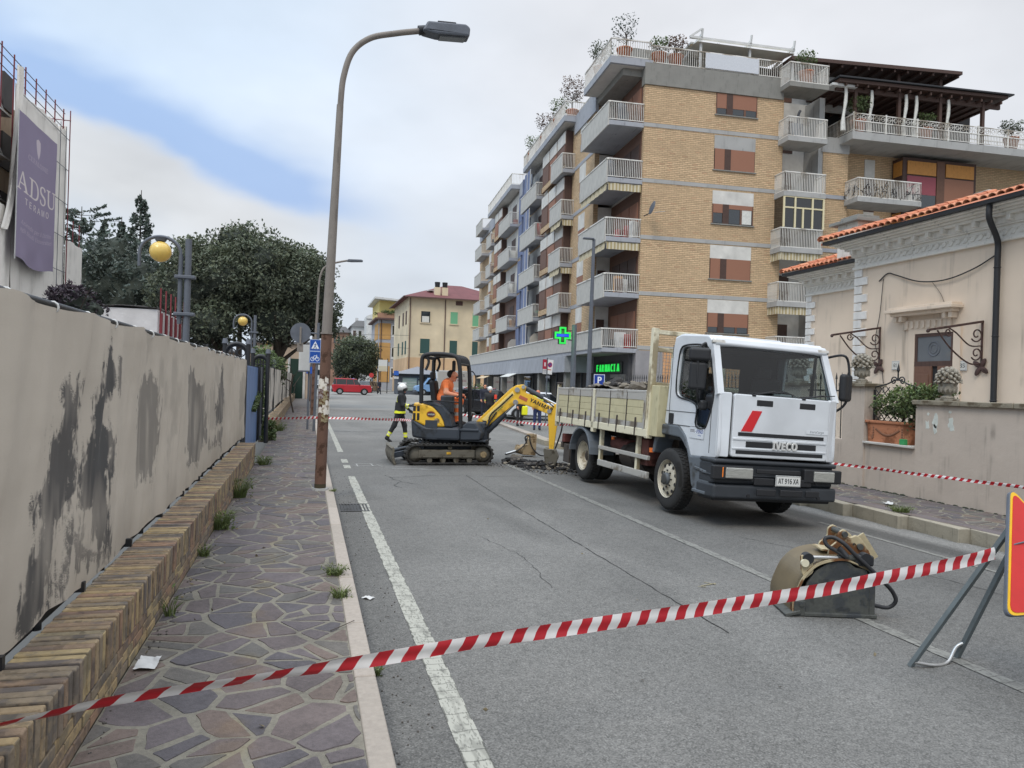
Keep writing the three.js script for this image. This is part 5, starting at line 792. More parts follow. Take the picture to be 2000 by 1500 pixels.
    const L = Math.floor(6 / 0.34); for (let j = 0; j < L; j++) { const m = mesh('ridge_tile', tg, tile[j % 4]); m.scale.set(0.95, 1.35, 1.35); m.position.set(x - 0.66 + j * 0.36, ey + 0.06 + j * 0.36 * slope, z0 - 0.22); m.rotation.z = Math.atan(slope); g.add(m); }
  };
  roof(X, -17.7, -5, 62, 6, 7); roof(17, -23, -17.8, 25, 3, 8);
  obj('chimney', [bm(16.4, 17.3, 6, 7.25, -20.4, -19.5)], trim, v); obj('chimney_cap', [rbm(16.2, 17.5, 7.25, 7.35, -20.6, -19.3, 0.01), rbm(16.45, 17.25, 7.35, 7.5, -20.35, -19.55, 0.01)], K.concD, v);
  // drain pipe
  obj('drain_pipe', [tube([[X - 0.56, 5.98, -12.62], [X - 0.56, 5.72, -12.62], [X - 0.2, 5.35, -12.75], [X - 0.12, 5.2, -12.78], [X - 0.12, 4.9, -12.78]], 0.062, 20, 10), cy(0.062, 0.062, 4.9, X - 0.12, 2.45, -12.78, 10)], K.black, v);
  for (const y of [1.8, 3.2, 4.7]) obj('pipe_clip', new THREE.TorusGeometry(0.066, 0.012, 5, 12).rotateX(PI / 2).translate(X - 0.12, y, -12.78), K.darkMetal, v);
  // front door with transom and hood
  { const d = sub('door', v), z0 = -15.08, z1 = -13.94, m = (z0 + z1) / 2; obj('opening', bm(X - 0.004, X + 0.02, 0.5, 3.38, z0, z1), K.dark, d); obj('surround', [bm(X - 0.05, X + 0.01, 0.5, 3.5, z0 - 0.2, z0), bm(X - 0.05, X + 0.01, 0.5, 3.5, z1, z1 + 0.2), bm(X - 0.05, X + 0.01, 3.38, 3.5, z0, z1)], plaster, d);
    obj('transom_frame', [bm(X - 0.04, X, 2.58, 2.7, z0, z1), bm(X - 0.035, X, 3.3, 3.38, z0, z1), bm(X - 0.035, X, 2.7, 3.3, z0, z0 + 0.07), bm(X - 0.035, X, 2.7, 3.3, z1 - 0.07, z1)], K.woodD, d); obj('transom_glass', bm(X - 0.015, X - 0.006, 2.7, 3.3, z0 + 0.07, z1 - 0.07), mat('grey_etched_glass', col(96, 100, 104, 0.9), { roughness: 0.25, clearcoat: 0.6 }), d); obj('etched_ring', [new THREE.TorusGeometry(0.17, 0.012, 5, 20).rotateY(PI / 2).translate(X - 0.02, 3.0, m), new THREE.TorusGeometry(0.1, 0.01, 5, 16).rotateY(PI / 2).translate(X - 0.02, 3.0, m)], K.greyPost, d);
    for (const [a, b] of [[z0, m - 0.03], [m + 0.12, z1]]) { obj('leaf', rbm(X - 0.05, X - 0.005, 0.52, 2.58, a + 0.02, b, 0.005), K.wood, d); for (const [y0, y1] of [[0.7, 1.4], [1.55, 2.4]]) obj('door_panel', rbm(X - 0.07, X - 0.045, y0, y1, a + 0.1, b - 0.08, 0.012), K.wood, d); } }
  { const h = sub('door_hood', v), z0 = -15.8, z1 = -13.72; obj('shelf', rbm(X - 0.36, X, 3.92, 4.0, z0, z1, 0.012), plaster, h); obj('upper_moulding', rbm(X - 0.28, X, 4.0, 4.06, z0 + 0.06, z1 - 0.06, 0.012), plaster, h); obj('lower_moulding', rbm(X - 0.24, X, 3.84, 3.92, z0 + 0.1, z1 - 0.1, 0.012), plaster, h);
    for (const z of [z0 + 0.2, z0 + 0.38, z1 - 0.38, z1 - 0.2]) obj('bracket', rb(0.2, 0.14, 0.1, 0.02, X - 0.1, 3.77, z), plaster, h); obj('frieze', rbm(X - 0.06, X, 3.5, 3.72, z0 + 0.32, z1 - 0.3, 0.005), plaster, h); for (let z = z0 + 0.5; z < z1 - 0.4; z += 0.17) obj('frieze_block', rb(0.05, 0.17, 0.07, 0.01, X - 0.075, 3.61, z), plaster, h); }
  { const h = sub('window_hood', v); obj('shelf', rbm(16.7, 17, 3.95, 4.02, -18.4, -17.3, 0.012), plaster, h); obj('bracket', rb(0.2, 0.16, 0.1, 0.02, 16.9, 3.85, -18.2), plaster, h); obj('shutter', rbm(16.93, 17, 1.2, 3.4, -18.05, -17.3, 0.01), mat('pinkish_shutter', col(170, 130, 118, 0.8)), h); }
  // wrought iron canopy brackets, number plates, cable
  const iron = mat('rusty_wrought_iron', col(74, 54, 50, 0.9), { roughness: 0.7, map: T.dirt, uv: 0.3 });
  const spiral = (cx, cy2, r, a0, turns, flip, z) => { const P = []; for (let i = 0; i <= 26; i++) { const t = i / 26, a = a0 + flip * t * turns * 2 * PI, q = r * (1 - 0.75 * t); P.push([cx + Math.cos(a) * q, cy2 + Math.sin(a) * q, z]); } return P; };
  const bracket = (z, y, label) => {
    const b = thing('canopy_bracket', label, 'iron bracket', [X, 0, z]), rod = (name, pts, r = 0.016) => obj(name, tube(pts, r, 40, 6), iron, b);
    obj('top_bar', beam([0, y + 0.0, 0], [-1.5, y - 0.26, 0], 0.05, 0.05), iron, b); obj('wall_bar', bm(-0.03, -0.005, y - 1.05, y, -0.02, 0.02), iron, b);
    rod('scroll', [[-0.03, y - 0.95, 0], [-0.35, y - 0.95, 0], [-0.9, y - 0.62, 0], [-1.25, y - 0.26, 0]], 0.018); rod('scroll', [[-0.04, y - 0.55, 0], [-0.35, y - 0.55, 0], [-0.75, y - 0.28, 0], [-0.95, y - 0.18, 0]], 0.016);
    rod('curl', spiral(-0.17, y - 0.72, 0.16, PI * 1.2, 1.3, 1, 0)); rod('curl', spiral(-0.17, y - 0.3, 0.17, PI * 1.2, 1.3, 1, 0)); rod('curl', spiral(-0.95, y - 0.28, 0.1, 0, 1.2, -1, 0)); obj('tip', sp(0.04, -1.5, y - 0.28, 0), iron, b);
    for (let k = 0; k < 4; k++) obj('petal', sp(0.12, 0, 0.11, 0, 0.5, 1, 0.25).rotateX(0).rotateZ(k * PI / 2 + 0.6).rotateY(PI / 2).translate(-0.04, y - 1.02, 0), iron, b);
  };
  bracket(-16.28, 3.62, 'rusty wrought iron scroll bracket on the villa wall left of the door'); bracket(-13.2, 3.56, 'rusty wrought iron scroll bracket on the villa wall right of the door');
  const plate = (txt, z, y, label, w) => { const t = canvas(128, 96, (x) => { x.fillStyle = '#d8d6ce'; x.fillRect(0, 0, 128, 96); x.strokeStyle = '#888'; x.lineWidth = 6; x.strokeRect(0, 0, 128, 96); x.fillStyle = '#2a2c30'; x.font = 'bold 62px serif'; x.textAlign = 'center'; x.fillText(txt, 64, 70); }); const p = thing('number_plate', label, 'house number', [X - 0.02, y, z]); obj('back', rb(0.025, 0.23, w, 0.005, 0, 0, 0), K.white, p); const f = mesh('number', fin(new THREE.PlaneGeometry(w - 0.02, 0.21).rotateY(-PI / 2).translate(-0.016, 0, 0)), mat('number_print', new THREE.Color(0.85, 0.85, 0.85), { map: t })); p.add(f); };
  plate('61', -15.7, 2.62, 'small white number plate 61 left of the villa door', 0.24); plate('135', -13.72, 2.58, 'small white number plate 135 right of the villa door', 0.3);
  tag(obj('cable', [tube([[X - 0.03, 5.0, -12.9], [X - 0.06, 4.78, -13.4], [X - 0.06, 4.62, -14.2], [X - 0.05, 4.68, -15.0], [X - 0.04, 4.95, -15.8], [X - 0.03, 5.02, -16.05], [X - 0.03, 4.85, -16.35]], 0.016, 60, 5), tube([[X - 0.03, 4.9, -16.2], [X - 0.035, 4.0, -16.28], [X - 0.03, 3.2, -16.42], [X - 0.03, 2.7, -16.2], [X - 0.03, 1.9, -16.05]], 0.009, 40, 5), tube([[X - 0.03, 4.6, -14.6], [X - 0.03, 4.3, -14.35], [X - 0.03, 4.0, -14.2]], 0.006, 12, 4)], K.black), 'loose dark cable hanging across the villa wall above the door', 'cable');

  // garden wall
  const gp = mat('grey_pink_wall_plaster', col(176, 164, 152, 0.8), { map: T.streak, uv: 2.6, bumpMap: T.fineB, bumpScale: 0.005, roughness: 0.95 }), cop = mat('mossy_coping', col(134, 126, 110, 0.95), { map: T.dirt, uv: 0.9, bumpMap: T.fineB, bumpScale: 0.01, roughness: 0.95 });
  const w = thing('garden_wall', 'plastered garden wall with mossy coping in front of the villa', 'wall');
  obj('wall', [bm(10.25, 10.55, 0, 1.70, -10.62, -1.5)], gp, w); obj('low_wall', bm(10.27, 10.55, 0, 0.93, -11.85, -10.6), gp, w); obj('pillar', bm(10.24, 10.62, 0, 2.0, -12.45, -11.85), gp, w); obj('wall', bm(10.27, 10.55, 0, 0.95, -24, -12.4), gp, w); obj('pillar', bm(10.24, 10.62, 0, 2.0, -14.4, -13.75), gp, w);
  const r = rng(17); for (let z = -10.66, i = 0; z < -1.5; i++) { const L = 0.85 + r() * 0.2; obj('coping_stone', rbm(10.19, 10.62, 1.70, 1.785 + r() * 0.006, z, z + L - 0.008, 0.018), cop, w); z += L; }
  obj('sill', rbm(10.2, 10.6, 0.93, 0.97, -11.84, -10.63, 0.008), mat('white_marble', col(216, 212, 204, 1.0), { map: T.cloud, uv: 0.8, roughness: 0.5 }), w); for (const z of [-12.15, -14.08]) obj('pillar_cap', rbm(10.17, 10.69, 2.0, 2.07, z - 0.36, z + 0.36, 0.012), cop, w);
  const flake = mat('bare_white_plaster', col(206, 210, 202, 0.85), { map: T.cloud, uv: 0.3 });
  for (const [z, y, s, q] of [[-10.2, 1.45, 0.06, 2.4], [-10.36, 1.36, 0.05, 1.6], [-10.2, 1.3, 0.05, 1.5], [-9.88, 1.42, 0.06, 1.4], [-9.85, 1.33, 0.05, 1], [-10.35, 1.55, 0.03, 1], [-9.9, 1.6, 0.03, 0.8]]) { const P = []; for (let i = 0; i < 11; i++) { const a = i / 11 * 2 * PI, q2 = s * (0.55 + 0.75 * r()); P.push([Math.cos(a) * q2, Math.sin(a) * q2 * q]); } obj('paint_flake', ext(P, 0.003).rotateY(-PI / 2).translate(10.2485, y, z), flake, w); }
  const moss = mat('dark_moss', new THREE.Color(0.035, 0.04, 0.025), { roughness: 1 });
  obj('moss_edge', (() => { const g = []; for (let i = 0; i < 130; i++) { const z = -12.5 + r() * 8, s = 0.012 + 0.025 * r() * r(); g.push(new THREE.IcosahedronGeometry(s, 1).scale(1, 0.7, 1.8).translate(10.235 - r() * 0.03, 0.085, z)); } return g; })(), moss, w).userData.kind = 'stuff';
  // fruit urns
  const stoneU = mat('weathered_urn_stone', col(146, 140, 128, 0.95), { map: T.dirt, uv: 0.35, bumpMap: T.fineB, bumpScale: 0.01, roughness: 0.95 });
  const urn = (x, y, z, label, s = 1) => { const u = thing('fruit_urn', label, 'stone urn', [x, y, z]); u.scale.setScalar(s); const rr = rng(Math.floor(-z * 100)); obj('plinth', [rb(0.26, 0.04, 0.26, 0.008, 0, 0.02, 0), lathe([[0, 0.04], [0.1, 0.04], [0.11, 0.06], [0.06, 0.09], [0.055, 0.11], [0.08, 0.12], [0.13, 0.17], [0.15, 0.22], [0.135, 0.26], [0.15, 0.285], [0.14, 0.3], [0, 0.3]], 22)], stoneU, u); for (let k = 0; k < 12; k++) { const a = k / 12 * 2 * PI; obj('gadroon', sp(0.035, Math.cos(a) * 0.125, 0.185, Math.sin(a) * 0.125, 0.7, 1.5, 0.7, 8, 6), stoneU, u); } const fr = []; for (let i = 0; i < 46; i++) { const a = i * 2.4, t = i / 46, q = 0.165 * Math.sqrt(1 - t * t) + 0.01; fr.push(sp(0.028 + 0.018 * rr(), Math.cos(a) * q, 0.33 + t * 0.22, Math.sin(a) * q, 1, 1, 1, 8, 6)); } for (let i = 0; i < 12; i++) { const a = i / 12 * 2 * PI; fr.push(sp(0.06, 0, 0, 0, 1, 0.28, 0.6, 8, 6).rotateZ(-0.5).translate(0.17, 0.33, 0).rotateY(a)); } obj('carved_fruit', fr, stoneU, u).userData.kind = 'stuff'; };
  urn(10.42, 2.07, -12.15, 'carved stone urn of fruit on the wall pillar beside the truck mirror'); urn(10.42, 1.785, -10.13, 'carved stone urn of fruit on the garden wall, in front of the villa door'); urn(10.42, 2.07, -14.08, 'carved stone urn of fruit on the pillar seen through the truck windscreen', 1.1);
  // lattice railing panel in the gap, spear fence beyond
  const bl = K.darkMetal, L = thing('lattice_railing', 'black iron lattice railing with a spear point, above the white sill of the garden wall', 'railing');
  obj('stile', [bm(10.42, 10.45, 0.97, 1.95, -11.83, -11.79)], bl, L); obj('stile', bm(10.42, 10.45, 0.97, 1.8, -10.68, -10.64), bl, L); const topY = (z) => 1.95 + 0.2 * Math.sin((z + 11.82) / 1.18 * PI);
  for (let k = -7; k < 8; k++) for (const s of [1, -1]) { const zc = -11.23 + k * 0.16, a = [10.43 + s * 0.006, 1.0, zc], P = []; for (const q of [[0, 0], [1, 1]]) P.push([10.43 + s * 0.006, 1.25 + q[0] * 0.75, zc + s * q[1] * 0.75]); const z0 = clamp(P[0][2], -11.8, -10.66), z1 = clamp(P[1][2], -11.8, -10.66), y0 = 1.25 + 0.75 * Math.abs(z0 - P[0][2]) / 0.75, y1 = 1.25 + 0.75 * (1 - Math.abs(z1 - P[1][2]) / 0.75); if (y1 - y0 > 0.12) obj('lattice_bar', beam([P[0][0], y0, z0], [P[0][0], y1, z1], 0.016, 0.01), bl, L); }
  obj('curved_top', tube([[10.43, 2.0, -11.8], [10.43, 2.06, -11.5], [10.43, 2.14, -11.25], [10.43, 2.06, -11.0], [10.43, 1.98, -10.7]], 0.014, 30, 6), bl, L); obj('scroll', tube(spiral(0, 0, 0.08, 0, 1.3, 1, 0).map((p) => [10.43, 2.12 + p[1], -11.34 + p[0]]), 0.012, 30, 6), bl, L); obj('scroll', tube(spiral(0, 0, 0.08, PI, 1.3, -1, 0).map((p) => [10.43, 2.12 + p[1], -11.14 + p[0]]), 0.012, 30, 6), bl, L); obj('spear', [cy(0.03, 0.001, 0.14, 10.43, 2.38, -11.24, 6), cy(0.001, 0.03, 0.07, 10.43, 2.28, -11.24, 6), cy(0.014, 0.014, 0.16, 10.43, 2.2, -11.24, 6)], bl, L); obj('bottom_bar', bm(10.42, 10.44, 1.24, 1.26, -11.8, -10.66), bl, L);
  const sf = thing('spear_fence', 'black iron fence with spear points behind the truck cab, on the garden wall', 'fence'); for (let z = -14.5; z > -24; z -= 0.16) { obj('bar', bar([10.42, 0.95, z], [10.42, 2.15, z], 0.011, 5), bl, sf); obj('spear_point', cy(0.025, 0.001, 0.14, 10.42, 2.22, z, 5), bl, sf); } for (let z = -12.55; z > -13.7; z -= 0.16) { obj('bar', bar([10.42, 0.95, z], [10.42, 2.15, z], 0.011, 5), bl, sf); obj('spear_point', cy(0.025, 0.001, 0.14, 10.42, 2.22, z, 5), bl, sf); } obj('rail', bm(10.41, 10.43, 1.9, 1.93, -24, -14.4), bl, sf); obj('rail', bm(10.41, 10.43, 1.9, 1.93, -13.75, -12.45), bl, sf);
  // terracotta planter with lemon tree
  const tc = mat('terracotta_planter', col(168, 112, 82, 0.85), { map: T.dirt, uv: 1.1, bumpMap: T.fineB, bumpScale: 0.004, roughness: 0.95 });
  const pl = thing('planter_box', 'rectangular terracotta planter with relief garland on the white sill', 'planter', [10.43, 0.972, -11.33]); pl.rotation.y = 0.06;
  obj('box', (() => { const g = new THREE.BoxGeometry(0.26, 0.36, 1, 1, 1, 1), p = g.attributes.position; for (let i = 0; i < p.count; i++) { const t = p.getY(i) < 0 ? 0.9 : 1; p.setX(i, p.getX(i) * t); p.setZ(i, p.getZ(i) * 0.96 * (t < 1 ? 0.96 : 1)); } g.computeVertexNormals(); return g.translate(0, 0.18, 0); })(), tc, pl); obj('rim', rb(0.31, 0.05, 1.04, 0.014, 0, 0.375, 0), tc, pl);
  const gar = []; for (let i = 0; i <= 16; i++) { const t = i / 16, z = -0.26 + 0.52 * t, y = 0.24 - 0.1 * Math.sin(PI * t); gar.push(sp(0.024, -0.128, y, z, 0.5, 1, 1, 8, 6)); } for (const s of [-1, 1]) { for (let k = 0; k < 4; k++) gar.push(sp(0.02, -0.126, 0.27 - 0.045 * k, s * 0.33, 0.5, 1.2, 1, 8, 6)); gar.push(sp(0.035, -0.122, 0.09, s * 0.35, 0.4, 1.2, 0.8, 8, 6)); } obj('garland_relief', gar, mat('darker_terracotta', col(120, 84, 64, 0.85)), pl).userData.kind = 'stuff';
  obj('soil', bm(-0.11, 0.11, 0.36, 0.385, -0.46, 0.46), moss, pl);
  { const t = thing('potted_lemon_tree', 'green citrus bush growing in the terracotta planter', 'bush'), rr = rng(91); obj('stem', limbs(V(10.5, 1.34, -11.2), V(10.55, 1.9, -11.1), 0.02, 8, 0.3, rr), K.bark, t); obj('leaf_mass', [leaves(crownPoints([[10.5, 1.66, -11.45, 0.34, 0.24], [10.5, 1.76, -10.95, 0.42, 0.34], [10.6, 1.84, -10.55, 0.4, 0.26], [10.45, 1.5, -10.86, 0.22, 0.26]], 3000, rr, 0.3), rr, 0.075, 0.5)], LM.lemon, t).userData.kind = 'stuff'; }
  tag(obj('small_box', rb(0.1, 0.1, 0.1, 0.006, 10.3, 1.022, -10.93), mat('green_card', col(52, 140, 84, 0.85), { roughness: 0.6 })), 'small green box on the white sill beside the planter', 'box');
  // villa garden floor
  tag(obj('garden_floor', bm(10.55, 30, -0.2, 0.1, -26, 0), K.conc), null, null, null, 'structure');
}

// ---------------------------------------------------------------- the tipper truck
{
  const t = thing('tipper_truck', 'white tipper truck with cream dropside bed full of rubble, parked facing the camera', 'truck', [6.27, -0.01, -8.95], rad(0.5)); t.rotation.order = 'YXZ'; t.rotation.z = rad(-2.6);
  const wp = mat('white_truck_paint', col(222, 226, 230, 0.92), { roughness: 0.35, clearcoat: 0.4, map: T.cloud, uv: 2.4 }), gp = mat('grey_plastic', col(88, 94, 100, 0.8), { roughness: 0.6, map: T.dirt, uv: 1.4 }), dp = mat('dark_bumper_plastic', col(54, 58, 63, 0.85), { roughness: 0.55, map: T.cloud, uv: 0.9 }), blk = K.black;
  const cream = mat('cream_steel', col(206, 200, 176, 0.85), { map: T.dirt, uv: 1.9, roughness: 0.6 }), drop = mat('dropside_board', col(186, 178, 144, 0.85), { map: T.streak, uv: 1.1, roughness: 0.75 }), silver = mat('dull_aluminium', col(178, 176, 170, 0.85), { map: T.dirt, uv: 1.2, roughness: 0.5, metalness: 0.3 }), chas = mat('dirty_chassis', col(70, 64, 60, 0.9), { map: T.dirt, uv: 0.7, roughness: 0.9 });
  const W = 0.95;                      // half width of the cab
  // cab shell: side profile (z forward, y up) extruded across, with openings cut as holes
  const side = [[-0.02, 0.9], [0.0, 1.02], [-0.03, 1.76], [-0.30, 2.50], [-0.42, 2.585], [-1.2, 2.64], [-1.38, 2.60], [-1.43, 2.45], [-1.56, 1.28], [-1.32, 1.26], [-1.02, 1.1], [-0.72, 0.86]];
  const toX = (g, x) => g.rotateY(-PI / 2).translate(x, 0, 0);      // outline (z,y) -> plane across x
  const hole = [[-0.18, 1.78], [-0.38, 2.38], [-0.46, 2.44], [-1.14, 2.46], [-1.2, 2.40], [-1.25, 1.79], [-1.2, 1.72], [-0.62, 1.58], [-0.62, 1.33], [-0.57, 1.28], [-0.36, 1.28], [-0.31, 1.34]].map((p) => p);
  for (const s of [-1, 1]) {
    obj('cab_side', toX(ext(roundPoly(side, 0.05), 0.05, 0.012, [roundPoly(hole, 0.04)]), s * (W - 0.03)), wp, t, s < 0 ? 'door side of the cab with a small maker lettering' : undefined);
    obj('side_window', toX(ext(hole, 0.008), s * (W - 0.045)), K.clear, t);
    obj('window_divider', toX(ext([[-0.57, 1.55], [-0.50, 2.45], [-0.53, 2.45], [-0.62, 1.6]], 0.03), s * (W - 0.025)), blk, t);
    obj('quarter_trim', toX(ext(roundPoly([[-0.33, 1.31], [-0.60, 1.31], [-0.6, 1.56], [-0.27, 1.56]], 0.03), 0.012), s * (W - 0.02)), K.glassDark, t);
    obj('window_seal', (() => { const P = hole.map((p) => [s * (W - 0.002), p[1], p[0]]); return tube(P, 0.014, 60, 5, true); })(), blk, t);
  }
  // roof, back and floor
  obj('cab_roof', (() => { const g = ext(roundPoly([[-0.30, 2.47], [-0.42, 2.6], [-1.2, 2.66], [-1.41, 2.62], [-1.43, 2.5], [-1.2, 2.56], [-0.5, 2.5]], 0.03), 2 * W - 0.02, 0.03).rotateY(-PI / 2); return g; })(), wp, t);
  obj('roof_hatch', rb(0.8, 0.03, 0.6, 0.012, 0, 2.648, -0.95, 0.077), wp, t); obj('roof_ridge', [rb(0.03, 0.02, 0.9, 0.008, -0.72, 2.638, -0.9, 0.077), rb(0.03, 0.02, 0.9, 0.008, 0.72, 2.638, -0.9, 0.077)], wp, t); obj('front_cap', rb(2 * W - 0.03, 0.12, 0.1, 0.035, 0, 2.50, -0.33, -0.5), wp, t);
  obj('roof_marker', [rb(0.2, 0.05, 0.05, 0.01, -0.86, 2.5, -0.3, -0.4), rb(0.2, 0.05, 0.05, 0.01, 0.86, 2.5, -0.3, -0.4)], silver, t);
  obj('cab_back', [bm(-W + 0.05, W - 0.05, 1.2, 1.65, -1.55, -1.5), bm(-W + 0.05, W - 0.05, 2.3, 2.56, -1.46, -1.41), bm(-W + 0.05, -0.6, 1.65, 2.3, -1.55, -1.5), bm(0.6, W - 0.05, 1.65, 2.3, -1.55, -1.5)], wp, t); obj('rear_window', bm(-0.6, 0.6, 1.65, 2.3, -1.53, -1.52), K.clear, t);
  obj('cab_lining', [bm(-W + 0.07, -0.42, 1.15, 2.42, -1.37, -1.35), bm(0.2, W - 0.07, 1.15, 2.42, -1.37, -1.35), bm(-0.42, 0.2, 1.15, 1.78, -1.37, -1.35), bm(-0.42, 0.2, 2.2, 2.42, -1.37, -1.35), bm(-W + 0.07, W - 0.07, 2.42, 2.44, -1.36, -0.4)], K.dark, t); obj('cab_floor', bm(-W + 0.06, W - 0.06, 1.05, 1.15, -1.5, -0.05), blk, t);
  // windscreen with black surround
  { const q = (z0, y0, z1, y1, x0, x1, th) => { const g = new THREE.BoxGeometry(1, 1, 1), p = g.attributes.position; for (let i = 0; i < p.count; i++) { const v = p.getY(i) + 0.5, d = p.getZ(i) * th, u = p.getX(i) * 2, x = u * mix(x0, x1, v); p.setXYZ(i, x, mix(y0, y1, v), mix(z0, z1, v) + d - 0.05 * u * u); } g.computeVertexNormals(); return g; };
    const surf = (x0, x1, a, b, off, n = 12) => { const g = new THREE.PlaneGeometry(2, 1, n, 6), p = g.attributes.position; for (let i = 0; i < p.count; i++) { const u = p.getX(i), v = p.getY(i) + 0.5, w = mix(a, b, v); p.setXYZ(i, u * mix(x0, x1, w), mix(1.77, 2.47, w), mix(-0.035, -0.30, w) - 0.045 * u * u * u * u + off); } g.computeVertexNormals(); return g; };
    obj('windscreen', surf(0.905, 0.86, 0.02, 0.97, 0.006), mat('tinted_screen', new THREE.Color(0.42, 0.48, 0.49), { transmission: 1, thickness: 0, roughness: 0.02, ior: 1.5 }), t);
    const band = (u0, u1, w0, w1) => { const g = new THREE.PlaneGeometry(1, 1, 10, 6), p = g.attributes.position; for (let i = 0; i < p.count; i++) { const u = mix(u0, u1, p.getX(i) + 0.5), w = mix(w0, w1, p.getY(i) + 0.5); p.setXYZ(i, u * mix(0.905, 0.86, w), mix(1.77, 2.47, w), mix(-0.035, -0.30, w) - 0.045 * u ** 4 + 0.012); } g.computeVertexNormals(); return g; };
    obj('windscreen_seal', [band(-1, 1, -0.03, 0.045), band(-1, 1, 0.95, 1.02), band(-1.005, -0.955, 0, 1), band(0.955, 1.005, 0, 1)], blk, t);
    for (const q of [-1, 1]) obj('front_pillar', beam([q * (W - 0.02), 1.76, -0.06], [q * (W - 0.06), 2.5, -0.34], 0.07, 0.1, [1, 0, 0]), wp, t); }
  for (const [x, a] of [[-0.45, 0.62], [0.35, 0.66]]) obj('wiper', [bar([x, 1.79, 0.0], [x + 0.36, 1.86, -0.02], 0.011, 6), bar([x - 0.1, 1.80, 0.0], [x + 0.55, 1.865, -0.025], 0.008, 6), rb(0.06, 0.03, 0.05, 0.01, x, 1.785, 0.01)], blk, t);
  // interior: seats, wheel, dash
  for (const x of [-0.55, 0.55]) { obj('seat_back', rb(0.48, 0.75, 0.16, 0.06, x, 1.72, -1.2, 0.12), blk, t); obj('headrest', rb(0.26, 0.2, 0.1, 0.04, x, 2.16, -1.26, 0.1), blk, t); obj('seat_base', rb(0.5, 0.16, 0.5, 0.05, x, 1.35, -0.95), blk, t); }
  obj('dashboard', rb(1.84, 0.34, 0.4, 0.08, 0, 1.62, -0.3), K.darkMetal, t); obj('dash_papers', [rb(0.4, 0.02, 0.2, 0.004, 0.62, 1.8, -0.22, 0.1), rb(0.2, 0.05, 0.15, 0.01, 0.2, 1.81, -0.25)], K.white, t); obj('steering_wheel', new THREE.TorusGeometry(0.22, 0.02, 8, 28).rotateX(-0.95).translate(0.52, 1.75, -0.55), blk, t);
  // front panel
  obj('front_panel', (() => { const s = rrect(1.54, 0.86, 0.04, 0.02, 1.36); return ext(s, 0.06, 0.014).translate(0, 0, -0.005); })(), wp, t); obj('corner_panel', [ext(rrect(0.18, 0.88, 0.03), 0.05, 0.012).rotateY(-0.35).translate(-0.86, 1.36, -0.035), ext(rrect(0.18, 0.88, 0.03), 0.05, 0.012).rotateY(0.35).translate(0.87, 1.36, -0.035)], wp, t); obj('front_fill', bm(-0.9, 0.9, 0.92, 1.8, -0.12, -0.05), blk, t);
  for (const x of [-0.27, 0.42]) obj('air_slot', rb(0.26, 0.085, 0.03, 0.01, x, 1.685, 0.015), blk, t);
  for (const [y, x0, x1, h] of [[1.245, -0.66, 0.72, 0.052], [1.11, -0.53, 0.6, 0.082], [1.0, -0.68, 0.72, 0.052]]) obj('grille_slot', rbm(x0, x1, y - h / 2, y + h / 2, -0.02, 0.030, 0.006), blk, t);
  for (const [y, h] of [[1.178, 0.03], [1.05, 0.024]]) obj('grille_rib', rbm(-0.74, 0.76, y - h / 2, y + h / 2, 0.02, 0.036, 0.006), wp, t);
  const redM = mat('red_stripe', col(196, 34, 40, 0.85), { roughness: 0.45 }); obj('red_flash', ext([[-0.62, 1.285], [-0.45, 1.285], [-0.31, 1.575], [-0.46, 1.575]], 0.006).translate(0, 0, 0.029), redM, t);
  const logo = new TextGeometry('IVECO', { font: K.font, size: 0.105, depth: 0.014, curveSegments: 4, bevelEnabled: true, bevelSize: 0.004, bevelThickness: 0.004 }).scale(0.95, 1, 1); obj('maker_lettering', logo.translate(-0.12, 1.058, 0.03), mat('chrome_letter', col(212, 212, 210, 0.9), { roughness: 0.35, metalness: 0.4 }), t);
  const print = (w, h, draw, pw = 256, ph = 96) => { const c = canvas(pw, ph, draw); return [new THREE.PlaneGeometry(w, h), c]; };
  { const c = canvas(384, 64, (x) => { x.fillStyle = '#fff'; x.fillRect(0, 0, 384, 64); x.fillStyle = '#8e9296'; x.font = 'italic bold 46px serif'; x.fillText('EuroCargo', 60, 48); }); const m = mesh('model_badge', fin(new THREE.PlaneGeometry(0.36, 0.062).translate(0.6, 1.335, 0.0315)), mat('badge_print', col(212, 216, 220, 0.92), { map: c, roughness: 0.35, clearcoat: 0.4 })); t.add(m); }
  { const c = canvas(384, 160, (x) => { x.fillStyle = '#fff'; x.fillRect(0, 0, 384, 160); x.fillStyle = '#5a4a50'; x.font = 'bold 58px sans-serif'; x.fillText('EDIL-', 20, 76); x.fillStyle = '#2440a0'; x.font = 'italic bold 72px sans-serif'; x.fillText('FINO', 178, 84); x.font = 'bold 26px sans-serif'; x.fillText('di Fino', 230, 122); }); const m = mesh('door_lettering', fin(new THREE.PlaneGeometry(0.4, 0.16).rotateY(-PI / 2).translate(-W - 0.0035, 1.20, -0.56)), mat('door_print', col(212, 216, 220, 0.92), { map: c, roughness: 0.35, clearcoat: 0.4 })); t.add(m); }
  // door seams and handle
  const seam = K.seam = mat('panel_gap', col(60, 62, 66, 1)); for (const s of [-1, 1]) { const x = s * (W - 0.004); obj('door_seam', [bm(x - 0.004, x + 0.004, 1.26, 2.5, -1.43, -1.422), bm(x - 0.004, x + 0.004, 0.95, 1.8, -0.215, -0.207), bm(x - 0.004, x + 0.004, 1.275, 1.285, -1.42, -0.62), bm(x - 0.004, x + 0.004, 1.48, 1.488, -1.55, -0.62)], seam, t); obj('door_handle', rb(0.03, 0.16, 0.13, 0.015, s * (W + 0.0), 1.37, -1.34), blk, t); }
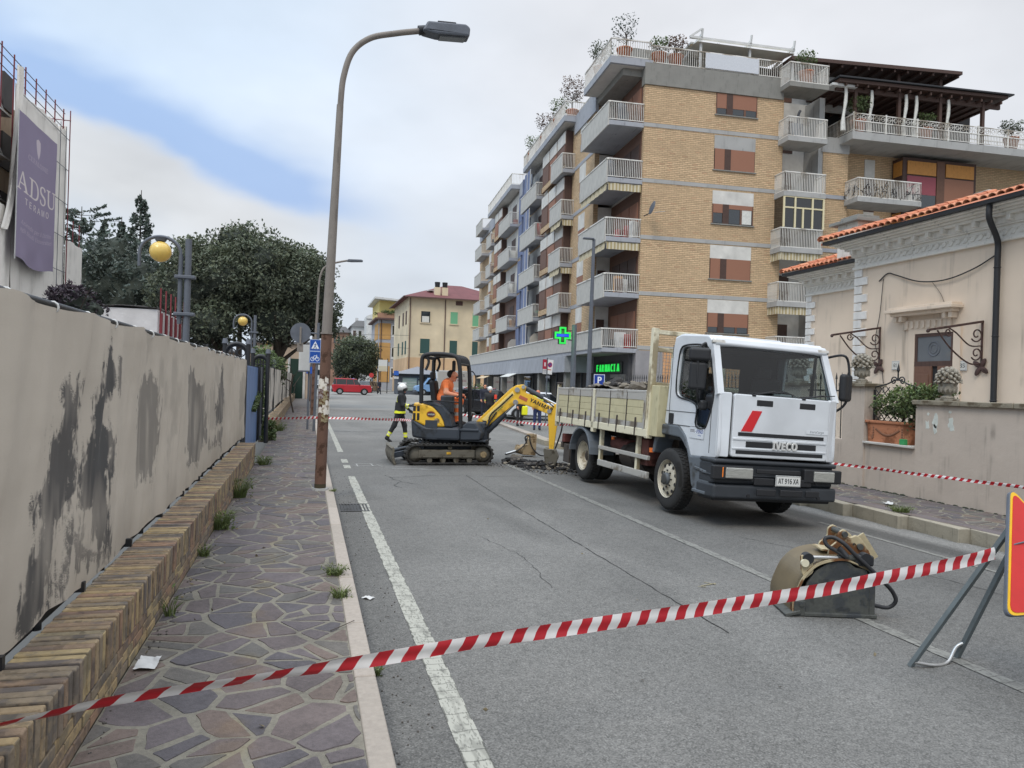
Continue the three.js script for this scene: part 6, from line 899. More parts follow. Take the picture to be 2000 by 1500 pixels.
  // mirrors
  for (const s of [-1, 1]) { const x = s * (W + 0.2), mz = s < 0 ? -0.3 : -0.12; obj('mirror_arm', [tube([[s * 0.97, 2.42, -0.42], [s * 1.08, 2.46, mz + 0.02], [x, 2.38, mz + 0.02], [x, 1.78, mz + 0.02], [s * 1.02, 1.6, mz - 0.12]], 0.018, 40, 8)], blk, t); obj('mirror_head', rb(0.24, 0.40, 0.11, 0.05, x, 2.0, mz, 0, s * 0.4), blk, t); if (s < 0) obj('mirror_head', rb(0.3, 0.19, 0.13, 0.05, x, 2.3, mz + 0.02, 0, s * 0.4), blk, t); }
  obj('kerb_mirror', rb(0.12, 0.14, 0.1, 0.04, -W - 0.06, 1.6, -0.34), blk, t);
  // bumper
  const bsh = (w, y0, y1, z0, z1) => { const g = new RoundedBoxGeometry(w, y1 - y0, z1 - z0, 3, 0.035); const p = g.attributes.position; for (let i = 0; i < p.count; i++) { const u = p.getX(i) / (w / 2); p.setZ(i, p.getZ(i) - 0.1 * Math.pow(Math.abs(u), 6)); } g.computeVertexNormals(); return g.translate(0, (y0 + y1) / 2, (z0 + z1) / 2); };
  obj('bumper_top', bsh(1.99, 0.83, 0.895, -0.28, 0.10), dp, t); obj('bumper_lower', bsh(1.99, 0.36, 0.55, -0.32, 0.12), dp, t); obj('bumper_mid', bsh(1.95, 0.55, 0.84, -0.3, 0.05), dp, t); obj('bumper_rib', bsh(1.98, 0.66, 0.685, -0.2, 0.075), dp, t); obj('valance', bsh(1.9, 0.32, 0.38, -0.35, 0.05), blk, t);
  for (const [x, y, w, h] of [[-0.22, 0.61, 0.32, 0.1], [0.44, 0.61, 0.2, 0.1], [-0.22, 0.47, 0.3, 0.09], [0.18, 0.47, 0.36, 0.09], [0.52, 0.47, 0.22, 0.09], [0, 0.75, 0.7, 0.06]]) obj('bumper_slot', rb(w, h, 0.03, 0.012, x, y, y > 0.56 ? 0.05 : 0.115), blk, t);
  for (const [x, y] of [[-0.42, 0.63], [0.62, 0.63], [-0.5, 0.42], [0.62, 0.42]]) obj('bolt', cy(0.025, 0.025, 0.02, x, y, y > 0.5 ? 0.055 : 0.12, 10, PI / 2), blk, t);
  { const lens = mat('lamp_glass', col(150, 150, 144, 0.9), { roughness: 0.08, clearcoat: 1, bumpMap: T.rough, bumpScale: 0.01 }), amb = mat('amber_lens', col(222, 120, 36, 0.8), { roughness: 0.2, clearcoat: 0.8 }); for (const s of [-1, 1]) { const w = s < 0 ? 0.42 : 0.34, x = s * 0.72; obj('headlight_housing', rb(0.62, 0.19, 0.08, 0.02, s * 0.72, 0.715, 0.035), blk, t); const h = obj('headlight', rb(w, 0.145, 0.05, 0.015, s < 0 ? -0.63 : 0.73, 0.715, 0.066), lens, t); h.userData.label = s < 0 ? 'headlight beside an amber indicator' : undefined; if (s < 0) obj('indicator', rb(0.11, 0.145, 0.06, 0.012, -0.91, 0.72, 0.03, 0, -0.5), amb, t); } }
  { const c = canvas(320, 80, (x) => { x.fillStyle = '#e6e6e2'; x.fillRect(0, 0, 320, 80); x.strokeStyle = '#444'; x.lineWidth = 3; x.strokeRect(2, 2, 316, 76); x.fillStyle = '#26282a'; x.font = 'bold 58px sans-serif'; x.textAlign = 'center'; x.fillText('AT 916 XA', 160, 60); }); obj('number_plate', rb(0.40, 0.15, 0.015, 0.004, 0.14, 0.635, 0.085), K.white, t); t.add(mesh('plate_print', fin(new THREE.PlaneGeometry(0.39, 0.14).translate(0.14, 0.635, 0.0945)), mat('plate_face', new THREE.Color(0.85, 0.85, 0.85), { map: c }))); }
  // front wheel arch and step panel
  const arch = [[-1.86, 0.98], [-1.78, 1.14], [-1.55, 1.26], [-1.02, 1.26], [-0.86, 1.18], [-0.72, 0.9], [-0.66, 0.6], [-0.62, 0.38], [-0.30, 0.36], [-0.06, 0.4], [0.0, 0.86], [-0.02, 0.93], [-0.55, 0.90], [-0.62, 0.92]];
  for (const s of [-1, 1]) {
    const outer = [[-1.88, 0.80], [-1.82, 1.06], [-1.62, 1.27], [-1.06, 1.27], [-0.86, 1.14], [-0.68, 0.86], [-0.16, 0.90], [-0.1, 0.86], [-0.14, 0.42], [-0.46, 0.36], [-0.60, 0.45], [-0.68, 0.72], [-0.80, 0.97], [-1.0, 1.1], [-1.6, 1.12], [-1.74, 0.98], [-1.8, 0.8]];
    obj('wheel_arch', toX(ext(roundPoly(outer, 0.04), 0.30, 0.02), s * (W - 0.13)), gp, t); obj('step', [rb(0.1, 0.05, 0.36, 0.015, s * (W - 0.0), 0.40, -0.34), rb(0.06, 0.04, 0.34, 0.012, s * (W + 0.005), 0.70, -0.36, 0.1)], gp, t); obj('inner_arch', toX(ext([[-1.75, 0.5], [-1.72, 1.1], [-0.75, 1.1], [-0.6, 0.5]], 0.04), s * 0.55), blk, t);
  }
  // wheels
  const wheel = (x, z, steer, twin) => {
    const w = sub('wheel', t, [x, 0.46, z]); w.rotation.y = steer; w.scale.set(1, 1.09, 1.09); const s = Math.sign(x), tyre = (o) => { const R = 0.42, P = [[0.25, -0.11], [0.29, -0.125], [0.37, -0.125], [0.405, -0.105], [R, -0.08], [R, 0.08], [0.405, 0.105], [0.37, 0.125], [0.29, 0.125], [0.25, 0.11]]; return lathe(P, 40).rotateZ(PI / 2).translate(o, 0, 0); };
    obj('tyre', [tyre(0), twin ? tyre(-s * 0.27) : null], K.rubber, w); const lug = []; for (let i = 0; i < 44; i++) for (const o of [-0.06, 0, 0.06]) lug.push(bx(0.05, 0.012, 0.035, o, 0.421, 0).rotateX(i / 44 * 2 * PI + o)); obj('tread', lug, K.rubber, w).userData.kind = 'stuff';
    const rimM = K.rim ??= mat('dusty_steel_rim', col(186, 180, 164, 0.85), { map: T.dirt, uv: 0.5, roughness: 0.6, metalness: 0.2 }); const d = twin ? 0.09 : 0.02;
    const pr = twin ? [[0.262, 0.125], [0.255, 0.11], [0.235, 0.06], [0.225, 0.0], [0.2, -0.05], [0.11, -0.06], [0.1, -0.02], [0.0, -0.02]] : [[0.262, 0.125], [0.252, 0.11], [0.243, 0.05], [0.236, 0.04], [0.2, 0.085], [0.155, 0.1], [0.13, 0.10], [0.12, 0.11], [0.0, 0.11]];
    obj('rim', lathe(pr, 36).rotateZ(-PI / 2 * s).translate(0, 0, 0), rimM, w);
    if (!twin) { obj('hub', lathe([[0.085, 0.10], [0.08, 0.165], [0.06, 0.18], [0, 0.18]], 20).rotateZ(-PI / 2 * s), gp, w); for (let i = 0; i < 10; i++) { const a = i / 10 * 2 * PI; obj('vent_hole', cy(0.024, 0.024, 0.02, 0, 0, 0, 12, 0, 0, PI / 2).translate(s * 0.086, Math.cos(a) * 0.196, Math.sin(a) * 0.196), blk, w); if (i < 8) { const b = i / 8 * 2 * PI; obj('wheel_nut', cy(0.012, 0.012, 0.03, 0, 0, 0, 6, 0, 0, PI / 2).translate(s * 0.115, Math.cos(b) * 0.115, Math.sin(b) * 0.115), K.darkMetal, w); } } } else obj('hub', lathe([[0.1, -0.04], [0.09, 0.03], [0.06, 0.05], [0, 0.05]], 20).rotateZ(-PI / 2 * s), chas, w);
  };
  wheel(-0.90, -1.22, 0.0, false); wheel(0.84, -1.22, 0.0, false); wheel(-0.90, -4.68, 0, true); wheel(0.90, -4.68, 0, true);
  // chassis and its bits
  for (const x of [-0.4, 0.4]) obj('chassis_rail', rbm(x - 0.05, x + 0.05, 0.62, 0.86, -6.0, -0.4, 0.01), chas, t); obj('axle', [bar([-0.8, 0.42, -4.68], [0.8, 0.42, -4.68], 0.1, 10), sp(0.22, 0, 0.42, -4.68)], chas, t); obj('front_axle', bar([-0.8, 0.42, -1.22], [0.8, 0.42, -1.22], 0.06, 8), chas, t); obj('engine', rbm(-0.36, 0.36, 0.45, 1.1, -1.9, -0.5, 0.05), chas, t);
  obj('fuel_tank', cy(0.24, 0.24, 0.9, -0.62, 0.62, -2.9, 18, PI / 2), chas, t); obj('air_tank', cy(0.12, 0.12, 0.7, -0.66, 0.78, -3.6, 14, PI / 2), mat('reddish_dirty_tank', col(110, 70, 66, 0.9), { map: T.dirt, uv: 0.5 }), t); obj('battery_box', rbm(-0.92, -0.5, 0.55, 0.98, -2.5, -2.1, 0.02), mat('rusty_box', col(100, 62, 56, 0.9), { map: T.dirt, uv: 0.5 }), t); obj('side_post', [bm(-0.99, -0.93, 0.36, 1.1, -3.98, -3.9), bm(-0.99, -0.93, 0.36, 1.1, -2.42, -2.34)], cream, t); obj('side_guard', rbm(-1.02, -0.96, 0.36, 0.47, -3.95, -1.92, 0.012), silver, t); obj('side_guard', rbm(-1.02, -0.96, 0.66, 0.73, -3.95, -1.92, 0.012), silver, t); obj('side_guard', [rbm(0.96, 1.02, 0.36, 0.47, -3.95, -1.92, 0.012), rbm(0.96, 1.02, 0.66, 0.73, -3.95, -1.92, 0.012), bm(0.93, 0.98, 0.4, 1.1, -3, -2.9)], silver, t);
  const mk = mat('amber_marker', col(214, 110, 50, 0.8), { roughness: 0.3 }); obj('side_marker', cy(0.045, 0.05, 0.07, -0.95, 0.83, -1.9, 10), mk, t); obj('side_marker', cy(0.03, 0.03, 0.05, -0.95, 0.9, -3.45, 10), mk, t);
  for (const s of [-1, 1]) { const P = []; for (let i = 0; i <= 12; i++) { const a = PI * (0.02 + 0.96 * i / 12); P.push([Math.cos(a) * 0.56 - 4.68, 0.5 + Math.sin(a) * 0.52]); } for (let i = 12; i >= 0; i--) { const a = PI * (0.02 + 0.96 * i / 12); P.push([Math.cos(a) * 0.52 - 4.68, 0.5 + Math.sin(a) * 0.48]); } obj('mudguard', toX(ext(P, 0.5, 0.008), s * 0.86), gp, t); obj('mud_flap', rbm(s * 0.68, s * 1.04, 0.12, 0.55, -5.3, -5.27, 0.005), blk, t); }
  obj('rear_bar', rbm(-0.98, 0.98, 0.5, 0.62, -6.1, -6.0, 0.015), chas, t); obj('tail_light_box', rbm(-0.98, -0.72, 0.62, 0.8, -6.05, -5.9, 0.02), mat('rusty_red', col(96, 52, 48, 0.9)), t); obj('rear_box', rbm(-1.0, -0.7, 0.22, 0.6, -5.85, -5.5, 0.02), chas, t);
  // tipper bed
  const b0 = -1.86, b1 = -6.25, by = 1.16; obj('bed_floor', bm(-1.08, 1.08, by - 0.06, by, b1, b0), chas, t); obj('sub_frame', [bm(-0.5, -0.36, 0.88, by - 0.06, b1 + 0.2, b0), bm(0.36, 0.5, 0.88, by - 0.06, b1 + 0.2, b0)], chas, t); obj('bed_edge', [rbm(-1.1, -1.02, by - 0.13, by + 0.0, b1, b0, 0.012)], cream, t); obj('bed_edge', rbm(1.02, 1.1, by - 0.13, by + 0.0, b1, b0, 0.012), cream, t); for (let z = b1 + 0.3; z < b0; z += 0.5) obj('cross_member', bm(-1.0, 1.0, by - 0.14, by - 0.06, z - 0.04, z + 0.04), chas, t);
  const H = 0.58, zm = (b0 + b1) / 2 - 0.08;
  for (const s of [-1, 1]) for (const [a, b] of [[b1 + 0.07, zm - 0.06], [zm + 0.06, b0 - 0.1]]) {
    const d = sub('dropside', t), x = s * 1.07; for (let k = 0; k < 4; k++) obj('side_board', rbm(x - 0.02, x + 0.015, by + 0.09 + k * 0.122, by + 0.09 + (k + 1) * 0.122 - 0.003, a, b, 0.006), drop, d); obj('lower_strip', rbm(x - 0.02, x + 0.018, by + 0.0, by + 0.09, a, b, 0.006), silver, d); obj('top_strip', rbm(x - 0.03, x + 0.02, by + H - 0.01, by + H + 0.035, a, b, 0.01), silver, d); obj('top_plate', (() => { const g = new THREE.PlaneGeometry(b - a - 0.1, 0.13, 24, 4).rotateY(s * PI / 2), p = g.attributes.position; for (let i = 0; i < p.count; i++) p.setX(i, p.getX(i) + s * 0.008 * Math.abs(fbm3(p.getZ(i) * 4, p.getY(i) * 9, 3, 3))); g.computeVertexNormals(); return g.translate(x + s * 0.022, by + H - 0.055, (a + b) / 2); })(), silver, d);
    for (let k = 0; k < 2; k++) { const z = mix(a, b, (k + 1) / 3); obj('stake', rbm(x + s * 0.018 - 0.012, x + s * 0.018 + 0.012, by - 0.06, by + H + 0.02, z - 0.014, z + 0.014, 0.004), chas, d); } for (const z of [a + 0.03, b - 0.03]) obj('end_stile', rbm(x - 0.03, x + 0.03, by - 0.02, by + H + 0.02, z - 0.03, z + 0.03, 0.006), silver, d); for (const q of [0.12, 0.5, 0.85]) obj('hinge', rb(0.05, 0.3, 0.03, 0.01, x + s * 0.02, by + 0.02, mix(a, b, q)), chas, d);
  }
  for (const s of [-1, 1]) { obj('centre_post', rbm(s * 1.06 - 0.04, s * 1.06 + 0.04, by - 0.2, by + H + 0.03, zm - 0.055, zm + 0.055, 0.01), cream, t); obj('rear_post', rbm(s * 1.06 - 0.035, s * 1.06 + 0.035, by - 0.22, by + H + 0.1, b1, b1 + 0.07, 0.01), cream, t); obj('post_cap', [rb(0.1, 0.04, 0.14, 0.015, s * 1.06, by + H + 0.12, b1 + 0.06)], chas, t); obj('front_post', rbm(s * 1.04 - 0.05, s * 1.04 + 0.05, by - 0.15, 2.78, b0 - 0.09, b0 + 0.01, 0.012), cream, t); obj('post_lock', rbm(s * 1.1, s * 1.1 + 0.02, by, by + 0.5, b0 - 0.06, b0 - 0.03, 0.006), cream, t); }
  obj('tailboard', rbm(-1.02, 1.02, by, by + H, b1, b1 + 0.05, 0.008), cream, t);
  // headboard with ladder frame
  { const h = sub('headboard', t); for (let k = 0; k < 5; k++) obj('board', rbm(-1.0, 1.0, by + k * 0.14, by + (k + 1) * 0.14 - 0.003, b0 - 0.06, b0 - 0.02, 0.006), drop, h); for (const y of [1.88, 2.44, 2.72]) obj('rail', rbm(-1.02, 1.02, y - 0.035, y + 0.035, b0 - 0.07, b0 - 0.01, 0.01), cream, h); for (let x = -0.7; x < 0.9; x += 0.47) obj('upright', rbm(x - 0.022, x + 0.022, 1.9, 2.44, b0 - 0.06, b0 - 0.02, 0.008), cream, h); const mesh2 = []; for (let x = -0.98; x < 1; x += 0.055) mesh2.push(bx(0.006, 0.55, 0.006, x, 2.16, b0 - 0.04)); for (let y = 1.92; y < 2.44; y += 0.055) mesh2.push(bx(2, 0.006, 0.006, 0, y, b0 - 0.044)); obj('wire_mesh', mesh2, K.steel, h); obj('side_plate', rbm(-1.06, -0.9, by - 0.1, 1.86, b0 + 0.0, b0 + 0.28, 0.01), drop, h); }
  // load of broken asphalt
  const r = rng(12), load = thing('rubble_load', 'heap of broken asphalt and stones filling the truck bed', 'rubble'); load.userData.kind = 'stuff'; t.updateMatrixWorld(true);
  const chunk = (s, sq) => { const g = new THREE.IcosahedronGeometry(s, 1), p = g.attributes.position, o = r() * 50; for (let i = 0; i < p.count; i++) { const f = 0.65 + 0.7 * noise3(p.getX(i) / s * 1.7 + o, p.getY(i) / s * 1.7, p.getZ(i) / s * 1.7); p.setXYZ(i, p.getX(i) * f, p.getY(i) * f * sq, p.getZ(i) * f); } g.rotateY(r() * 6).rotateX(r() - 0.5); g.computeVertexNormals(); return g; }; K.chunk = chunk;
  const hgt = (x, z) => by + 0.60 + 0.26 * fbm3(x * 1.2, z * 0.9, 4, 3) * (1 - 0.5 * Math.abs(x)) + 0.16 * Math.exp(-((z + 4.0) ** 2) / 0.5) - 0.12;
  const bedG = new THREE.PlaneGeometry(2.06, b0 - b1 - 0.2, 40, 80).rotateX(-PI / 2), bp = bedG.attributes.position; for (let i = 0; i < bp.count; i++) { const x = bp.getX(i), z = bp.getZ(i) + (b0 + b1) / 2; bp.setY(i, hgt(x, z) - 0.05 + 0.05 * noise3(x * 9, z * 9, 2)); } bedG.computeVertexNormals(); bedG.translate(0, 0, (b0 + b1) / 2);
  const rubM = [[128, 120, 108], [100, 95, 90], [150, 141, 126], [66, 64, 63]].map((c, i) => mat('rubble_' + 'abcd'[i], col(...c, 1.3), { map: T.fine, uv: 0.5, roughness: 0.95 })); K.rubM = rubM;
  const put = (o) => { o.applyMatrix4(t.matrixWorld); load.add(o); o.userData.kind = 'stuff'; }; put(mesh('gravel_heap', boxUV(fin(bedG), 0.6), rubM[0]));
  const gs = [[], [], [], []]; for (let i = 0; i < 900; i++) { const x = (r() - 0.5) * 1.96, z = mix(b1 + 0.15, b0 - 0.15, r()), s = 0.03 + 0.06 * r() * r(); gs[Math.floor(r() * 4)].push(chunk(s, 0.7).translate(x, hgt(x, z) - 0.01 + r() * 0.03, z)); } gs.forEach((g, k) => put(mesh('stones', boxUV(MG(g), 0.5), rubM[k])));
  for (const [x, z, s, k] of [[-0.6, -4.3, 0.15, 3], [-0.4, -4.6, 0.13, 1], [-0.7, -5.4, 0.14, 2], [-0.6, -3.3, 0.16, 0], [0.2, -2.9, 0.14, 1], [-0.6, -5.1, 0.16, 2]]) { const m = mesh('asphalt_slab', boxUV(fin(chunk(s, 0.75).translate(x, hgt(x, z) + 0.03, z)), 0.5), rubM[k]); m.applyMatrix4(t.matrixWorld); load.add(m); }
}

// ---------------------------------------------------------------- mini excavator
{
  const yel = mat('digger_yellow', col(224, 178, 52, 0.85), { map: T.dirt, uv: 2.6, roughness: 0.45, clearcoat: 0.2 }), dk = mat('digger_dark_grey', col(50, 56, 64, 0.8), { map: T.dirt, uv: 1.5, roughness: 0.55 }), rub = mat('track_rubber', col(48, 47, 45, 0.85), { map: T.dirt, uv: 0.6, roughness: 0.9 }), mud = mat('muddy_steel', col(100, 96, 86, 0.9), { map: T.dirt, uv: 0.45, bumpMap: T.rough, bumpScale: 0.01, roughness: 0.9 }), tan = mat('worn_tan_steel', col(150, 132, 100, 0.9), { map: T.dirt, uv: 0.5, roughness: 0.7 }), chrome = mat('chrome_rod', col(200, 202, 204, 0.9), { metalness: 0.9, roughness: 0.2 });
  const t = thing('mini_excavator', 'yellow and black mini excavator with open canopy, working beside the truck', 'excavator', [3.1, 0, -16.95]);
  // tracks, along world x
  for (const s of [1, -1]) {
    const k = sub('track', t, [0, 0, s * 0.56]), hull = (R) => { const P = [], n = 12; for (let i = 0; i <= n; i++) { const a = -PI / 2 + PI * i / n; P.push([0.76 + Math.cos(a) * (0.205 + R), 0.245 + Math.sin(a) * (0.205 + R)]); } for (let i = 0; i <= n; i++) { const a = PI / 2 + PI * i / n; P.push([-0.76 + Math.cos(a) * (0.20 + R), 0.24 + Math.sin(a) * (0.20 + R)]); } return P; };
    obj('rubber_belt', ext(hull(0.02), 0.3, 0.012, [hull(-0.02).reverse()]), rub, k);
    const lugs = [], P = hull(0.03), per = []; let L = 0; for (let i = 0; i < P.length; i++) { const q = P[(i + 1) % P.length]; per.push(L); L += Math.hypot(q[0] - P[i][0], q[1] - P[i][1]); }
    for (let d = 0; d < L; d += 0.095) { let i = per.findIndex((v, j) => v <= d && (per[j + 1] ?? L) > d), q = P[(i + 1) % P.length], f = (d - per[i]) / ((per[i + 1] ?? L) - per[i] || 1), x = mix(P[i][0], q[0], f), y = mix(P[i][1], q[1], f), a = Math.atan2(q[1] - P[i][1], q[0] - P[i][0]); lugs.push(rb(0.05, 0.03, 0.29, 0.008, 0, 0, 0, 0, 0, 0, 1).rotateZ(a).translate(x, y, 0)); } obj('tread_lug', lugs, rub, k).userData.kind = 'stuff';
    obj('track_frame', rb(1.28, 0.2, 0.16, 0.03, -0.06, 0.245, 0.03 * s), mud, k); obj('frame_plate', rb(1.2, 0.15, 0.02, 0.008, -0.05, 0.25, s * 0.12), mud, k); obj('sprocket', lathe([[0, -0.06], [0.17, -0.06], [0.19, -0.03], [0.19, 0.03], [0.17, 0.06], [0.12, 0.1], [0.06, 0.12], [0, 0.12]], 22).rotateX(s * PI / 2).translate(0.76, 0.245, 0), mud, k); obj('sprocket_hub', cy(0.075, 0.07, 0.05, 0.76, 0.245, s * 0.14, 14, PI / 2), tan, k); obj('idler', lathe([[0, -0.06], [0.16, -0.06], [0.17, 0.06], [0.05, 0.09], [0, 0.09]], 20).rotateX(s * PI / 2).translate(-0.76, 0.24, 0), mud, k); for (const x of [-0.45, -0.15, 0.15, 0.45]) obj('roller', cy(0.06, 0.06, 0.2, x, 0.11, 0, 12, PI / 2), mud, k); obj('top_roller', cy(0.045, 0.045, 0.1, 0, 0.39, s * 0.06, 12, PI / 2), mud, k); if (s > 0) obj('yellow_tag', rb(0.1, 0.055, 0.01, 0.004, -0.03, 0.27, 0.136), yel, k);
  }
  obj('undercarriage', [rb(1.1, 0.26, 0.85, 0.04, 0, 0.33, 0), cy(0.36, 0.36, 0.12, 0, 0.5, 0, 24)], dk, t);
  // dozer blade
  obj('blade', (() => { const P = [[-0.02, 0], [0.03, 0.0], [0.075, 0.1], [0.09, 0.2], [0.07, 0.33], [0.1, 0.36], [0.05, 0.385], [0.02, 0.34], [0.035, 0.2], [0.01, 0.1]]; return ext(P, 1.35, 0.006).rotateY(PI).translate(-1.2, 0.01, 0.0); })(), mud, t); obj('blade_arm', [beam([-1.22, 0.18, 0.3], [-0.5, 0.32, 0.22], 0.09, 0.12), beam([-1.22, 0.18, -0.3], [-0.5, 0.32, -0.22], 0.09, 0.12)], dk, t); obj('blade_ram', bar([-1.2, 0.26, 0], [-0.5, 0.4, 0], 0.045, 10), dk, t);
  // slewing upper body: its own frame, turned towards the camera
  const th = rad(-22), u = (name, g, m) => { const geo = MG(g); geo.rotateY(th); return obj(name, geo, m, t); };
  const ply = (P, d, z, b = 0.02, r = 0.03) => ext(roundPoly(P, r), d, b).translate(0, 0, z);
  u('engine_skirt', ply([[-0.62, 0.60], [-0.66, 1.02], [-0.50, 0.94], [-0.31, 0.84], [0.46, 0.84], [0.46, 0.56], [-0.3, 0.55]], 1.32, 0, 0.05, 0.05), dk); u('counterweight', (() => { const g = cy(0.72, 0.72, 0.42, 0, 0.78, 0, 28); const p = g.attributes.position; for (let i = 0; i < p.count; i++) { const x = p.getX(i); p.setX(i, Math.min(x, -0.05)); p.setZ(i, clamp(p.getZ(i), -0.655, 0.655)); } g.computeVertexNormals(); return g; })(), dk);
  u('engine_cover', ply([[-0.64, 0.98], [-0.60, 1.37], [-0.36, 1.37], [-0.16, 1.29], [0.0, 1.13], [0.09, 0.97], [0.12, 0.85], [-0.31, 0.84], [-0.5, 0.93]], 1.28, 0, 0.04, 0.04), yel); u('cover_band', ply([[-0.42, 1.385], [-0.22, 1.43], [0.06, 1.32], [0.22, 1.14], [0.30, 0.85], [0.12, 0.85], [0.09, 0.97], [0.0, 1.13], [-0.16, 1.29], [-0.36, 1.37]], 1.3, 0, 0.03, 0.03), dk); for (const x of [-0.58, -0.49]) for (const [y0, y1] of [[1.18, 1.3], [0.98, 1.14]]) u('vent', rbm(x - 0.03, x + 0.03, y0, y1, 0.63, 0.648, 0.01), K.black);
  { const c = canvas(160, 160, (x) => { x.fillStyle = '#e0ab26'; x.fillRect(0, 0, 160, 160); x.fillStyle = '#2a2426'; x.beginPath(); x.ellipse(80, 80, 74, 60, 0, 0, 7); x.fill(); x.fillStyle = '#b23c34'; x.beginPath(); x.ellipse(80, 80, 66, 52, 0, 0, 7); x.fill(); x.fillStyle = '#2a2426'; x.beginPath(); x.ellipse(80, 82, 60, 44, 0, 0, 7); x.fill(); x.fillStyle = '#e8e4da'; x.font = 'italic bold 44px sans-serif'; x.textAlign = 'center'; x.fillText('ViO26', 80, 96); }); u('model_badge', new THREE.CircleGeometry(0.105, 28).scale(1, 0.85, 1).translate(-0.2, 1.12, 0.6425), mat('badge_face', new THREE.Color(0.9, 0.9, 0.9), { map: c, roughness: 0.5 })); u('round_sticker', new THREE.CircleGeometry(0.06, 18).translate(-0.06, 0.98, 0.6425), tan); }
  u('floor_plate', rb(0.75, 0.06, 1.25, 0.02, 0.5, 0.8, 0), dk); u('front_cowl', ply([[0.46, 0.56], [0.46, 0.86], [0.62, 0.98], [0.8, 0.97], [0.95, 0.74], [0.9, 0.58]], 0.5, 0.35, 0.03), dk); u('swing_bracket', [rb(0.34, 0.5, 0.28, 0.05, 0.8, 0.72, 0), cy(0.1, 0.1, 0.55, 0.93, 0.72, 0, 14)], dk); u('track_guard', rb(0.6, 0.04, 0.9, 0.015, 0.72, 0.55, 0.05), dk);
  // seat, levers, canopy
  u('seat', [rb(0.44, 0.14, 0.46, 0.05, -0.02, 1.36, 0.02)], K.black); u('seat_back', rb(0.14, 0.52, 0.44, 0.06, -0.27, 1.62, 0.02, 0, 0, 0.14), K.black); u('headrest', rb(0.1, 0.2, 0.26, 0.05, -0.32, 1.98, 0.02, 0, 0, 0.1), K.black); u('console', [rb(0.3, 0.4, 0.16, 0.04, 0.12, 1.35, 0.42), rb(0.3, 0.4, 0.16, 0.04, 0.12, 1.35, -0.38)], dk); u('lever', [bar([0.32, 1.5, 0.36], [0.42, 1.62, 0.30], 0.016, 8), bar([0.34, 1.5, -0.3], [0.45, 1.62, -0.26], 0.016, 8), bar([0.55, 0.83, 0.15], [0.6, 1.2, 0.15], 0.014, 8), bar([0.55, 0.83, -0.1], [0.62, 1.15, -0.1], 0.014, 8)], K.black);
  for (const z of [-0.6, 0.6]) { u('canopy_frame', tube([[-0.44, 1.36, z], [-0.45, 2.2, z], [-0.43, 2.40, z], [-0.33, 2.455, z], [0.2, 2.455, z], [0.34, 2.40, z], [0.40, 2.25, z], [0.47, 0.85, z]], 0.047, 70, 10), K.black); u('canopy_hoop', tube([[-0.36, 2.43, z], [-0.3, 2.3, z * 0.97], [-0.36, 2.1, z]], 0.03, 16, 8), K.black); }
  u('roof_panel', rb(0.62, 0.05, 1.16, 0.02, -0.05, 2.46, 0), K.black); for (let i = 0; i < 9; i++) u('roof_slat', tube([[0.26 - 0.0, 2.455, -0.56 + i * 0.14], [0.36, 2.40, -0.56 + i * 0.14], [0.40, 2.28, -0.56 + i * 0.14]], 0.02, 8, 6), K.black); u('cross_tube', [bar([-0.43, 2.4, -0.6], [-0.43, 2.4, 0.6], 0.04, 8), bar([0.40, 2.26, -0.6], [0.40, 2.26, 0.6], 0.03, 8)], K.black); u('grab_rail', tube([[0.5, 1.25, -0.72], [0.55, 2.0, -0.74], [0.48, 2.12, -0.7], [0.42, 2.12, -0.62]], 0.014, 24, 6), K.black); u('hand_rail', tube([[0.45, 1.4, 0.62], [0.2, 1.42, 0.66], [-0.2, 1.42, 0.66], [-0.38, 1.4, 0.64]], 0.014, 24, 6), K.black); u('hanging_bag', rb(0.08, 0.26, 0.1, 0.04, 0.18, 2.22, 0.1), K.black); u('warning_tag', rb(0.02, 0.1, 0.06, 0.004, 0.47, 1.62, -0.6), yel);
  // boom in the plane of the slewing frame
  const boomP = [[0.78, 0.80], [0.72, 0.96], [0.9, 1.14], [1.52, 1.76], [1.64, 1.83], [1.78, 1.85], [1.86, 1.80], [1.84, 1.66], [1.98, 1.62], [2.44, 1.36], [2.47, 1.22], [2.40, 1.18], [2.12, 1.29], [1.89, 1.37], [1.72, 1.40], [1.58, 1.37], [1.36, 1.19], [1.0, 0.86], [0.9, 0.78]];
  u('boom', ply(boomP, 0.17, 0, 0.015, 0.03), yel); u('boom_web', [ply([[0.86, 1.02], [1.55, 1.69], [1.60, 1.60], [0.95, 0.96]], 0.185, 0, 0.006, 0.01)], mat('pale_yellow_edge', col(226, 200, 120, 0.85), { roughness: 0.5 })); u('boom_pin', [cy(0.06, 0.06, 0.24, 1.66, 1.72, 0, 16, PI / 2), cy(0.045, 0.045, 0.26, 1.8, 1.79, 0, 14, PI / 2), cy(0.06, 0.06, 0.26, 1.63, 1.44, 0, 16, PI / 2), cy(0.05, 0.05, 0.24, 2.4, 1.26, 0, 14, PI / 2)], chrome);
  u('boom_ram_barrel', bar([0.92, 0.68, 0], [1.38, 1.18, 0], 0.075, 16), dk); u('boom_ram_rod', bar([1.36, 1.16, 0], [1.63, 1.44, 0], 0.032, 12), chrome); u('ram_collar', cy(0.085, 0.085, 0.1, 0, 0, 0, 16).rotateZ(-0.74).translate(1.15, 0.93, 0), dk); u('arm_ram_barrel', bar([1.80, 1.78, 0], [2.25, 1.56, 0], 0.055, 14), dk); u('arm_ram_rod', bar([2.2, 1.58, 0], [2.58, 1.40, 0], 0.026, 10), chrome);
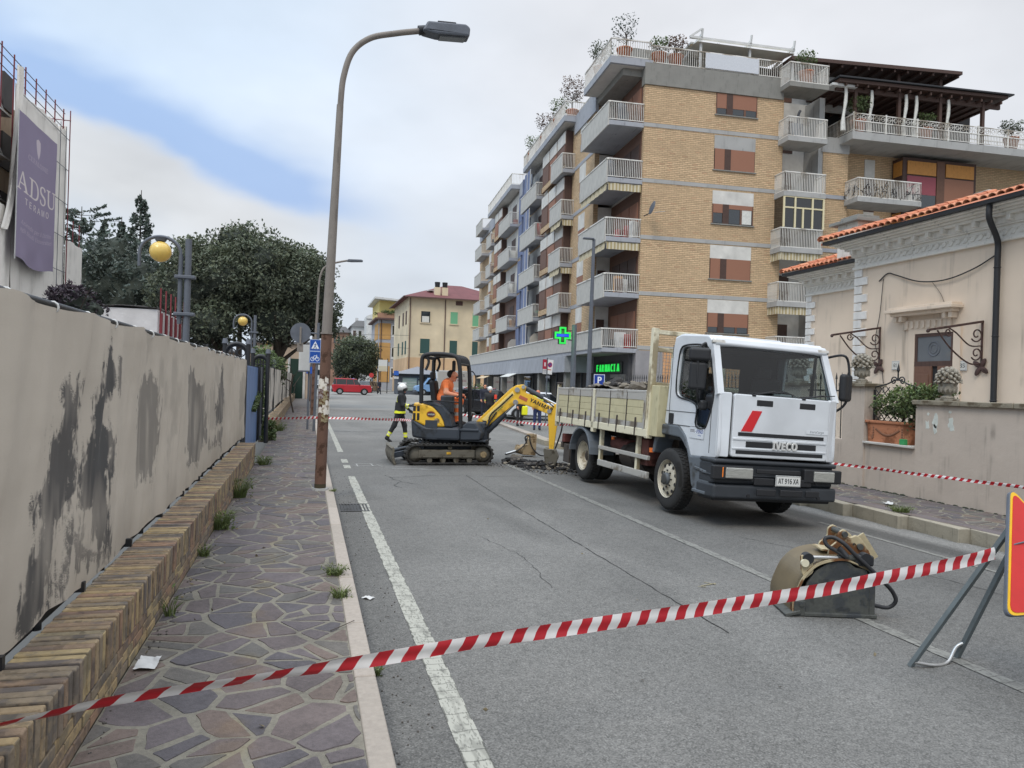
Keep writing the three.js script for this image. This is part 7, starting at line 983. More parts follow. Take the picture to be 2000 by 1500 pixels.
  u('hydraulic_hose', [tube([[0.84, 0.82, 0.11], [1.0, 0.9, 0.12], [1.06, 1.12, 0.11], [1.3, 1.36, 0.10], [1.56, 1.62, 0.1]], 0.018, 30, 6), tube([[0.82, 0.8, 0.11], [0.98, 0.86, 0.13], [1.1, 1.05, 0.12], [1.2, 1.2, 0.1]], 0.018, 24, 6), tube([[1.86, 1.72, 0.08], [2.1, 1.62, 0.09], [2.4, 1.44, 0.09], [2.5, 1.36, 0.09]], 0.014, 20, 6)], K.black);
  { const word = (str, size, m, x, y, a) => { const g = new TextGeometry(str, { font: K.font, size, depth: 0.006, curveSegments: 3 }).scale(1.15, 1, 1).rotateZ(a).translate(x, y, 0.085); u('boom_lettering', g, m); }; word('YANMAR', 0.085, K.black, 1.94, 1.47, -0.40); u('maker_mark', rb(0.2, 0.08, 0.008, 0.003, 0, 0, 0, 0, 0, -0.4).translate(1.80, 1.53, 0.087), mat('red_grey_mark', col(176, 96, 70, 0.85))); u('spray_scribble', [beam([1.22, 1.22, 0.088], [1.34, 1.33, 0.088], 0.012, 0.004, [0, 0, 1]), beam([1.36, 1.38, 0.088], [1.42, 1.44, 0.088], 0.012, 0.004, [0, 0, 1])], mat('green_scribble', col(110, 140, 60, 0.85))); }
  // dipper arm and bucket in the trench
  u('arm', ply([[2.36, 1.30], [2.58, 1.46], [2.66, 1.36], [2.58, 0.9], [2.52, 0.36], [2.42, 0.3], [2.40, 0.8]], 0.16, 0, 0.012, 0.03), yel); u('arm_hose', tube([[2.6, 1.3, 0.09], [2.7, 0.95, 0.1], [2.62, 0.6, 0.1], [2.56, 0.42, 0.1]], 0.02, 20, 6), K.black); u('bucket', [ply([[2.30, 0.42], [2.56, 0.40], [2.64, 0.22], [2.56, 0.02], [2.36, -0.06], [2.2, 0.0], [2.34, 0.12]], 0.5, 0, 0.012, 0.03)], mud); u('bucket_tooth', [0, 1, 2].map((i) => beam([2.24, 0.03, -0.2 + i * 0.2], [2.1, -0.02, -0.2 + i * 0.2], 0.05, 0.03)), mat('bright_tooth', col(190, 188, 180, 0.9), { metalness: 0.5, roughness: 0.4 }));
}

// ---------------------------------------------------------------- people
function sdfGeo(bones, min, max, res, k, colorOf) {
  const mc = new MarchingCubes(res, K.black, false, false, 60000), h = res / 2, cx = [0, 1, 2].map((i) => (min[i] + max[i]) / 2), hx = [0, 1, 2].map((i) => (max[i] - min[i]) / 2);
  const B = bones.map((b) => { const d = [b.b[0] - b.a[0], b.b[1] - b.a[1], b.b[2] - b.a[2]]; return { ...b, d, l: d[0] * d[0] + d[1] * d[1] + d[2] * d[2] || 1e-9 }; });
  const dist = (b, x, y, z) => { const px = x - b.a[0], py = y - b.a[1], pz = z - b.a[2], t = clamp((px * b.d[0] + py * b.d[1] + pz * b.d[2]) / b.l, 0, 1), s = b.s ?? [1, 1, 1]; return Math.sqrt(((px - b.d[0] * t) / s[0]) ** 2 + ((py - b.d[1] * t) / s[1]) ** 2 + ((pz - b.d[2] * t) / s[2]) ** 2) - mix(b.ra, b.rb ?? b.ra, t); };
  for (let k2 = 0; k2 < res; k2++) for (let j = 0; j < res; j++) for (let i = 0; i < res; i++) {
    const x = cx[0] + (i - h) / h * hx[0], y = cx[1] + (j - h) / h * hx[1], z = cx[2] + (k2 - h) / h * hx[2]; let d = 1e3;
    for (const b of B) { const q = dist(b, x, y, z); if (q > d + k * 3) continue; const hh = clamp(0.5 + 0.5 * (d - q) / k, 0, 1); d = mix(d, q, hh) - k * hh * (1 - hh); }
    mc.field[k2 * mc.size2 + j * mc.size + i] = -d;
  }
  mc.isolation = 0; mc.update(); const n = mc.count, p = new Float32Array(n * 3), c = new Float32Array(n * 3);
  for (let i = 0; i < n; i++) {
    const x = cx[0] + mc.positionArray[i * 3] * hx[0], y = cx[1] + mc.positionArray[i * 3 + 1] * hx[1], z = cx[2] + mc.positionArray[i * 3 + 2] * hx[2]; p[i * 3] = x; p[i * 3 + 1] = y; p[i * 3 + 2] = z;
    let best = 1e9, bb = null; for (const b of B) { const q = dist(b, x, y, z); if (q < best) { best = q; bb = b; } } const px = [x - bb.a[0], y - bb.a[1], z - bb.a[2]], t = clamp((px[0] * bb.d[0] + px[1] * bb.d[1] + px[2] * bb.d[2]) / bb.l, 0, 1), cc = colorOf(bb.n, t, x, y, z); c[i * 3] = cc.r; c[i * 3 + 1] = cc.g; c[i * 3 + 2] = cc.b;
  }
  let g = new THREE.BufferGeometry(); g.setAttribute('position', new THREE.BufferAttribute(p, 3)); g.setAttribute('color', new THREE.BufferAttribute(c, 3)); g = mergeVertices(g, 1e-4); g.computeVertexNormals(); return g;
}
const skinM = mat('person_surface', new THREE.Color(1, 1, 1), { vertexColors: true, roughness: 0.8 });
const add = (a, b) => [a[0] + b[0], a[1] + b[1], a[2] + b[2]], mul = (a, s) => [a[0] * s, a[1] * s, a[2] * s], lim = (o, a, l, out = 0) => [o[0] + Math.sin(out) * l, o[1] - Math.cos(a) * Math.cos(out) * l, o[2] + Math.sin(a) * l];
// J: joints; head looks along +z of the person turned by J.look
function person(label, pos, ry, J, colors, o = {}) {
  const P = thing('person', label, 'person', pos, ry), N = (n, a, b, ra, rb2, s) => ({ n, a, b, ra, rb: rb2, s }), f = o.fat ?? 1;
  const bones = [N('hips', add(J.pelvis, [-0.07, 0, 0]), add(J.pelvis, [0.07, 0, 0]), 0.115 * f), N('torso', J.pelvis, J.chest, 0.125 * f, 0.14 * f, [1.15, 1, 0.9]), N('torso', add(J.chest, [-0.1, 0.02, 0]), add(J.chest, [0.1, 0.02, 0]), 0.12 * f, 0.12 * f, [1, 1, 0.9]), N('torso', J.shL, J.shR, 0.07, 0.07), N('neck', add(J.chest, [0, 0.12, 0]), J.head, 0.055, 0.052)];
  for (const s of ['L', 'R']) bones.push(N('thigh', J['hip' + s], J['knee' + s], 0.095 * f, 0.065 * f), N('shin', J['knee' + s], J['ank' + s], 0.066 * f, 0.05 * f), N('foot', add(J['ank' + s], [0, -0.03, -0.02]), J['toe' + s], 0.05, 0.042, [1, 0.85, 1]), N('uarm', J['sh' + s], J['elb' + s], 0.062 * f, 0.048 * f), N('farm', J['elb' + s], J['wri' + s], 0.046 * f, 0.034 * f));
  const all = bones.flatMap((b) => [b.a, b.b]), mn = [0, 1, 2].map((i) => Math.min(...all.map((q) => q[i])) - 0.2), mx = [0, 1, 2].map((i) => Math.max(...all.map((q) => q[i])) + 0.2), geos = [sdfGeo(bones, mn, mx, o.res ?? 68, 0.045, colors)];
  // head with brow, nose, chin, ears and eyes
  const h = J.head, lk = J.look ?? [0, 0], R = (v) => { const c = Math.cos(lk[1]), s = Math.sin(lk[1]), y = v[1] * c - v[2] * s, z = v[1] * s + v[2] * c, C = Math.cos(lk[0]), S = Math.sin(lk[0]); return add(h, [v[0] * C + z * S, y, -v[0] * S + z * C]); };
  const hb = [N('skull', R([0, 0.10, -0.015]), R([0, 0.10, 0.02]), 0.088, 0.082), N('face', R([0, 0.04, 0.03]), R([0, 0.0, 0.055]), 0.062, 0.042), N('face', R([0, 0.055, 0.095]), R([0, 0.085, 0.085]), 0.015, 0.009), N('face', R([-0.035, 0.105, 0.075]), R([0.035, 0.105, 0.075]), 0.014), N('ear', R([-0.083, 0.07, 0]), R([-0.088, 0.09, -0.005]), 0.014), N('ear', R([0.083, 0.07, 0]), R([0.088, 0.09, -0.005]), 0.014), N('neck', R([0, -0.08, -0.015]), R([0, 0.02, -0.005]), 0.055), N('lips', R([-0.018, 0.012, 0.094]), R([0.018, 0.012, 0.094]), 0.008)];
  const eyes = [R([-0.03, 0.083, 0.085]), R([0.03, 0.083, 0.085])];
  const hm = hb.flatMap((b) => [b.a, b.b]); geos.push(sdfGeo(hb, [0, 1, 2].map((i) => Math.min(...hm.map((q) => q[i])) - 0.13), [0, 1, 2].map((i) => Math.max(...hm.map((q) => q[i])) + 0.13), 44, 0.018, (n, t, x, y, z) => { for (const e of eyes) if ((x - e[0]) ** 2 + (y - e[1]) ** 2 + (z - e[2]) ** 2 < 0.00022) return new THREE.Color(0.04, 0.03, 0.03); return colors(n === 'lips' ? 'lips' : n === 'neck' ? 'neck' : 'skin', t, x, y, z); }));
  for (const s of ['L', 'R']) {   // hands: palm, thumb, four bent fingers
    const w = V(...J['wri' + s]), dir = V(...J['wri' + s]).sub(V(...J['elb' + s])).normalize(), side = s === 'L' ? -1 : 1, up = V(...(J['palm' + s] ?? [side, 0, 0])), across = V().crossVectors(dir, up).normalize(), pl = V().crossVectors(across, dir).normalize(), pt = (a, b, c) => w.clone().addScaledVector(dir, a).addScaledVector(across, b).addScaledVector(pl, c).toArray(), b = [N('hand', pt(0, 0, 0), pt(0.07, 0, 0), 0.028, 0.034, [1, 1, 1])], cu = J.curl ?? 0.5;
    [[-0.03, 0.068], [-0.01, 0.078], [0.011, 0.074], [0.031, 0.058]].forEach(([q, l]) => { const a = cu, b2 = cu * 2; const k1 = [0.09 + l * 0.5 * Math.cos(a), -l * 0.5 * Math.sin(a)], k2 = [k1[0] + l * 0.5 * Math.cos(b2), k1[1] - l * 0.5 * Math.sin(b2)]; b.push(N('hand', pt(0.075, q, 0), pt(k1[0], q, k1[1]), 0.0105, 0.0095), N('hand', pt(k1[0], q, k1[1]), pt(k2[0], q, k2[1]), 0.0095, 0.008)); }); b.push(N('hand', pt(0.02, -0.03, -0.005), pt(0.06, -0.055, -0.02), 0.013, 0.011), N('hand', pt(0.06, -0.055, -0.02), pt(0.088, -0.05, -0.035), 0.011, 0.009));
    const m = b.flatMap((q) => [q.a, q.b]); geos.push(sdfGeo(b, [0, 1, 2].map((i) => Math.min(...m.map((q) => q[i])) - 0.05), [0, 1, 2].map((i) => Math.max(...m.map((q) => q[i])) + 0.05), 40, 0.008, colors));
  }
  const g = mergeGeometries(geos.map((q) => { const a = q.toNonIndexed(); return a; })); P.add(mesh('body', g, skinM)); P.userData.headAt = undefined; P.R = R; return P;
}
const RGB = (r, g, b, k = 0.8) => col(r, g, b, k), SKIN = RGB(196, 140, 112), LIP = RGB(160, 96, 84);
// standing / walking skeleton: legs and arms given as [thigh, shin] and [upper, fore] angles
function stand(o) {
  const J = {}, pel = J.pelvis = [0, o.pel ?? 0.95, 0]; J.chest = [0, pel[1] + 0.36, o.lean ?? 0.02]; J.head = [0, pel[1] + 0.58, (o.lean ?? 0.02) + 0.02]; J.look = o.look;
  for (const [s, q] of [['L', -1], ['R', 1]]) { const [a, b] = o['leg' + s], [c, d, w = 0.1] = o['arm' + s]; J['hip' + s] = [q * 0.09, pel[1] - 0.03, 0]; J['knee' + s] = lim(J['hip' + s], a, 0.43, q * 0.04); J['ank' + s] = lim(J['knee' + s], b, 0.42, q * 0.02); const ta = o['toe' + s] ?? 0; J['toe' + s] = add(J['ank' + s], [q * 0.02, -0.035 - Math.sin(ta) * 0.13, 0.15 * Math.cos(ta)]); J['sh' + s] = [q * 0.185, pel[1] + 0.46, J.chest[2]]; J['elb' + s] = lim(J['sh' + s], c, 0.28, q * w); J['wri' + s] = lim(J['elb' + s], d, 0.25, q * (w - 0.08)); }
  return J;
}
const hemB = 0.9;
// firefighter walking to the right, seen from behind the shoulder
{
  const J = stand({ pel: 0.93, legL: [-0.32, -0.5], legR: [0.34, 0.12], toeL: 0.7, armL: [0.25, 1.5, 0.12], armR: [0.05, 0.9, 0.16], lean: 0.05, look: [-0.5, 0.2] });
  J.kneeR = add(J.kneeR, [0, 0.0, 0]); const blk = RGB(36, 37, 40), yl = RGB(206, 214, 50, 0.7), gr = RGB(190, 190, 170, 0.8), coat = (n, t, x, y, z) => {
    if (n === 'hand') return blk; if (n === 'skin' || n === 'ear') return SKIN; if (n === 'lips') return LIP; if (n === 'neck') return blk;
    if (n === 'foot') return RGB(22, 22, 24); if (n === 'shin') return (t > 0.56 && t < 0.66) || (t > 0.76 && t < 0.86) ? yl : (t >= 0.66 && t <= 0.76) ? gr : blk;
    if (n === 'farm') return (t > 0.35 && t < 0.47) || (t > 0.62 && t < 0.74) ? yl : (t >= 0.47 && t <= 0.62) ? gr : blk;
    if (y < 0.94 && y > 0.86) return y > 0.915 || y < 0.885 ? yl : gr; if (y > 0.95 && y < 1.38 && z < -0.06 && Math.abs(Math.abs(x) - 0.1) < 0.028) return yl; return blk; };
  const P = person('firefighter in dark coat with yellow stripes and silver helmet, walking behind the digger', [2.72, 0, -22.6], rad(75), J, coat, { fat: 1.12 });
  P.children[0].geometry.translate(0, 0.005, 0);
  obj('coat_skirt', lathe([[0.165, 1.2], [0.185, 1.02], [0.2, 0.84], [0.19, 0.83], [0.16, 1.1]], 20, 0, 0, 0).scale(1.1, 1, 0.86).translate(0, 0, 0.01), mat('dark_coat', blk), P); obj('hem_band', lathe([[0.196, 0.93], [0.204, 0.865], [0.2, 0.865], [0.192, 0.93]], 20).scale(1.1, 1, 0.86).translate(0, 0, 0.01), mat('yellow_band', yl), P);
  const hat = mat('silver_helmet', col(206, 206, 204, 0.85), { roughness: 0.3, metalness: 0.25 }), hd = J.head; obj('helmet', [sp(0.135, hd[0], hd[1] + 0.125, hd[2] - 0.01, 0.95, 1, 1.1, 20, 14), rb(0.03, 0.05, 0.26, 0.012, hd[0], hd[1] + 0.255, hd[2] - 0.02)], hat, P); obj('visor', sp(0.13, hd[0], hd[1] + 0.09, hd[2] + 0.035, 0.9, 0.7, 0.95, 16, 10), K.glassDark, P); obj('neck_guard', lathe([[0.1, 0.06], [0.115, 0], [0.12, -0.06]], 16, hd[0], hd[1] + 0.0, hd[2] - 0.02), mat('neck_cloth', blk, { side: THREE.DoubleSide }), P);
}
// digger driver, seated, facing the boom
{
  const J = { pelvis: [0, 1.50, -0.10], chest: [0, 1.80, 0.02], head: [0, 1.965, 0.12], look: [0, 0.42], hipL: [-0.1, 1.47, -0.06], hipR: [0.1, 1.47, -0.06], kneeL: [-0.16, 1.46, 0.30], kneeR: [0.16, 1.46, 0.30], ankL: [-0.15, 1.02, 0.27], ankR: [0.15, 1.02, 0.27], toeL: [-0.16, 0.945, 0.42], toeR: [0.16, 0.945, 0.42], shL: [-0.19, 1.875, 0.03], shR: [0.19, 1.875, 0.03], elbL: [-0.3, 1.64, 0.06], elbR: [0.3, 1.64, 0.06], wriL: [-0.3, 1.60, 0.29], wriR: [0.3, 1.60, 0.29], palmL: [0, 1, 0], palmR: [0, 1, 0], curl: 0.8 };
  const or = RGB(234, 116, 66, 0.75), gr = RGB(170, 160, 150, 0.8), c = (n, t) => n === 'torso' || n === 'hips' ? or : n === 'uarm' ? (t < 0.62 ? or : SKIN) : n === 'farm' || n === 'hand' || n === 'skin' || n === 'neck' || n === 'ear' || n === 'face' ? RGB(206, 138, 108) : n === 'lips' ? LIP : n === 'thigh' ? or : n === 'shin' ? ((t > 0.18 && t < 0.36) || (t > 0.58 && t < 0.76) ? gr : RGB(238, 104, 44, 0.75)) : RGB(48, 42, 40);
  const P = person('digger driver in orange shirt and trousers with grey bands, seated at the levers', [3.1, -0.04, -16.95], rad(90 - 22), J, c, { fat: 1.14, res: 72 }); P.position.x += 0.0;
  const hd = J.head; obj('hair', [sp(0.094, hd[0], hd[1] + 0.1, hd[2] - 0.005, 1, 1.0, 1.05, 18, 12).translate(0, 0.012, -0.012)], mat('dark_hair', new THREE.Color(0.02, 0.017, 0.015)), P); obj('sunglasses', [rb(0.13, 0.035, 0.02, 0.01, 0, hd[1] + 0.045, hd[2] + 0.13), bar([0.066, hd[1] + 0.05, hd[2] + 0.12], [0.085, hd[1] + 0.085, hd[2] + 0.0], 0.006, 5)], K.black, P);
}
// second firefighter half hidden by the boom
{
  const J = stand({ legL: [0.05, 0], legR: [-0.05, -0.05], armL: [0.2, 1.3, 0.15], armR: [0.15, 1.2, 0.15], look: [0.3, 0.1] }), blk = RGB(38, 38, 40), yl = RGB(200, 205, 60, 0.7), c = (n, t, x, y) => n === 'skin' || n === 'face' || n === 'ear' ? SKIN : n === 'hand' ? RGB(160, 110, 80) : n === 'lips' ? LIP : n === 'shin' && t > 0.6 && t < 0.8 ? yl : n === 'farm' && t > 0.5 && t < 0.65 ? yl : blk;
  const P = person('firefighter in black with a white helmet, standing behind the digger boom', [8.3, -0.08, -34], rad(-10), J, c, { res: 42, fat: 1.1 }), hd = J.head; obj('helmet', sp(0.13, hd[0], hd[1] + 0.14, hd[2] - 0.01, 0.95, 0.95, 1.1, 16, 12), mat('white_helmet', col(210, 210, 206, 0.85), { roughness: 0.3 }), P); obj('radio', rb(0.12, 0.2, 0.1, 0.02, 0.26, 1.3, 0.16), mat('red_pack', col(214, 70, 50, 0.8)), P);
}
{
  const J = stand({ legL: [0.04, 0], legR: [-0.04, -0.04], armL: [0.1, 0.5, 0.1], armR: [0.0, 0.1, 0.12], look: [0.2, 0.1] }), c = (n) => n === 'skin' || n === 'face' || n === 'ear' || n === 'hand' ? SKIN : n === 'lips' ? LIP : n === 'torso' || n === 'uarm' ? RGB(52, 52, 56) : RGB(38, 38, 42);
  const P = person('officer in dark trousers with a yellow vest held low, standing under the boom', [9.62, -0.1, -33.4], rad(10), J, c, { res: 42 }); obj('yellow_vest', rb(0.28, 0.42, 0.16, 0.05, 0.2, 0.72, 0.1), mat('hi_vis_cloth', col(216, 236, 40, 0.7)), P); obj('hair', sp(0.095, 0, J.head[1] + 0.12, J.head[2] - 0.015, 1, 0.9, 1, 14, 10), mat('brown_hair', new THREE.Color(0.03, 0.02, 0.015)), P);
}
{
  const J = stand({ legL: [0.03, -0.02], legR: [-0.05, -0.06], armL: [0.15, 0.9, 0.1], armR: [0.1, 0.9, 0.1], look: [0.1, 0.15] }), yl = RGB(200, 226, 70, 0.7), gr = RGB(190, 192, 188), nv = RGB(42, 52, 86), c = (n, t, x, y) => n === 'skin' || n === 'face' || n === 'ear' ? RGB(190, 118, 92) : n === 'hand' ? SKIN : n === 'lips' ? LIP : n === 'foot' ? RGB(30, 30, 34) : n === 'torso' ? (y > 1.2 && y < 1.34 ? yl : y > 1.34 && y < 1.4 ? gr : y > 1.4 ? yl : nv) : n === 'uarm' ? (t < 0.5 ? yl : nv) : nv;
  person('bald officer in navy uniform with a yellow chest band, standing at the truck tail', [9.6, -0.1, -30.6], rad(-15), J, c, { res: 42 });
}
{
  const J = stand({ legL: [-0.2, -0.3], legR: [0.25, 0.1], armL: [0.2, 0.4, 0.1], armR: [-0.15, 0.1, 0.1] }), c = (n) => n === 'skin' || n === 'face' || n === 'hand' || n === 'ear' ? SKIN : n === 'lips' ? LIP : RGB(38, 40, 52);
  const P = person('distant pedestrian in dark clothes near the red off-road car', [8.3, 0.14, -90], rad(20), J, c, { res: 40 }); obj('hair', sp(0.098, 0, J.head[1] + 0.12, J.head[2] - 0.01, 1, 0.95, 1, 12, 9), mat('black_hair', new THREE.Color(0.012, 0.011, 0.011)), P);
  const J2 = stand({ legL: [0.02, 0], legR: [-0.02, 0], armL: [0.1, 0.6, 0.1], armR: [0.1, 0.5, 0.1] }); const Q = person('dark haired person at the hedge behind the second firefighter', [8.75, 0.08, -37], rad(0), J2, c, { res: 40 }); obj('hair', sp(0.1, 0, J2.head[1] + 0.12, J2.head[2] - 0.01, 1, 0.95, 1, 12, 9), mat('black_hair', new THREE.Color(0.012, 0.011, 0.011)), Q);
}

// ---------------------------------------------------------------- buildings at the street end
{
  const cream = mat('cream_plaster', col(212, 197, 168, 0.78), { map: T.cloud, uv: 7 }), creamB = mat('peach_plaster', col(204, 172, 136, 0.78), { map: T.cloud, uv: 7 }), maroon = mat('maroon_roof', col(128, 78, 80, 1.15), { map: T.cloud, uv: 3 }), grn = mat('green_shutter', col(44, 74, 70, 0.8), { roughness: 0.7 }), grn2 = mat('pale_green_shutter', col(104, 160, 124, 0.8)), brown = mat('dark_eave', col(86, 66, 62, 0.8));
  const h = thing('cream_house', 'three storey cream house with maroon hip roof and green shutters at the street end', 'building'), x0 = 13.5, x1 = 29, z0 = -105, z1 = -123;
  obj('wall', bm(x0, x1, 0.1, 13.8, z1, z0), cream, h); obj('base_wall', bm(x0 - 0.03, x1 + 0.03, 0.1, 5.2, z1 - 0.03, z0 + 0.03), creamB, h);
  const roof = new THREE.BufferGeometry(), e = 0.9, A = [x0 - e, 13.75, z0 + e], B2 = [x1 + e, 13.75, z0 + e], C2 = [x1 + e, 13.75, z1 - e], D = [x0 - e, 13.75, z1 - e], P = [x0 + 6.6, 16.6, -112], Q = [x1 - 6.6, 16.6, -112]; roof.setAttribute('position', new THREE.Float32BufferAttribute([...A, ...B2, ...Q, ...A, ...Q, ...P, ...D, ...A, ...P, ...C2, ...D, ...P, ...C2, ...P, ...Q, ...B2, ...C2, ...Q, ...A, ...D, ...C2, ...A, ...C2, ...B2], 3)); roof.computeVertexNormals(); obj('roof', roof, maroon, h);
  obj('eave', [bm(x0 - e, x1 + e, 13.6, 13.76, z0 + e - 0.1, z0 + e), bm(x0 - e, x0 - e + 0.1, 13.6, 13.76, z1, z0 + e)], brown, h);
  for (const [x, y0, y1, w, m] of [[15.9, 10.2, 11.8, 1.3, K.glass], [20.0, 10.2, 11.9, 1.05, grn2], [23.3, 10.0, 11.9, 1.2, grn2], [15.9, 5.8, 7.9, 1.35, grn], [20.0, 5.7, 7.8, 1.1, grn], [23.4, 5.6, 7.8, 1.3, grn]]) { const w2 = sub('window', h); obj('shutter', bm(x - w / 2, x + w / 2, y0, y1, z0, z0 + 0.06), m, w2); obj('frame', [bm(x - w / 2 - 0.08, x - w / 2, y0, y1, z0, z0 + 0.08), bm(x + w / 2, x + w / 2 + 0.08, y0, y1, z0, z0 + 0.08), bm(x - w / 2 - 0.08, x + w / 2 + 0.08, y1, y1 + 0.1, z0, z0 + 0.08)], cream, w2); obj('sill', bm(x - w / 2 - 0.15, x + w / 2 + 0.15, y0 - 0.12, y0, z0, z0 + 0.15), cream, w2); if (m === K.glass) obj('curtain', bm(x - 0.5, x + 0.5, y0 + 0.05, y0 + 0.9, z0 + 0.061, z0 + 0.07), K.curtain, w2); }
  for (const z of [-107.5, -111, -116]) for (const y of [5.7, 10]) { const w2 = sub('window', h); obj('shutter', bm(x0 - 0.06, x0, y, y + 1.9, z - 0.6, z + 0.6), y < 8 ? grn : K.woodD, w2); }
  obj('attic_vent', bm(20.2, 21.2, 12.9, 13.5, z0, z0 + 0.05), brown, h); for (const x of [13.7, 18.7]) obj('drain_pipe', bar([x, 0.2, z0 + 0.1], [x, 13.6, z0 + 0.1], 0.07, 6), brown, h); for (const x of [17.6, 18.7]) { obj('chimney', bm(x - 0.42, x + 0.42, 13.7, 15.4, z0 - 1.2, z0 - 0.5), cream, h); obj('chimney_cap', cy(0.34, 0.4, 0.7, x, 15.8, z0 - 0.85, 12), K.black, h); } obj('skylight', [beam([16.4, 15.02, z0 - 1.9], [17.3, 15.05, z0 - 2.2], 0.9, 0.1)], K.white, h); obj('roof_hatch', bm(24.5, 27, 14.4, 14.7, z0 - 1.8, z0 - 0.8), mat('pale_sheet', col(196, 178, 174, 0.9)), h);
  // ochre building
  const o = thing('ochre_building', 'ochre and grey building with a planted top terrace, left of the cream house', 'building'), och = mat('ochre_wall', col(188, 146, 90, 0.78), { map: T.cloud, uv: 6 }), gry = mat('grey_band', col(150, 152, 158, 0.8)), ylw = mat('yellow_top', col(202, 184, 118, 0.8)), a0 = 12.0, a1 = 24, zz = -135;
  obj('wall', bm(a0, a1, 0, 12.7, -150, zz), gry, o); for (const [y0, y1] of [[1.5, 4.4], [5.2, 8.6], [9.2, 12.1]]) { obj('ochre_panel', bm(a0 + 0.2, 14.2, y0, y1, zz, zz + 0.06), och, o); const w2 = sub('window', o); obj('frame', bm(14.35, 15.6, y0 + 0.5, y0 + 2.7, zz, zz + 0.05), K.white, w2); obj('pane', bm(14.5, 15.5, y0 + 0.9, y0 + 2.5, zz + 0.051, zz + 0.06), K.glassDark, w2); obj('side_panel', bm(a0 - 0.06, a0, y0, y1, -142, zz - 0.1), och, o); } obj('terrace_slab', bm(a0 - 0.7, a1, 12.7, 13, -150, zz + 1), brown, o); obj('terrace_rail', bm(a0 - 0.3, a1, 13, 13.9, zz + 0.7, zz + 0.8), mat('brown_rail', col(150, 116, 96, 0.8)), o); obj('top_storey', bm(a0 + 0.1, a1, 13, 16.3, -150, zz - 0.5), ylw, o); obj('roof', ext([[a0 - 0.9, 16.3], [a1, 15.6], [a1, 15.9], [a0 - 0.9, 16.65]], 17).translate(0, 0, -142), K.white, o); obj('drain_pipe', bar([a0 + 0.5, 0.2, zz + 0.15], [a0 + 0.5, 12.7, zz + 0.15], 0.08, 6), brown, o);
  { const r = rng(700), t = thing('terrace_hedge', 'green plants on the top terrace of the ochre building', 'plants'); obj('leaf_mass', leaves(crownPoints([[13.2, 13.9, zz + 0.3, 0.9, 0.5], [14.6, 14.0, zz + 0.3, 0.9, 0.5], [11.6, 13.7, zz + 0.4, 0.5, 0.3]], 500, r, 0.2), r, 0.35), LM.bush, t).userData.kind = 'stuff'; }
  // distant blocks
  const dist = (label, x0, x1, h2, z, cols, rows, m, rm) => { const b = thing('distant_building', label, 'building'); obj('wall', bm(x0, x1, 0, h2, z - 14, z), m, b); obj('roof', ext([[x0 - 0.5, h2], [x1 + 0.5, h2], [x1 - 1, h2 + 1.4], [x0 + 1, h2 + 1.4]], 15).translate(0, 0, z - 7), rm, b); const w = (x1 - x0) / cols; for (let i = 0; i < cols; i++) for (let j = 0; j < rows; j++) obj('window', bm(x0 + (i + 0.25) * w, x0 + (i + 0.75) * w, h2 - 2.6 - j * 3.1, h2 - 1 - j * 3.1, z, z + 0.06), (i + j) % 3 ? K.glass : K.woodD, b); obj('chimney', bm(x0 + 1, x0 + 1.7, h2 + 0.8, h2 + 2.4, z - 5, z - 4.2), m, b); return b; };
  const grey = mat('pale_grey_block', col(196, 196, 196, 0.8), { map: T.cloud, uv: 8 }), pinkish = mat('brown_block', col(150, 118, 100, 0.8), { map: T.cloud, uv: 8 }), slate = mat('slate_roof', col(150, 150, 152, 1.15));
  dist('pale grey block with sloping roof behind the street tree', 9.8, 17.4, 14.4, -180, 6, 3, grey, slate); dist('brown block with low roof, left of the pale grey block', 4.6, 9.6, 13.2, -186, 5, 3, pinkish, slate); { const b = thing('distant_building', 'white gable end rising above the pale grey block beside the ochre building', 'building'); obj('wall', ext([[12.6, 0], [17.5, 0], [17.5, 20], [16.4, 20], [15.8, 17.6], [12.6, 16.4]], 8).translate(0, 0, -176), K.white, b); obj('ledge', bm(12.5, 17.6, 15.6, 15.8, -172, -171.9), slate, b); } dist('low white block closing the far end of the street', -4, 5.5, 8.5, -230, 6, 2, K.white, slate); dist('grey block far down the street at the vanishing point', 5, 20, 6.5, -212, 8, 2, grey, slate);
  // kiosk
  const k = thing('kiosk', 'grey street kiosk with hipped roof and glass front, in front of the cream house', 'kiosk', [0, 0.14, 0]); obj('body', bm(10.9, 16.4, 0, 2.3, -97.5, -93.6), K.greyPost, k); obj('roof', new THREE.ConeGeometry(4.3, 1.0, 4, 1).rotateY(PI / 4).scale(1, 1, 0.75).translate(13.6, 3.1, -95.3), mat('grey_sheet_roof', col(140, 142, 148, 1.1)), k); obj('fascia', bm(10.5, 16.7, 2.3, 2.65, -97.8, -93.2), K.darkMetal, k); for (const [a, b] of [[11.5, 13.3], [13.5, 15.2]]) { obj('pane', bm(a, b, 0.5, 2.1, -93.6, -93.54), mat('greenish_glass', col(150, 166, 156, 0.85), { roughness: 0.2 }), k); for (let y = 0.8; y < 2; y += 0.35) obj('shelf', bm(a + 0.05, b - 0.05, y, y + 0.05, -93.54, -93.5), K.white, k); }
  // signs near the kiosk
  const bb = thing('billboard', 'white billboard on dark posts in front of the ochre building', 'billboard', [0, 0.1, 0]); obj('board', bm(8.85, 10.0, 2.9, 4.4, -98, -97.9), mat('white_poster', col(200, 200, 196, 0.85)), bb); obj('poster', bm(8.9, 9.95, 2.95, 3.6, -97.9, -97.88), mat('beige_poster', col(190, 182, 160, 0.85)), bb); for (const x of [8.9, 10.05]) obj('post', bar([x, 0, -98.05], [x, 4.6, -98.05], 0.06, 6), K.darkMetal, bb);
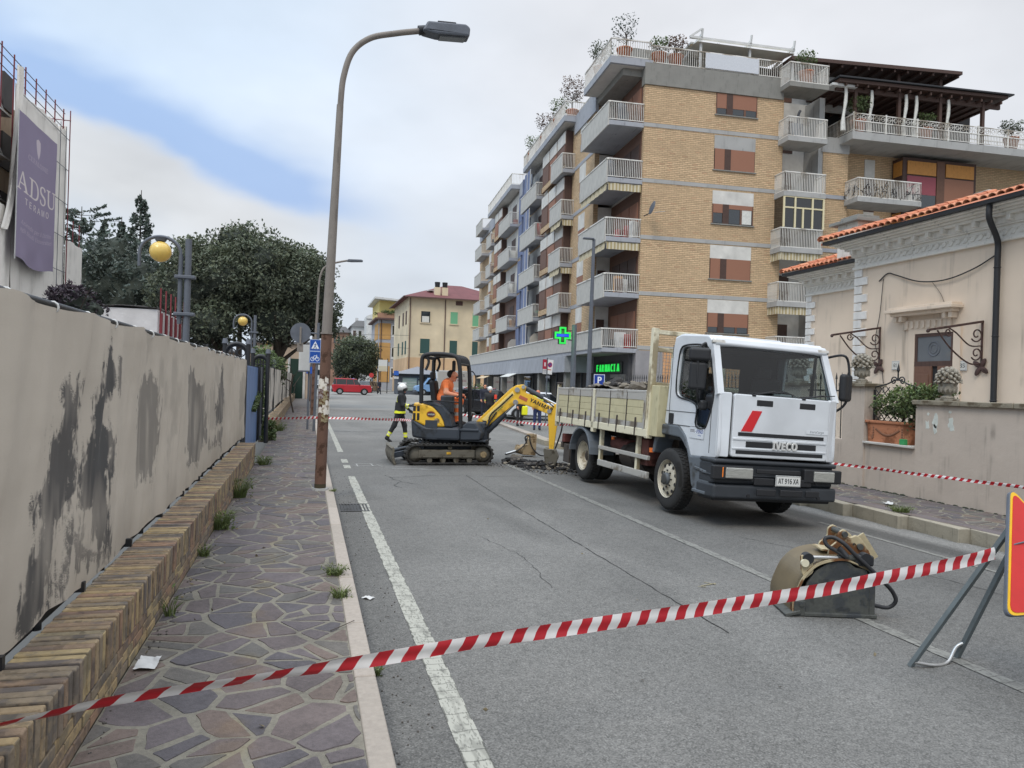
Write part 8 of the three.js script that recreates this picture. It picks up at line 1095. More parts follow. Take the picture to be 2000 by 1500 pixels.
  const bs = thing('bus_stop_sign', 'small blue sign on a post at the kiosk corner', 'sign', [10.6, 0.1, -92.8]); obj('post', bar([0, 0, 0], [0, 3, 0], 0.06, 6), K.greyPost, bs); obj('sign_face', bm(-0.3, 0.3, 2.4, 2.95, 0.05, 0.1), mat('blue_sign', col(52, 96, 176, 0.85)), bs); obj('sign_plate', bm(-0.3, 0.3, 1.95, 2.25, 0.05, 0.1), K.white, bs);
  for (const [x, z] of [[5.2, -125], [8.8, -108], [3.2, -128]]) { const s = thing('road_sign', `small round road sign under the street tree, ${x < 4 ? 'leftmost' : x < 6 ? 'second from the left' : 'rightmost'}`, 'sign', [x, 0.1, z]); obj('post', bar([0, 0, 0], [0, 2.6, 0], 0.05, 5), K.greyPost, s); obj('disc', cy(0.34, 0.34, 0.04, 0, 2.4, 0.06, 16, PI / 2), mat(x > 8 ? 'red_disc' : 'blue_disc', x > 8 ? col(180, 60, 60, 0.85) : col(60, 100, 180, 0.85)), s); }
  for (const [y, e2] of [[6.9, 6.4], [8.3, 8.2]]) tag(obj('overhead_wire', tube([[-3, y + 0.4, -104], [4, y - 0.25, -104], [13.6, e2, -104]], 0.02, 20, 4), K.black), y > 7 ? 'upper thin wire crossing in front of the street tree' : 'lower thin wire crossing in front of the street tree', 'wire');
}
// ---------------------------------------------------------------- vehicles
K.chromeT = mat('alloy', col(170, 172, 174, 0.9), { metalness: 0.5, roughness: 0.4 });
function car(name, label, cat, pos, ry, L, W, H, paint, o = {}) {
  const t = thing(name, label, cat, pos, ry, o.group), r = o.wr ?? 0.33, f = L / 2, bl = H * 0.62, w0 = f * 0.62, gh = o.roof ?? [[-0.92, 0], [-0.78, 0.94], [-0.2, 1], [0.2, 0.97], [0.52, 0.02]];
  const hood = o.hood ?? 0.9, P = [[-f, H * 0.28], [-f + 0.04, bl * 0.95], [-f + 0.12, bl], [f * 0.5, bl], [f * 0.93, bl * hood], [f - 0.02, bl * 0.7], [f, H * 0.24], [f - 0.1, H * 0.16]]; const arc = (c, s) => { for (let i = 0; i <= 10; i++) { const a = PI * i / 10; P.push([c + Math.cos(a) * (r + 0.05), H * 0.16 + Math.sin(a) * (r + 0.06)]); } }; arc(w0, 1); arc(-w0, 1); P.push([-f + 0.08, H * 0.16]);
  const toSide = (g) => g.rotateY(-PI / 2);     // outline (along, up) -> z forward
  obj('body', toSide(ext(P, W, 0.06)), paint, t); obj('underbody', bm(-W / 2 + 0.12, W / 2 - 0.12, H * 0.13, H * 0.45, -f + 0.25, f - 0.25), K.black, t);
  const taper = (g) => { const p = g.attributes.position; for (let i = 0; i < p.count; i++) { const k = clamp((p.getY(i) - bl) / (H - bl), 0, 1); p.setX(i, p.getX(i) * (1 - 0.2 * k)); } g.computeVertexNormals(); return g; }, G = gh.map(([a, b]) => [a * f, bl - 0.02 + b * (H - bl)]);
  obj('windows', taper(toSide(ext(G, W - 0.1, 0.03))), K.glassDark, t); const top = G.filter((q) => q[1] > H * 0.9), rz0 = top[0][0], rz1 = top.at(-1)[0]; obj('roof', taper(toSide(ext(roundPoly([[rz0 - 0.05, H - 0.07], [rz0 + 0.1, H + 0.005], [(rz0 + rz1) / 2, H + 0.02], [rz1, H - 0.03], [rz1 + 0.06, H - 0.09]], 0.03), W - 0.06, 0.03))), paint, t);
  for (const s of [-1, 1]) for (const q of o.pillars ?? [-0.78, -0.25, 0.14]) obj('pillar', taper(beam([s * (W / 2 - 0.05), bl, q * f - 0.0], [s * (W / 2 - 0.05), H - 0.04, q * f + (q > 0.1 ? -0.18 : 0.02)], 0.03, o.pw ?? 0.09, [1, 0, 0])), paint, t);
  for (const [x, z] of [[-1, w0], [1, w0], [-1, -w0], [1, -w0]]) { const w = sub('wheel', t, [x * (W / 2 - 0.1), r, z]); obj('tyre', lathe([[r * 0.62, -0.1], [r * 0.95, -0.1], [r, -0.07], [r, 0.07], [r * 0.95, 0.1], [r * 0.62, 0.1]], 22).rotateZ(PI / 2), K.rubber, w); obj('rim', [cy(r * 0.64, r * 0.64, 0.12, 0, 0, 0, 18, 0, 0, PI / 2), ...[0, 1, 2, 3, 4].map((k) => bx(0.03, r * 0.5, 0.06, x * 0.065, r * 0.3, 0).rotateX(k * 1.2566))], o.rim ?? K.chromeT, w); }
  obj('bumper', [rbm(-W / 2 + 0.02, W / 2 - 0.02, H * 0.16, H * 0.32, f - 0.06, f + 0.05, 0.03)], o.trim ?? paint, t); obj('bumper', [rbm(-W / 2 + 0.02, W / 2 - 0.02, H * 0.16, H * 0.34, -f - 0.05, -f + 0.06, 0.03)], o.trim ?? paint, t);
  for (const s of [-1, 1]) { obj('headlight', rb(0.3, 0.14, 0.1, 0.03, s * (W / 2 - 0.22), bl * 0.78, f - 0.02), mat('car_lamp', col(210, 212, 214, 0.9), { roughness: 0.1, clearcoat: 1 }), t); obj('tail_light', rb(0.14, 0.3, 0.06, 0.02, s * (W / 2 - 0.12), bl * 0.82, -f + 0.01), K.tail ??= mat('tail_lens', col(170, 24, 28, 0.8), { roughness: 0.15, clearcoat: 1 }), t); obj('mirror', rb(0.16, 0.12, 0.1, 0.03, s * (W / 2 + 0.06), bl + 0.06, f * 0.36), o.trim ?? paint, t); }
  return t;
}
{
  const red = mat('fire_red_paint', col(172, 30, 42, 0.85), { roughness: 0.3, clearcoat: 0.8 }), whiteP = mat('white_car_paint', col(214, 218, 222, 0.9), { roughness: 0.3, clearcoat: 0.8 }), blackP = mat('black_car_paint', col(34, 36, 40, 0.9), { roughness: 0.25, clearcoat: 0.8 }), darkRed = mat('dark_red_paint', col(120, 44, 52, 0.85), { roughness: 0.3, clearcoat: 0.8 }), greyP = mat('grey_car_paint', col(120, 126, 132, 0.9), { roughness: 0.3, clearcoat: 0.6 });
  const j = car('offroad_car', 'red fire service off-road car with white side lettering, crossing the far end of the street', 'car', [4.75, 0.14, -84], rad(90), 4.25, 1.84, 1.78, red, { roof: [[-0.97, 0], [-0.9, 0.95], [-0.1, 1], [0.22, 0.97], [0.42, 0.02]], hood: 0.98, trim: K.black, wr: 0.36, pillars: [-0.8, -0.3, 0.12] });
  { const c = canvas(512, 64, (x) => { x.fillStyle = '#a52a38'; x.fillRect(0, 0, 512, 64); x.fillStyle = '#eee6e6'; x.font = 'bold 46px sans-serif'; x.textAlign = 'center'; x.fillText('VIGILI DEL FUOCO', 256, 49); }); j.add(mesh('side_lettering', fin(new THREE.PlaneGeometry(1.8, 0.2).rotateY(PI / 2).translate(0.926, 0.86, 0.2)), mat('lettering_print', new THREE.Color(0.85, 0.85, 0.85), { map: c }))); obj('white_stripe', [bm(0.92, 0.932, 0.86, 0.98, -2.0, -1.3), bm(0.92, 0.932, 0.86, 0.98, 1.35, 2.0)], K.white, j); obj('light_bar', rb(0.9, 0.1, 0.22, 0.03, 0, 1.76, 0.1), mat('blue_beacon', col(60, 80, 170, 0.8), { roughness: 0.2 }), j); }
  car('parked_car', 'dark parked car right behind the red off-road car', 'car', [7.9, 0.14, -100], rad(155), 4.3, 1.75, 1.5, blackP); car('parked_car', 'second dark car seen behind the red off-road car', 'car', [9.2, 0.14, -112], rad(160), 4.3, 1.75, 1.48, greyP); car('parked_car', 'grey car far left at the end of the street', 'car', [2.2, 0.14, -120], rad(0), 4.2, 1.75, 1.5, blackP);
  car('parked_car', 'white car behind the digger driver, parked before the hedge', 'car', [13.3, 0.02, -62], rad(-70), 4.2, 1.8, 1.5, whiteP);
  car('parked_car', 'white parked car behind the two officers, under the digger boom', 'car', [12.7, -0.1, -39.5], rad(72), 4.3, 1.8, 1.55, whiteP); car('parked_car', 'black parked car with a red tail light, left of the white car at the officers', 'car', [10.4, -0.08, -43], rad(40), 4.2, 1.78, 1.55, blackP); car('parked_car', 'dark red car whose roof shows above the black car', 'car', [11.9, -0.06, -49], rad(75), 4.3, 1.78, 1.62, darkRed); car('parked_car', 'white car by the pharmacy door, showing over the rubble in the truck bed', 'car', [14.6, -0.1, -33.0], rad(75), 4.2, 1.8, 1.85, whiteP);
  // blue box van
  const v = thing('box_van', 'white box van with a pale blue cab, parked beyond the digger', 'van', [16.4, 0.14, -92], rad(-90)), blue = mat('pale_blue_paint', col(126, 164, 206, 0.85), { roughness: 0.4, clearcoat: 0.5 });
  obj('cargo_box', rbm(-1.05, 1.05, 0.75, 3.15, -3.6, 1.0, 0.04), K.white, v); obj('cab', ext(roundPoly([[1.05, 0.45], [3.6, 0.45], [3.65, 0.95], [3.4, 1.15], [2.55, 1.35], [1.95, 2.15], [1.05, 2.2]], 0.06), 1.9, 0.05).rotateY(-PI / 2), blue, v); for (const s of [-1, 1]) obj('side_window', ext([[1.35, 1.35], [2.4, 1.35], [1.9, 2.0], [1.35, 2.05]], 0.02).rotateY(-PI / 2).translate(s * 0.95, 0, 0), K.glassDark, v); obj('windscreen', beam([0, 1.4, 2.53], [0, 2.1, 2.02], 1.6, 0.03, [1, 0, 0]), K.glassDark, v); obj('bumper', rbm(-0.97, 0.97, 0.35, 0.62, 3.45, 3.75, 0.04), K.greyPost, v); for (const s of [-1, 1]) { obj('headlight', rb(0.3, 0.2, 0.1, 0.03, s * 0.72, 0.85, 3.6), K.chromeT, v); for (const z of [2.6, -2.0]) { const w = sub('wheel', v, [s * 0.88, 0.38, z]); obj('tyre', cy(0.38, 0.38, 0.22, 0, 0, 0, 20, 0, 0, PI / 2), K.rubber, w); obj('rim', cy(0.2, 0.2, 0.24, 0, 0, 0, 14, 0, 0, PI / 2), K.chromeT, w); } }
  { const c = canvas(512, 256, (x) => { x.fillStyle = '#c4c0ba'; x.fillRect(0, 0, 512, 256); x.fillStyle = '#6a6a70'; x.font = 'bold 64px sans-serif'; x.textAlign = 'center'; x.fillText('GRATIS', 290, 80); x.fillStyle = '#9a6a70'; x.font = 'bold 44px sans-serif'; x.fillText('OTTIMI PREZZI', 270, 160); }); v.add(mesh('box_print', fin(new THREE.PlaneGeometry(4.3, 1.9).rotateY(PI / 2).translate(1.055, 2.05, -1.3)), mat('van_print', new THREE.Color(0.9, 0.9, 0.9), { map: c }))); }
  // hedge by the arcade
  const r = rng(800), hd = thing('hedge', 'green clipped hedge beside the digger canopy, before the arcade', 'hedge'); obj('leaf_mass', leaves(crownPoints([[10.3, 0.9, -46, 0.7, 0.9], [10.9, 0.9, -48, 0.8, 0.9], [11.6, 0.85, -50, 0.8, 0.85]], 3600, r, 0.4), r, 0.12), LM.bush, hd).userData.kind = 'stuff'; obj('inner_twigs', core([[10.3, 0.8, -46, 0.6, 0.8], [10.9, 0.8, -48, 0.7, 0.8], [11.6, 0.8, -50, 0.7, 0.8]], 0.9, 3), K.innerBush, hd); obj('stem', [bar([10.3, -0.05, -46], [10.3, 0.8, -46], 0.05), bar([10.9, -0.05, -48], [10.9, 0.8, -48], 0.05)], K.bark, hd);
}

// ---------------------------------------------------------------- street lamps, signs, road works
const rustPole = mat('rusty_pole', col(98, 74, 62, 0.85), { map: T.dirt, bumpMap: T.fineB, bumpScale: 0.004, uv: 0.35, roughness: 0.95 }), zinc = mat('weathered_zinc_pole', col(126, 119, 112, 0.85), { map: T.streak, uv: 0.9, roughness: 0.7 }), paper = mat('torn_paper', col(206, 200, 190, 0.85), { map: T.dirt, uv: 0.16, roughness: 0.95 });
function streetLamp(label, x, z, s, detail) {
  const t = thing('street_lamp', label, 'street lamp', [x, 0.1, z]), r0 = 0.086;
  obj('lower_pole', bar([0, 0, 0], [0.03, 2.45, 0], r0, 16, r0 * 0.93), rustPole, t); obj('upper_pole', bar([0.03, 2.44, 0], [0.13, 6.0, 0], r0 * 0.9, 16, r0 * 0.6), zinc, t);
  obj('curved_arm', tube([[0.13, 5.95, 0], [0.17, 6.45, 0], [0.30, 6.86, 0], [0.55, 7.1, 0], [0.95, 7.24, 0], [1.42, 7.36, 0]], 0.046, 50, 12), zinc, t);
  if (detail) { obj('lamp_head', [ext(roundPoly([[1.36, 7.31], [1.44, 7.47], [2.06, 7.51], [2.13, 7.46], [2.12, 7.32], [1.6, 7.28]], 0.03), 0.26, 0.03)], K.greyPost, t); obj('lamp_glass', rb(0.42, 0.02, 0.18, 0.008, 1.85, 7.288, 0, 0, 0, 0.07), K.glass, t); obj('lamp_fin', rb(0.3, 0.03, 0.2, 0.01, 1.75, 7.5, 0, 0, 0, 0.06), K.darkMetal, t); obj('arm_joint', cy(0.075, 0.07, 0.14, 0, 0, 0, 12).rotateZ(-1.32).translate(1.38, 7.36, 0), K.darkMetal, t); }
  else { obj('lamp_head', [ext(roundPoly([[1.36, 7.31], [1.44, 7.42], [2.06, 7.44], [2.13, 7.4], [2.12, 7.34], [1.6, 7.30]], 0.03), 0.22, 0.02)], K.greyPost, t); }
  return t;
}
const L1 = streetLamp('tall nearest street lamp with rusty sticker covered foot on the left pavement', 0.235, -11.86, 1, true);
{ const r = rng(901); obj('pole_collar', cy(0.094, 0.094, 0.03, 0.03, 2.45, 0, 16), zinc, L1); for (let i = 0; i < 16; i++) { const y = 1.12 + r() * 0.66, h = 0.08 + 0.16 * r(), a = -2.9 + r() * 2.0, w = 0.6 + 1.3 * r(), g = new THREE.CylinderGeometry(0.0865 + i * 0.0004, 0.0865 + i * 0.0004, h, 10, 2, true, a + 1.2, w), p = g.attributes.position; for (let k = 0; k < p.count; k++) p.setY(k, p.getY(k) + 0.03 * (noise3(p.getX(k) * 60, i, p.getZ(k) * 60) - 0.5)); obj('torn_poster', g.translate(0.012 + y * 0.004, y, 0), i % 3 ? paper : mat('printed_scrap', col(150, 140, 110 + 10 * (i % 4), 0.85), { map: T.rust, uv: 0.12 }), L1); } obj('base_moss', cy(0.089, 0.088, 0.12, 0, 0.06, 0, 16), mat('mossy_rust', new THREE.Color(0.06, 0.05, 0.03), { roughness: 1 }), L1); obj('ground_collar', cy(0.13, 0.12, 0.05, 0, 0.03, 0, 16), K.conc, L1); }
streetLamp('second street lamp, its arm showing right of the nearest pole', 0.25, -36, 1, false); streetLamp('third street lamp, far down the pavement', 0.25, -57, 1, false); streetLamp('fourth street lamp, farthest down the pavement', 0.25, -80, 1, false);
// right side grey pole with the parking sign
{
  const t = thing('lamp_post', 'tall slim grey lamp post in front of the apartment building corner', 'lamp post', [12.05, -0.1, -31]); obj('post', bar([0, 0, 0], [0.08, 8.5, 0], 0.12, 12, 0.07), K.greyPost, t); obj('lamp_head', rb(0.5, 0.08, 0.2, 0.03, -0.18, 8.52, 0), K.greyPost, t);
  const c = canvas(128, 128, (x) => { x.fillStyle = '#1c3f9c'; x.fillRect(0, 0, 128, 128); x.strokeStyle = '#e8ecf4'; x.lineWidth = 6; x.strokeRect(4, 4, 120, 120); x.fillStyle = '#f0f2f6'; x.font = 'bold 104px sans-serif'; x.textAlign = 'center'; x.fillText('P', 66, 102); }); const p = thing('parking_sign', 'square blue parking sign with a white P beside the grey lamp post', 'sign', [12.42, -0.1, -30.6]); obj('plate', rb(0.5, 0.5, 0.03, 0.01, 0, 2.25, 0), K.greyPost, p); obj('post', bar([0, 0, -0.04], [0, 2.4, -0.04], 0.03, 8), K.greyPost, p); p.add(mesh('sign_face', fin(new THREE.PlaneGeometry(0.48, 0.48).translate(0, 2.25, 0.017)), mat('parking_face', new THREE.Color(0.9, 0.9, 0.9), { map: c }))); p.rotation.y = -0.35;
  const s = thing('sign_pair', 'red plate and white plate side by side on a thin post under the arcade', 'sign', [11.42, -0.1, -35]), cr = canvas(64, 128, (x) => { x.fillStyle = '#e4e2de'; x.fillRect(0, 0, 64, 128); x.fillStyle = '#c43048'; x.fillRect(0, 0, 64, 84); x.fillStyle = '#f2dfe0'; x.fillRect(20, 26, 24, 34); x.fillStyle = '#99a'; x.fillRect(10, 96, 44, 5); x.fillRect(10, 108, 44, 5); }), cw = canvas(64, 128, (x) => { x.fillStyle = '#e8e8e6'; x.fillRect(0, 0, 64, 128); x.fillStyle = '#28408c'; x.beginPath(); x.arc(32, 46, 20, 0, 7); x.fill(); x.strokeStyle = '#c43040'; x.lineWidth = 6; x.beginPath(); x.arc(32, 46, 20, 0, 7); x.moveTo(18, 32); x.lineTo(46, 60); x.stroke(); x.fillStyle = '#c86040'; x.fillRect(12, 84, 40, 8); });
  obj('post', bar([0, 0, 0], [0, 3.3, 0], 0.03, 8), K.greyPost, s); for (const [a, tx, x] of [[0.5, cr, -0.14], [-0.5, cw, 0.12]]) { const g = sub('plate', s, [x, 2.85, 0.05]); g.rotation.y = a; g.rotation.z = x > 0 ? -0.12 : 0; obj('back', rb(0.32, 0.74, 0.02, 0.008, 0, 0, 0), K.greyPost, g); g.add(mesh('face', fin(new THREE.PlaneGeometry(0.31, 0.72).translate(0, 0, 0.012)), mat('plate_face', new THREE.Color(0.9, 0.9, 0.9), { map: tx }))); }
}
// signs at the left pavement
{
  const s = thing('sign_pole', 'grey pole carrying the back of a round sign and a blue pedestrian and bicycle sign', 'sign', [0.24, 0.1, -25]); obj('post', bar([0, 0, 0], [0.06, 3.55, 0], 0.045, 10), K.greyPost, s); obj('arm', bar([0.05, 3.2, 0], [-0.5, 3.2, 0.02], 0.025, 8), K.greyPost, s); obj('round_sign_back', cy(0.32, 0.32, 0.03, -0.5, 3.2, 0.06, 28, PI / 2), K.greyPost, s); obj('sign_strut', rb(0.06, 0.56, 0.04, 0.01, -0.5, 3.1, 0.09), zinc, s); obj('lower_plate', rb(0.19, 0.28, 0.02, 0.005, -0.5, 2.72, 0.06), zinc, s);
  const c = canvas(128, 256, (x) => { x.fillStyle = '#1e52a8'; x.fillRect(0, 0, 128, 256); x.strokeStyle = '#cdd8ea'; x.lineWidth = 4; x.strokeRect(3, 3, 122, 122); x.strokeRect(3, 131, 122, 122); x.fillStyle = '#eef2f8'; x.beginPath(); x.moveTo(64, 18); x.lineTo(112, 104); x.lineTo(16, 104); x.fill(); x.strokeStyle = '#1e3c70'; x.lineWidth = 7; x.beginPath(); x.moveTo(66, 44); x.lineTo(62, 70); x.lineTo(48, 96); x.moveTo(62, 70); x.lineTo(78, 96); x.moveTo(50, 58); x.lineTo(80, 60); x.stroke(); for (let i = 0; i < 5; i++) { x.fillStyle = '#1e3c70'; x.fillRect(22 + i * 18, 97, 9, 7); } x.strokeStyle = '#eef2f8'; x.lineWidth = 6; x.beginPath(); x.arc(36, 212, 20, 0, 7); x.stroke(); x.beginPath(); x.arc(92, 212, 20, 0, 7); x.stroke(); x.beginPath(); x.moveTo(36, 212); x.lineTo(56, 176); x.lineTo(86, 178); x.lineTo(64, 212); x.lineTo(36, 212); x.moveTo(92, 212); x.lineTo(82, 164); x.stroke(); }); obj('blue_sign', rb(0.36, 0.78, 0.03, 0.01, -0.03, 2.62, 0.06), K.greyPost, s); s.add(mesh('blue_face', fin(new THREE.PlaneGeometry(0.35, 0.77).translate(-0.03, 2.62, 0.077)), mat('blue_sign_face', new THREE.Color(0.9, 0.9, 0.9), { map: c })));
  const b = thing('white_sign_box', 'plain white box sign behind the round sign on the left pavement', 'sign', [-0.12, 0.1, -25.8]); obj('box', rb(0.36, 0.86, 0.14, 0.01, 0, 2.42, 0), K.white, b); obj('base_strip', rb(0.38, 0.05, 0.16, 0.01, 0, 1.97, 0), K.greyPost, b); obj('post', bar([0.16, 0, -0.05], [0.16, 2.2, -0.05], 0.035, 8), K.greyPost, b);
  for (const [z, h] of [[-45, 3.1], [-66, 3]]) { const q = thing('sign_pole', z > -50 ? 'slim pole with a small blue sign behind the blue pedestrian sign' : 'farthest slim sign pole on the left pavement', 'sign', [0.22, 0.1, z]); obj('post', bar([0, 0, 0], [0, h, 0], 0.045, 8), K.greyPost, q); obj('sign', rb(0.4, 0.4, 0.03, 0.01, -0.1, h - 0.9, 0.05), mat('blue_plate', col(40, 84, 170, 0.85)), q); }
}
// warning tape: ribbons of thin film that turn about their length
const tapeTex = canvas(256, 64, (x) => { x.fillStyle = '#eceae8'; x.fillRect(0, 0, 256, 64); x.fillStyle = '#c0202c'; for (let i = -1; i < 3; i++) { x.beginPath(); x.moveTo(i * 128, 64); x.lineTo(i * 128 + 64, 64); x.lineTo(i * 128 + 104, 0); x.lineTo(i * 128 + 40, 0); x.fill(); } }); tapeTex.wrapS = THREE.RepeatWrapping;
const tapeM = mat('striped_warning_film', new THREE.Color(0.86, 0.86, 0.86), { map: tapeTex, side: THREE.DoubleSide, roughness: 0.4, transmission: 0.12, thickness: 0 });
function tape(label, pts, twist, w, n, period = 0.205) {
  const c = new THREE.CatmullRomCurve3(pts.map(ARR), false, 'centripetal'), L = c.getLength(), pos = [], uv = [], id = [], m = 4;
  let U = 0; for (let i = 0; i <= n; i++) { const t = i / n, p = c.getPointAt(t); U += L / n / (typeof period === 'function' ? period(t) : period); const d = c.getTangentAt(t), side = V(0, 1, 0).addScaledVector(d, -d.y).normalize(), fw = V().crossVectors(d, side), a = twist(t), e = side.clone().multiplyScalar(Math.cos(a)).addScaledVector(fw, Math.sin(a)); for (let k = 0; k <= m; k++) { const q = (k / m - 0.5) * (typeof w === 'function' ? w(t) : w), curl = 0.004 * Math.cos(k / m * PI * 2 + t * 40); pos.push(p.x + e.x * q + fw.x * curl, p.y + e.y * q + fw.y * curl, p.z + e.z * q + fw.z * curl); uv.push(U, k / m); } }
  for (let i = 0; i < n; i++) for (let k = 0; k < m; k++) { const a = i * (m + 1) + k, b = a + 1, d = a + m + 1; id.push(a, d, b, b, d, d + 1); } const g = new THREE.BufferGeometry(); g.setAttribute('position', new THREE.Float32BufferAttribute(pos, 3)); g.setAttribute('uv', new THREE.Float32BufferAttribute(uv, 2)); g.setIndex(id); g.computeVertexNormals(); return tag(obj('warning_tape', g, tapeM), label, 'tape');
}
tape('nearest red and white warning tape stretched across the whole foreground to the triangular sign', [[-1.3, 0.64, -2.75], [-0.98, 0.625, -2.92], [-0.63, 0.62, -3.08], [-0.17, 0.61, -3.21], [0.32, 0.605, -3.34], [1.0, 0.627, -3.46], [1.87, 0.649, -3.58], [2.82, 0.735, -3.58], [3.92, 0.873, -3.589], [4.1, 0.90, -3.6]], (t) => 0.78 * sstep(0.42, 0.06, t) + 0.22 * Math.sin(t * 34) * sstep(0.7, 0.2, t), (t) => mix(0.052, 0.076, sstep(0.1, 0.6, t)), 260, (t) => mix(0.32, 0.23, sstep(0.15, 0.6, t)));
tape('thin red and white warning tape along the right garden wall', [[7.6, 0.66, -12.2], [9.0, 0.62, -10.95], [9.3, 0.63, -9.3], [9.5, 0.7, -6]], (t) => 0.2 * Math.sin(t * 20), 0.05, 160, 0.24);
tape('far red and white warning tape crossing the pavement behind the nearest lamp pole', [[-1.15, 0.66, -22], [0.25, 0.715, -22], [0.6, 0.715, -22], [2.2, 0.74, -21.2], [3.2, 0.84, -19]], (t) => 0.5 * Math.sin(t * 14), 0.07, 160, 0.22);
tape('far red and white warning tape hanging between digger and truck behind the boom', [[3.8, 0.9, -24.5], [5.76, 0.70, -24], [7, 0.56, -24], [8.1, 0.5, -24], [9.5, 0.55, -24.3]], (t) => 0.4 * Math.sin(t * 17), 0.08, 120, 0.24);
// triangular road works sign leaning back on its stand
{
  const s = thing('warning_sign', 'triangular red and yellow road works sign on a grey folding stand at the right edge', 'sign'), tilt = -rad(29), B = [3.955, 0.575, -3.40], w = 0.90, h = 0.80, face = new THREE.Group(); face.name = 'sign_plate'; face.position.set(...B); face.rotation.x = tilt; s.add(face);
  const tri = (k) => { const c = [w / 2, h / 3], q = [[0, 0], [w, 0], [w / 2, h]].map((p) => [c[0] + (p[0] - c[0]) * k, c[1] + (p[1] - c[1]) * k]); return q; }, yelM = mat('sign_yellow', col(232, 176, 30, 0.8), { roughness: 0.4, map: T.cloud, uv: 0.7 }), redS = mat('sign_red', col(190, 38, 34, 0.8), { roughness: 0.4, map: T.cloud, uv: 0.7 });
  obj('plate', ext(roundPoly(tri(1.0), 0.07, 6), 0.03, 0.006), K.greyPost, face); obj('yellow_edge', ext(roundPoly(tri(0.985), 0.07, 6), 0.004).translate(0, 0, 0.017), yelM, face); obj('red_border', ext(roundPoly(tri(0.93), 0.06, 6), 0.004, 0, [roundPoly(tri(0.52), 0.03, 5).reverse()]).translate(0, 0, 0.0205), redS, face); obj('yellow_field', ext(roundPoly(tri(0.54), 0.03, 5), 0.003).translate(0, 0, 0.0195), yelM, face);
  obj('digging_figure', [sp(0.026, w / 2 - 0.02, 0.40, 0.023, 1, 1, 0.1), beam([w / 2 - 0.03, 0.37, 0.024], [w / 2 + 0.0, 0.24, 0.024], 0.05, 0.004, [1, 0, 0]), beam([w / 2, 0.25, 0.024], [w / 2 - 0.06, 0.13, 0.024], 0.03, 0.004, [1, 0, 0]), beam([w / 2, 0.25, 0.024], [w / 2 + 0.05, 0.13, 0.024], 0.03, 0.004, [1, 0, 0]), beam([w / 2 - 0.02, 0.35, 0.024], [w / 2 - 0.12, 0.2, 0.024], 0.02, 0.004, [1, 0, 0]), ext([[w / 2 - 0.2, 0.12], [w / 2 - 0.08, 0.12], [w / 2 - 0.14, 0.19]], 0.004).translate(0, 0, 0.024)], K.black, face); obj('binding_wire', tube([[0.27, 0.42, 0.02], [0.34, 0.43, 0.03], [0.42, 0.44, 0.03]], 0.005, 10, 5), K.greyPost, face);
  const leg = mat('grey_stand_steel', col(96, 104, 106, 0.8), { roughness: 0.55, map: T.cloud, uv: 0.3 }), j1 = [4.24, 1.14, -3.74], j2 = [4.6, 1.14, -3.74]; obj('rear_leg', beam([4.03, 0.0, -4.16], [4.44, 1.1, -3.735], 0.03, 0.03, [1, 0, 0]), leg, s); obj('rear_leg', beam([4.5, 0.0, -4.23], [4.52, 1.1, -3.735], 0.03, 0.03, [1, 0, 0]), leg, s); obj('front_leg', beam([4.2, 0, -3.12], [4.37, 1.1, -3.74], 0.03, 0.03, [1, 0, 0]), leg, s); obj('front_leg', beam([4.66, 0, -3.12], [4.46, 1.1, -3.74], 0.03, 0.03, [1, 0, 0]), leg, s); obj('cross_bar', beam([4.34, 1.06, -3.73], [4.48, 1.06, -3.73], 0.03, 0.02), leg, s); obj('foot_strap', tube([[4.04, 0.035, -4.14], [4.2, 0.01, -4.12], [4.34, 0.012, -4.15], [4.46, 0.1, -4.19], [4.52, 0.14, -4.16]], 0.012, 24, 6), K.steel, s);
}
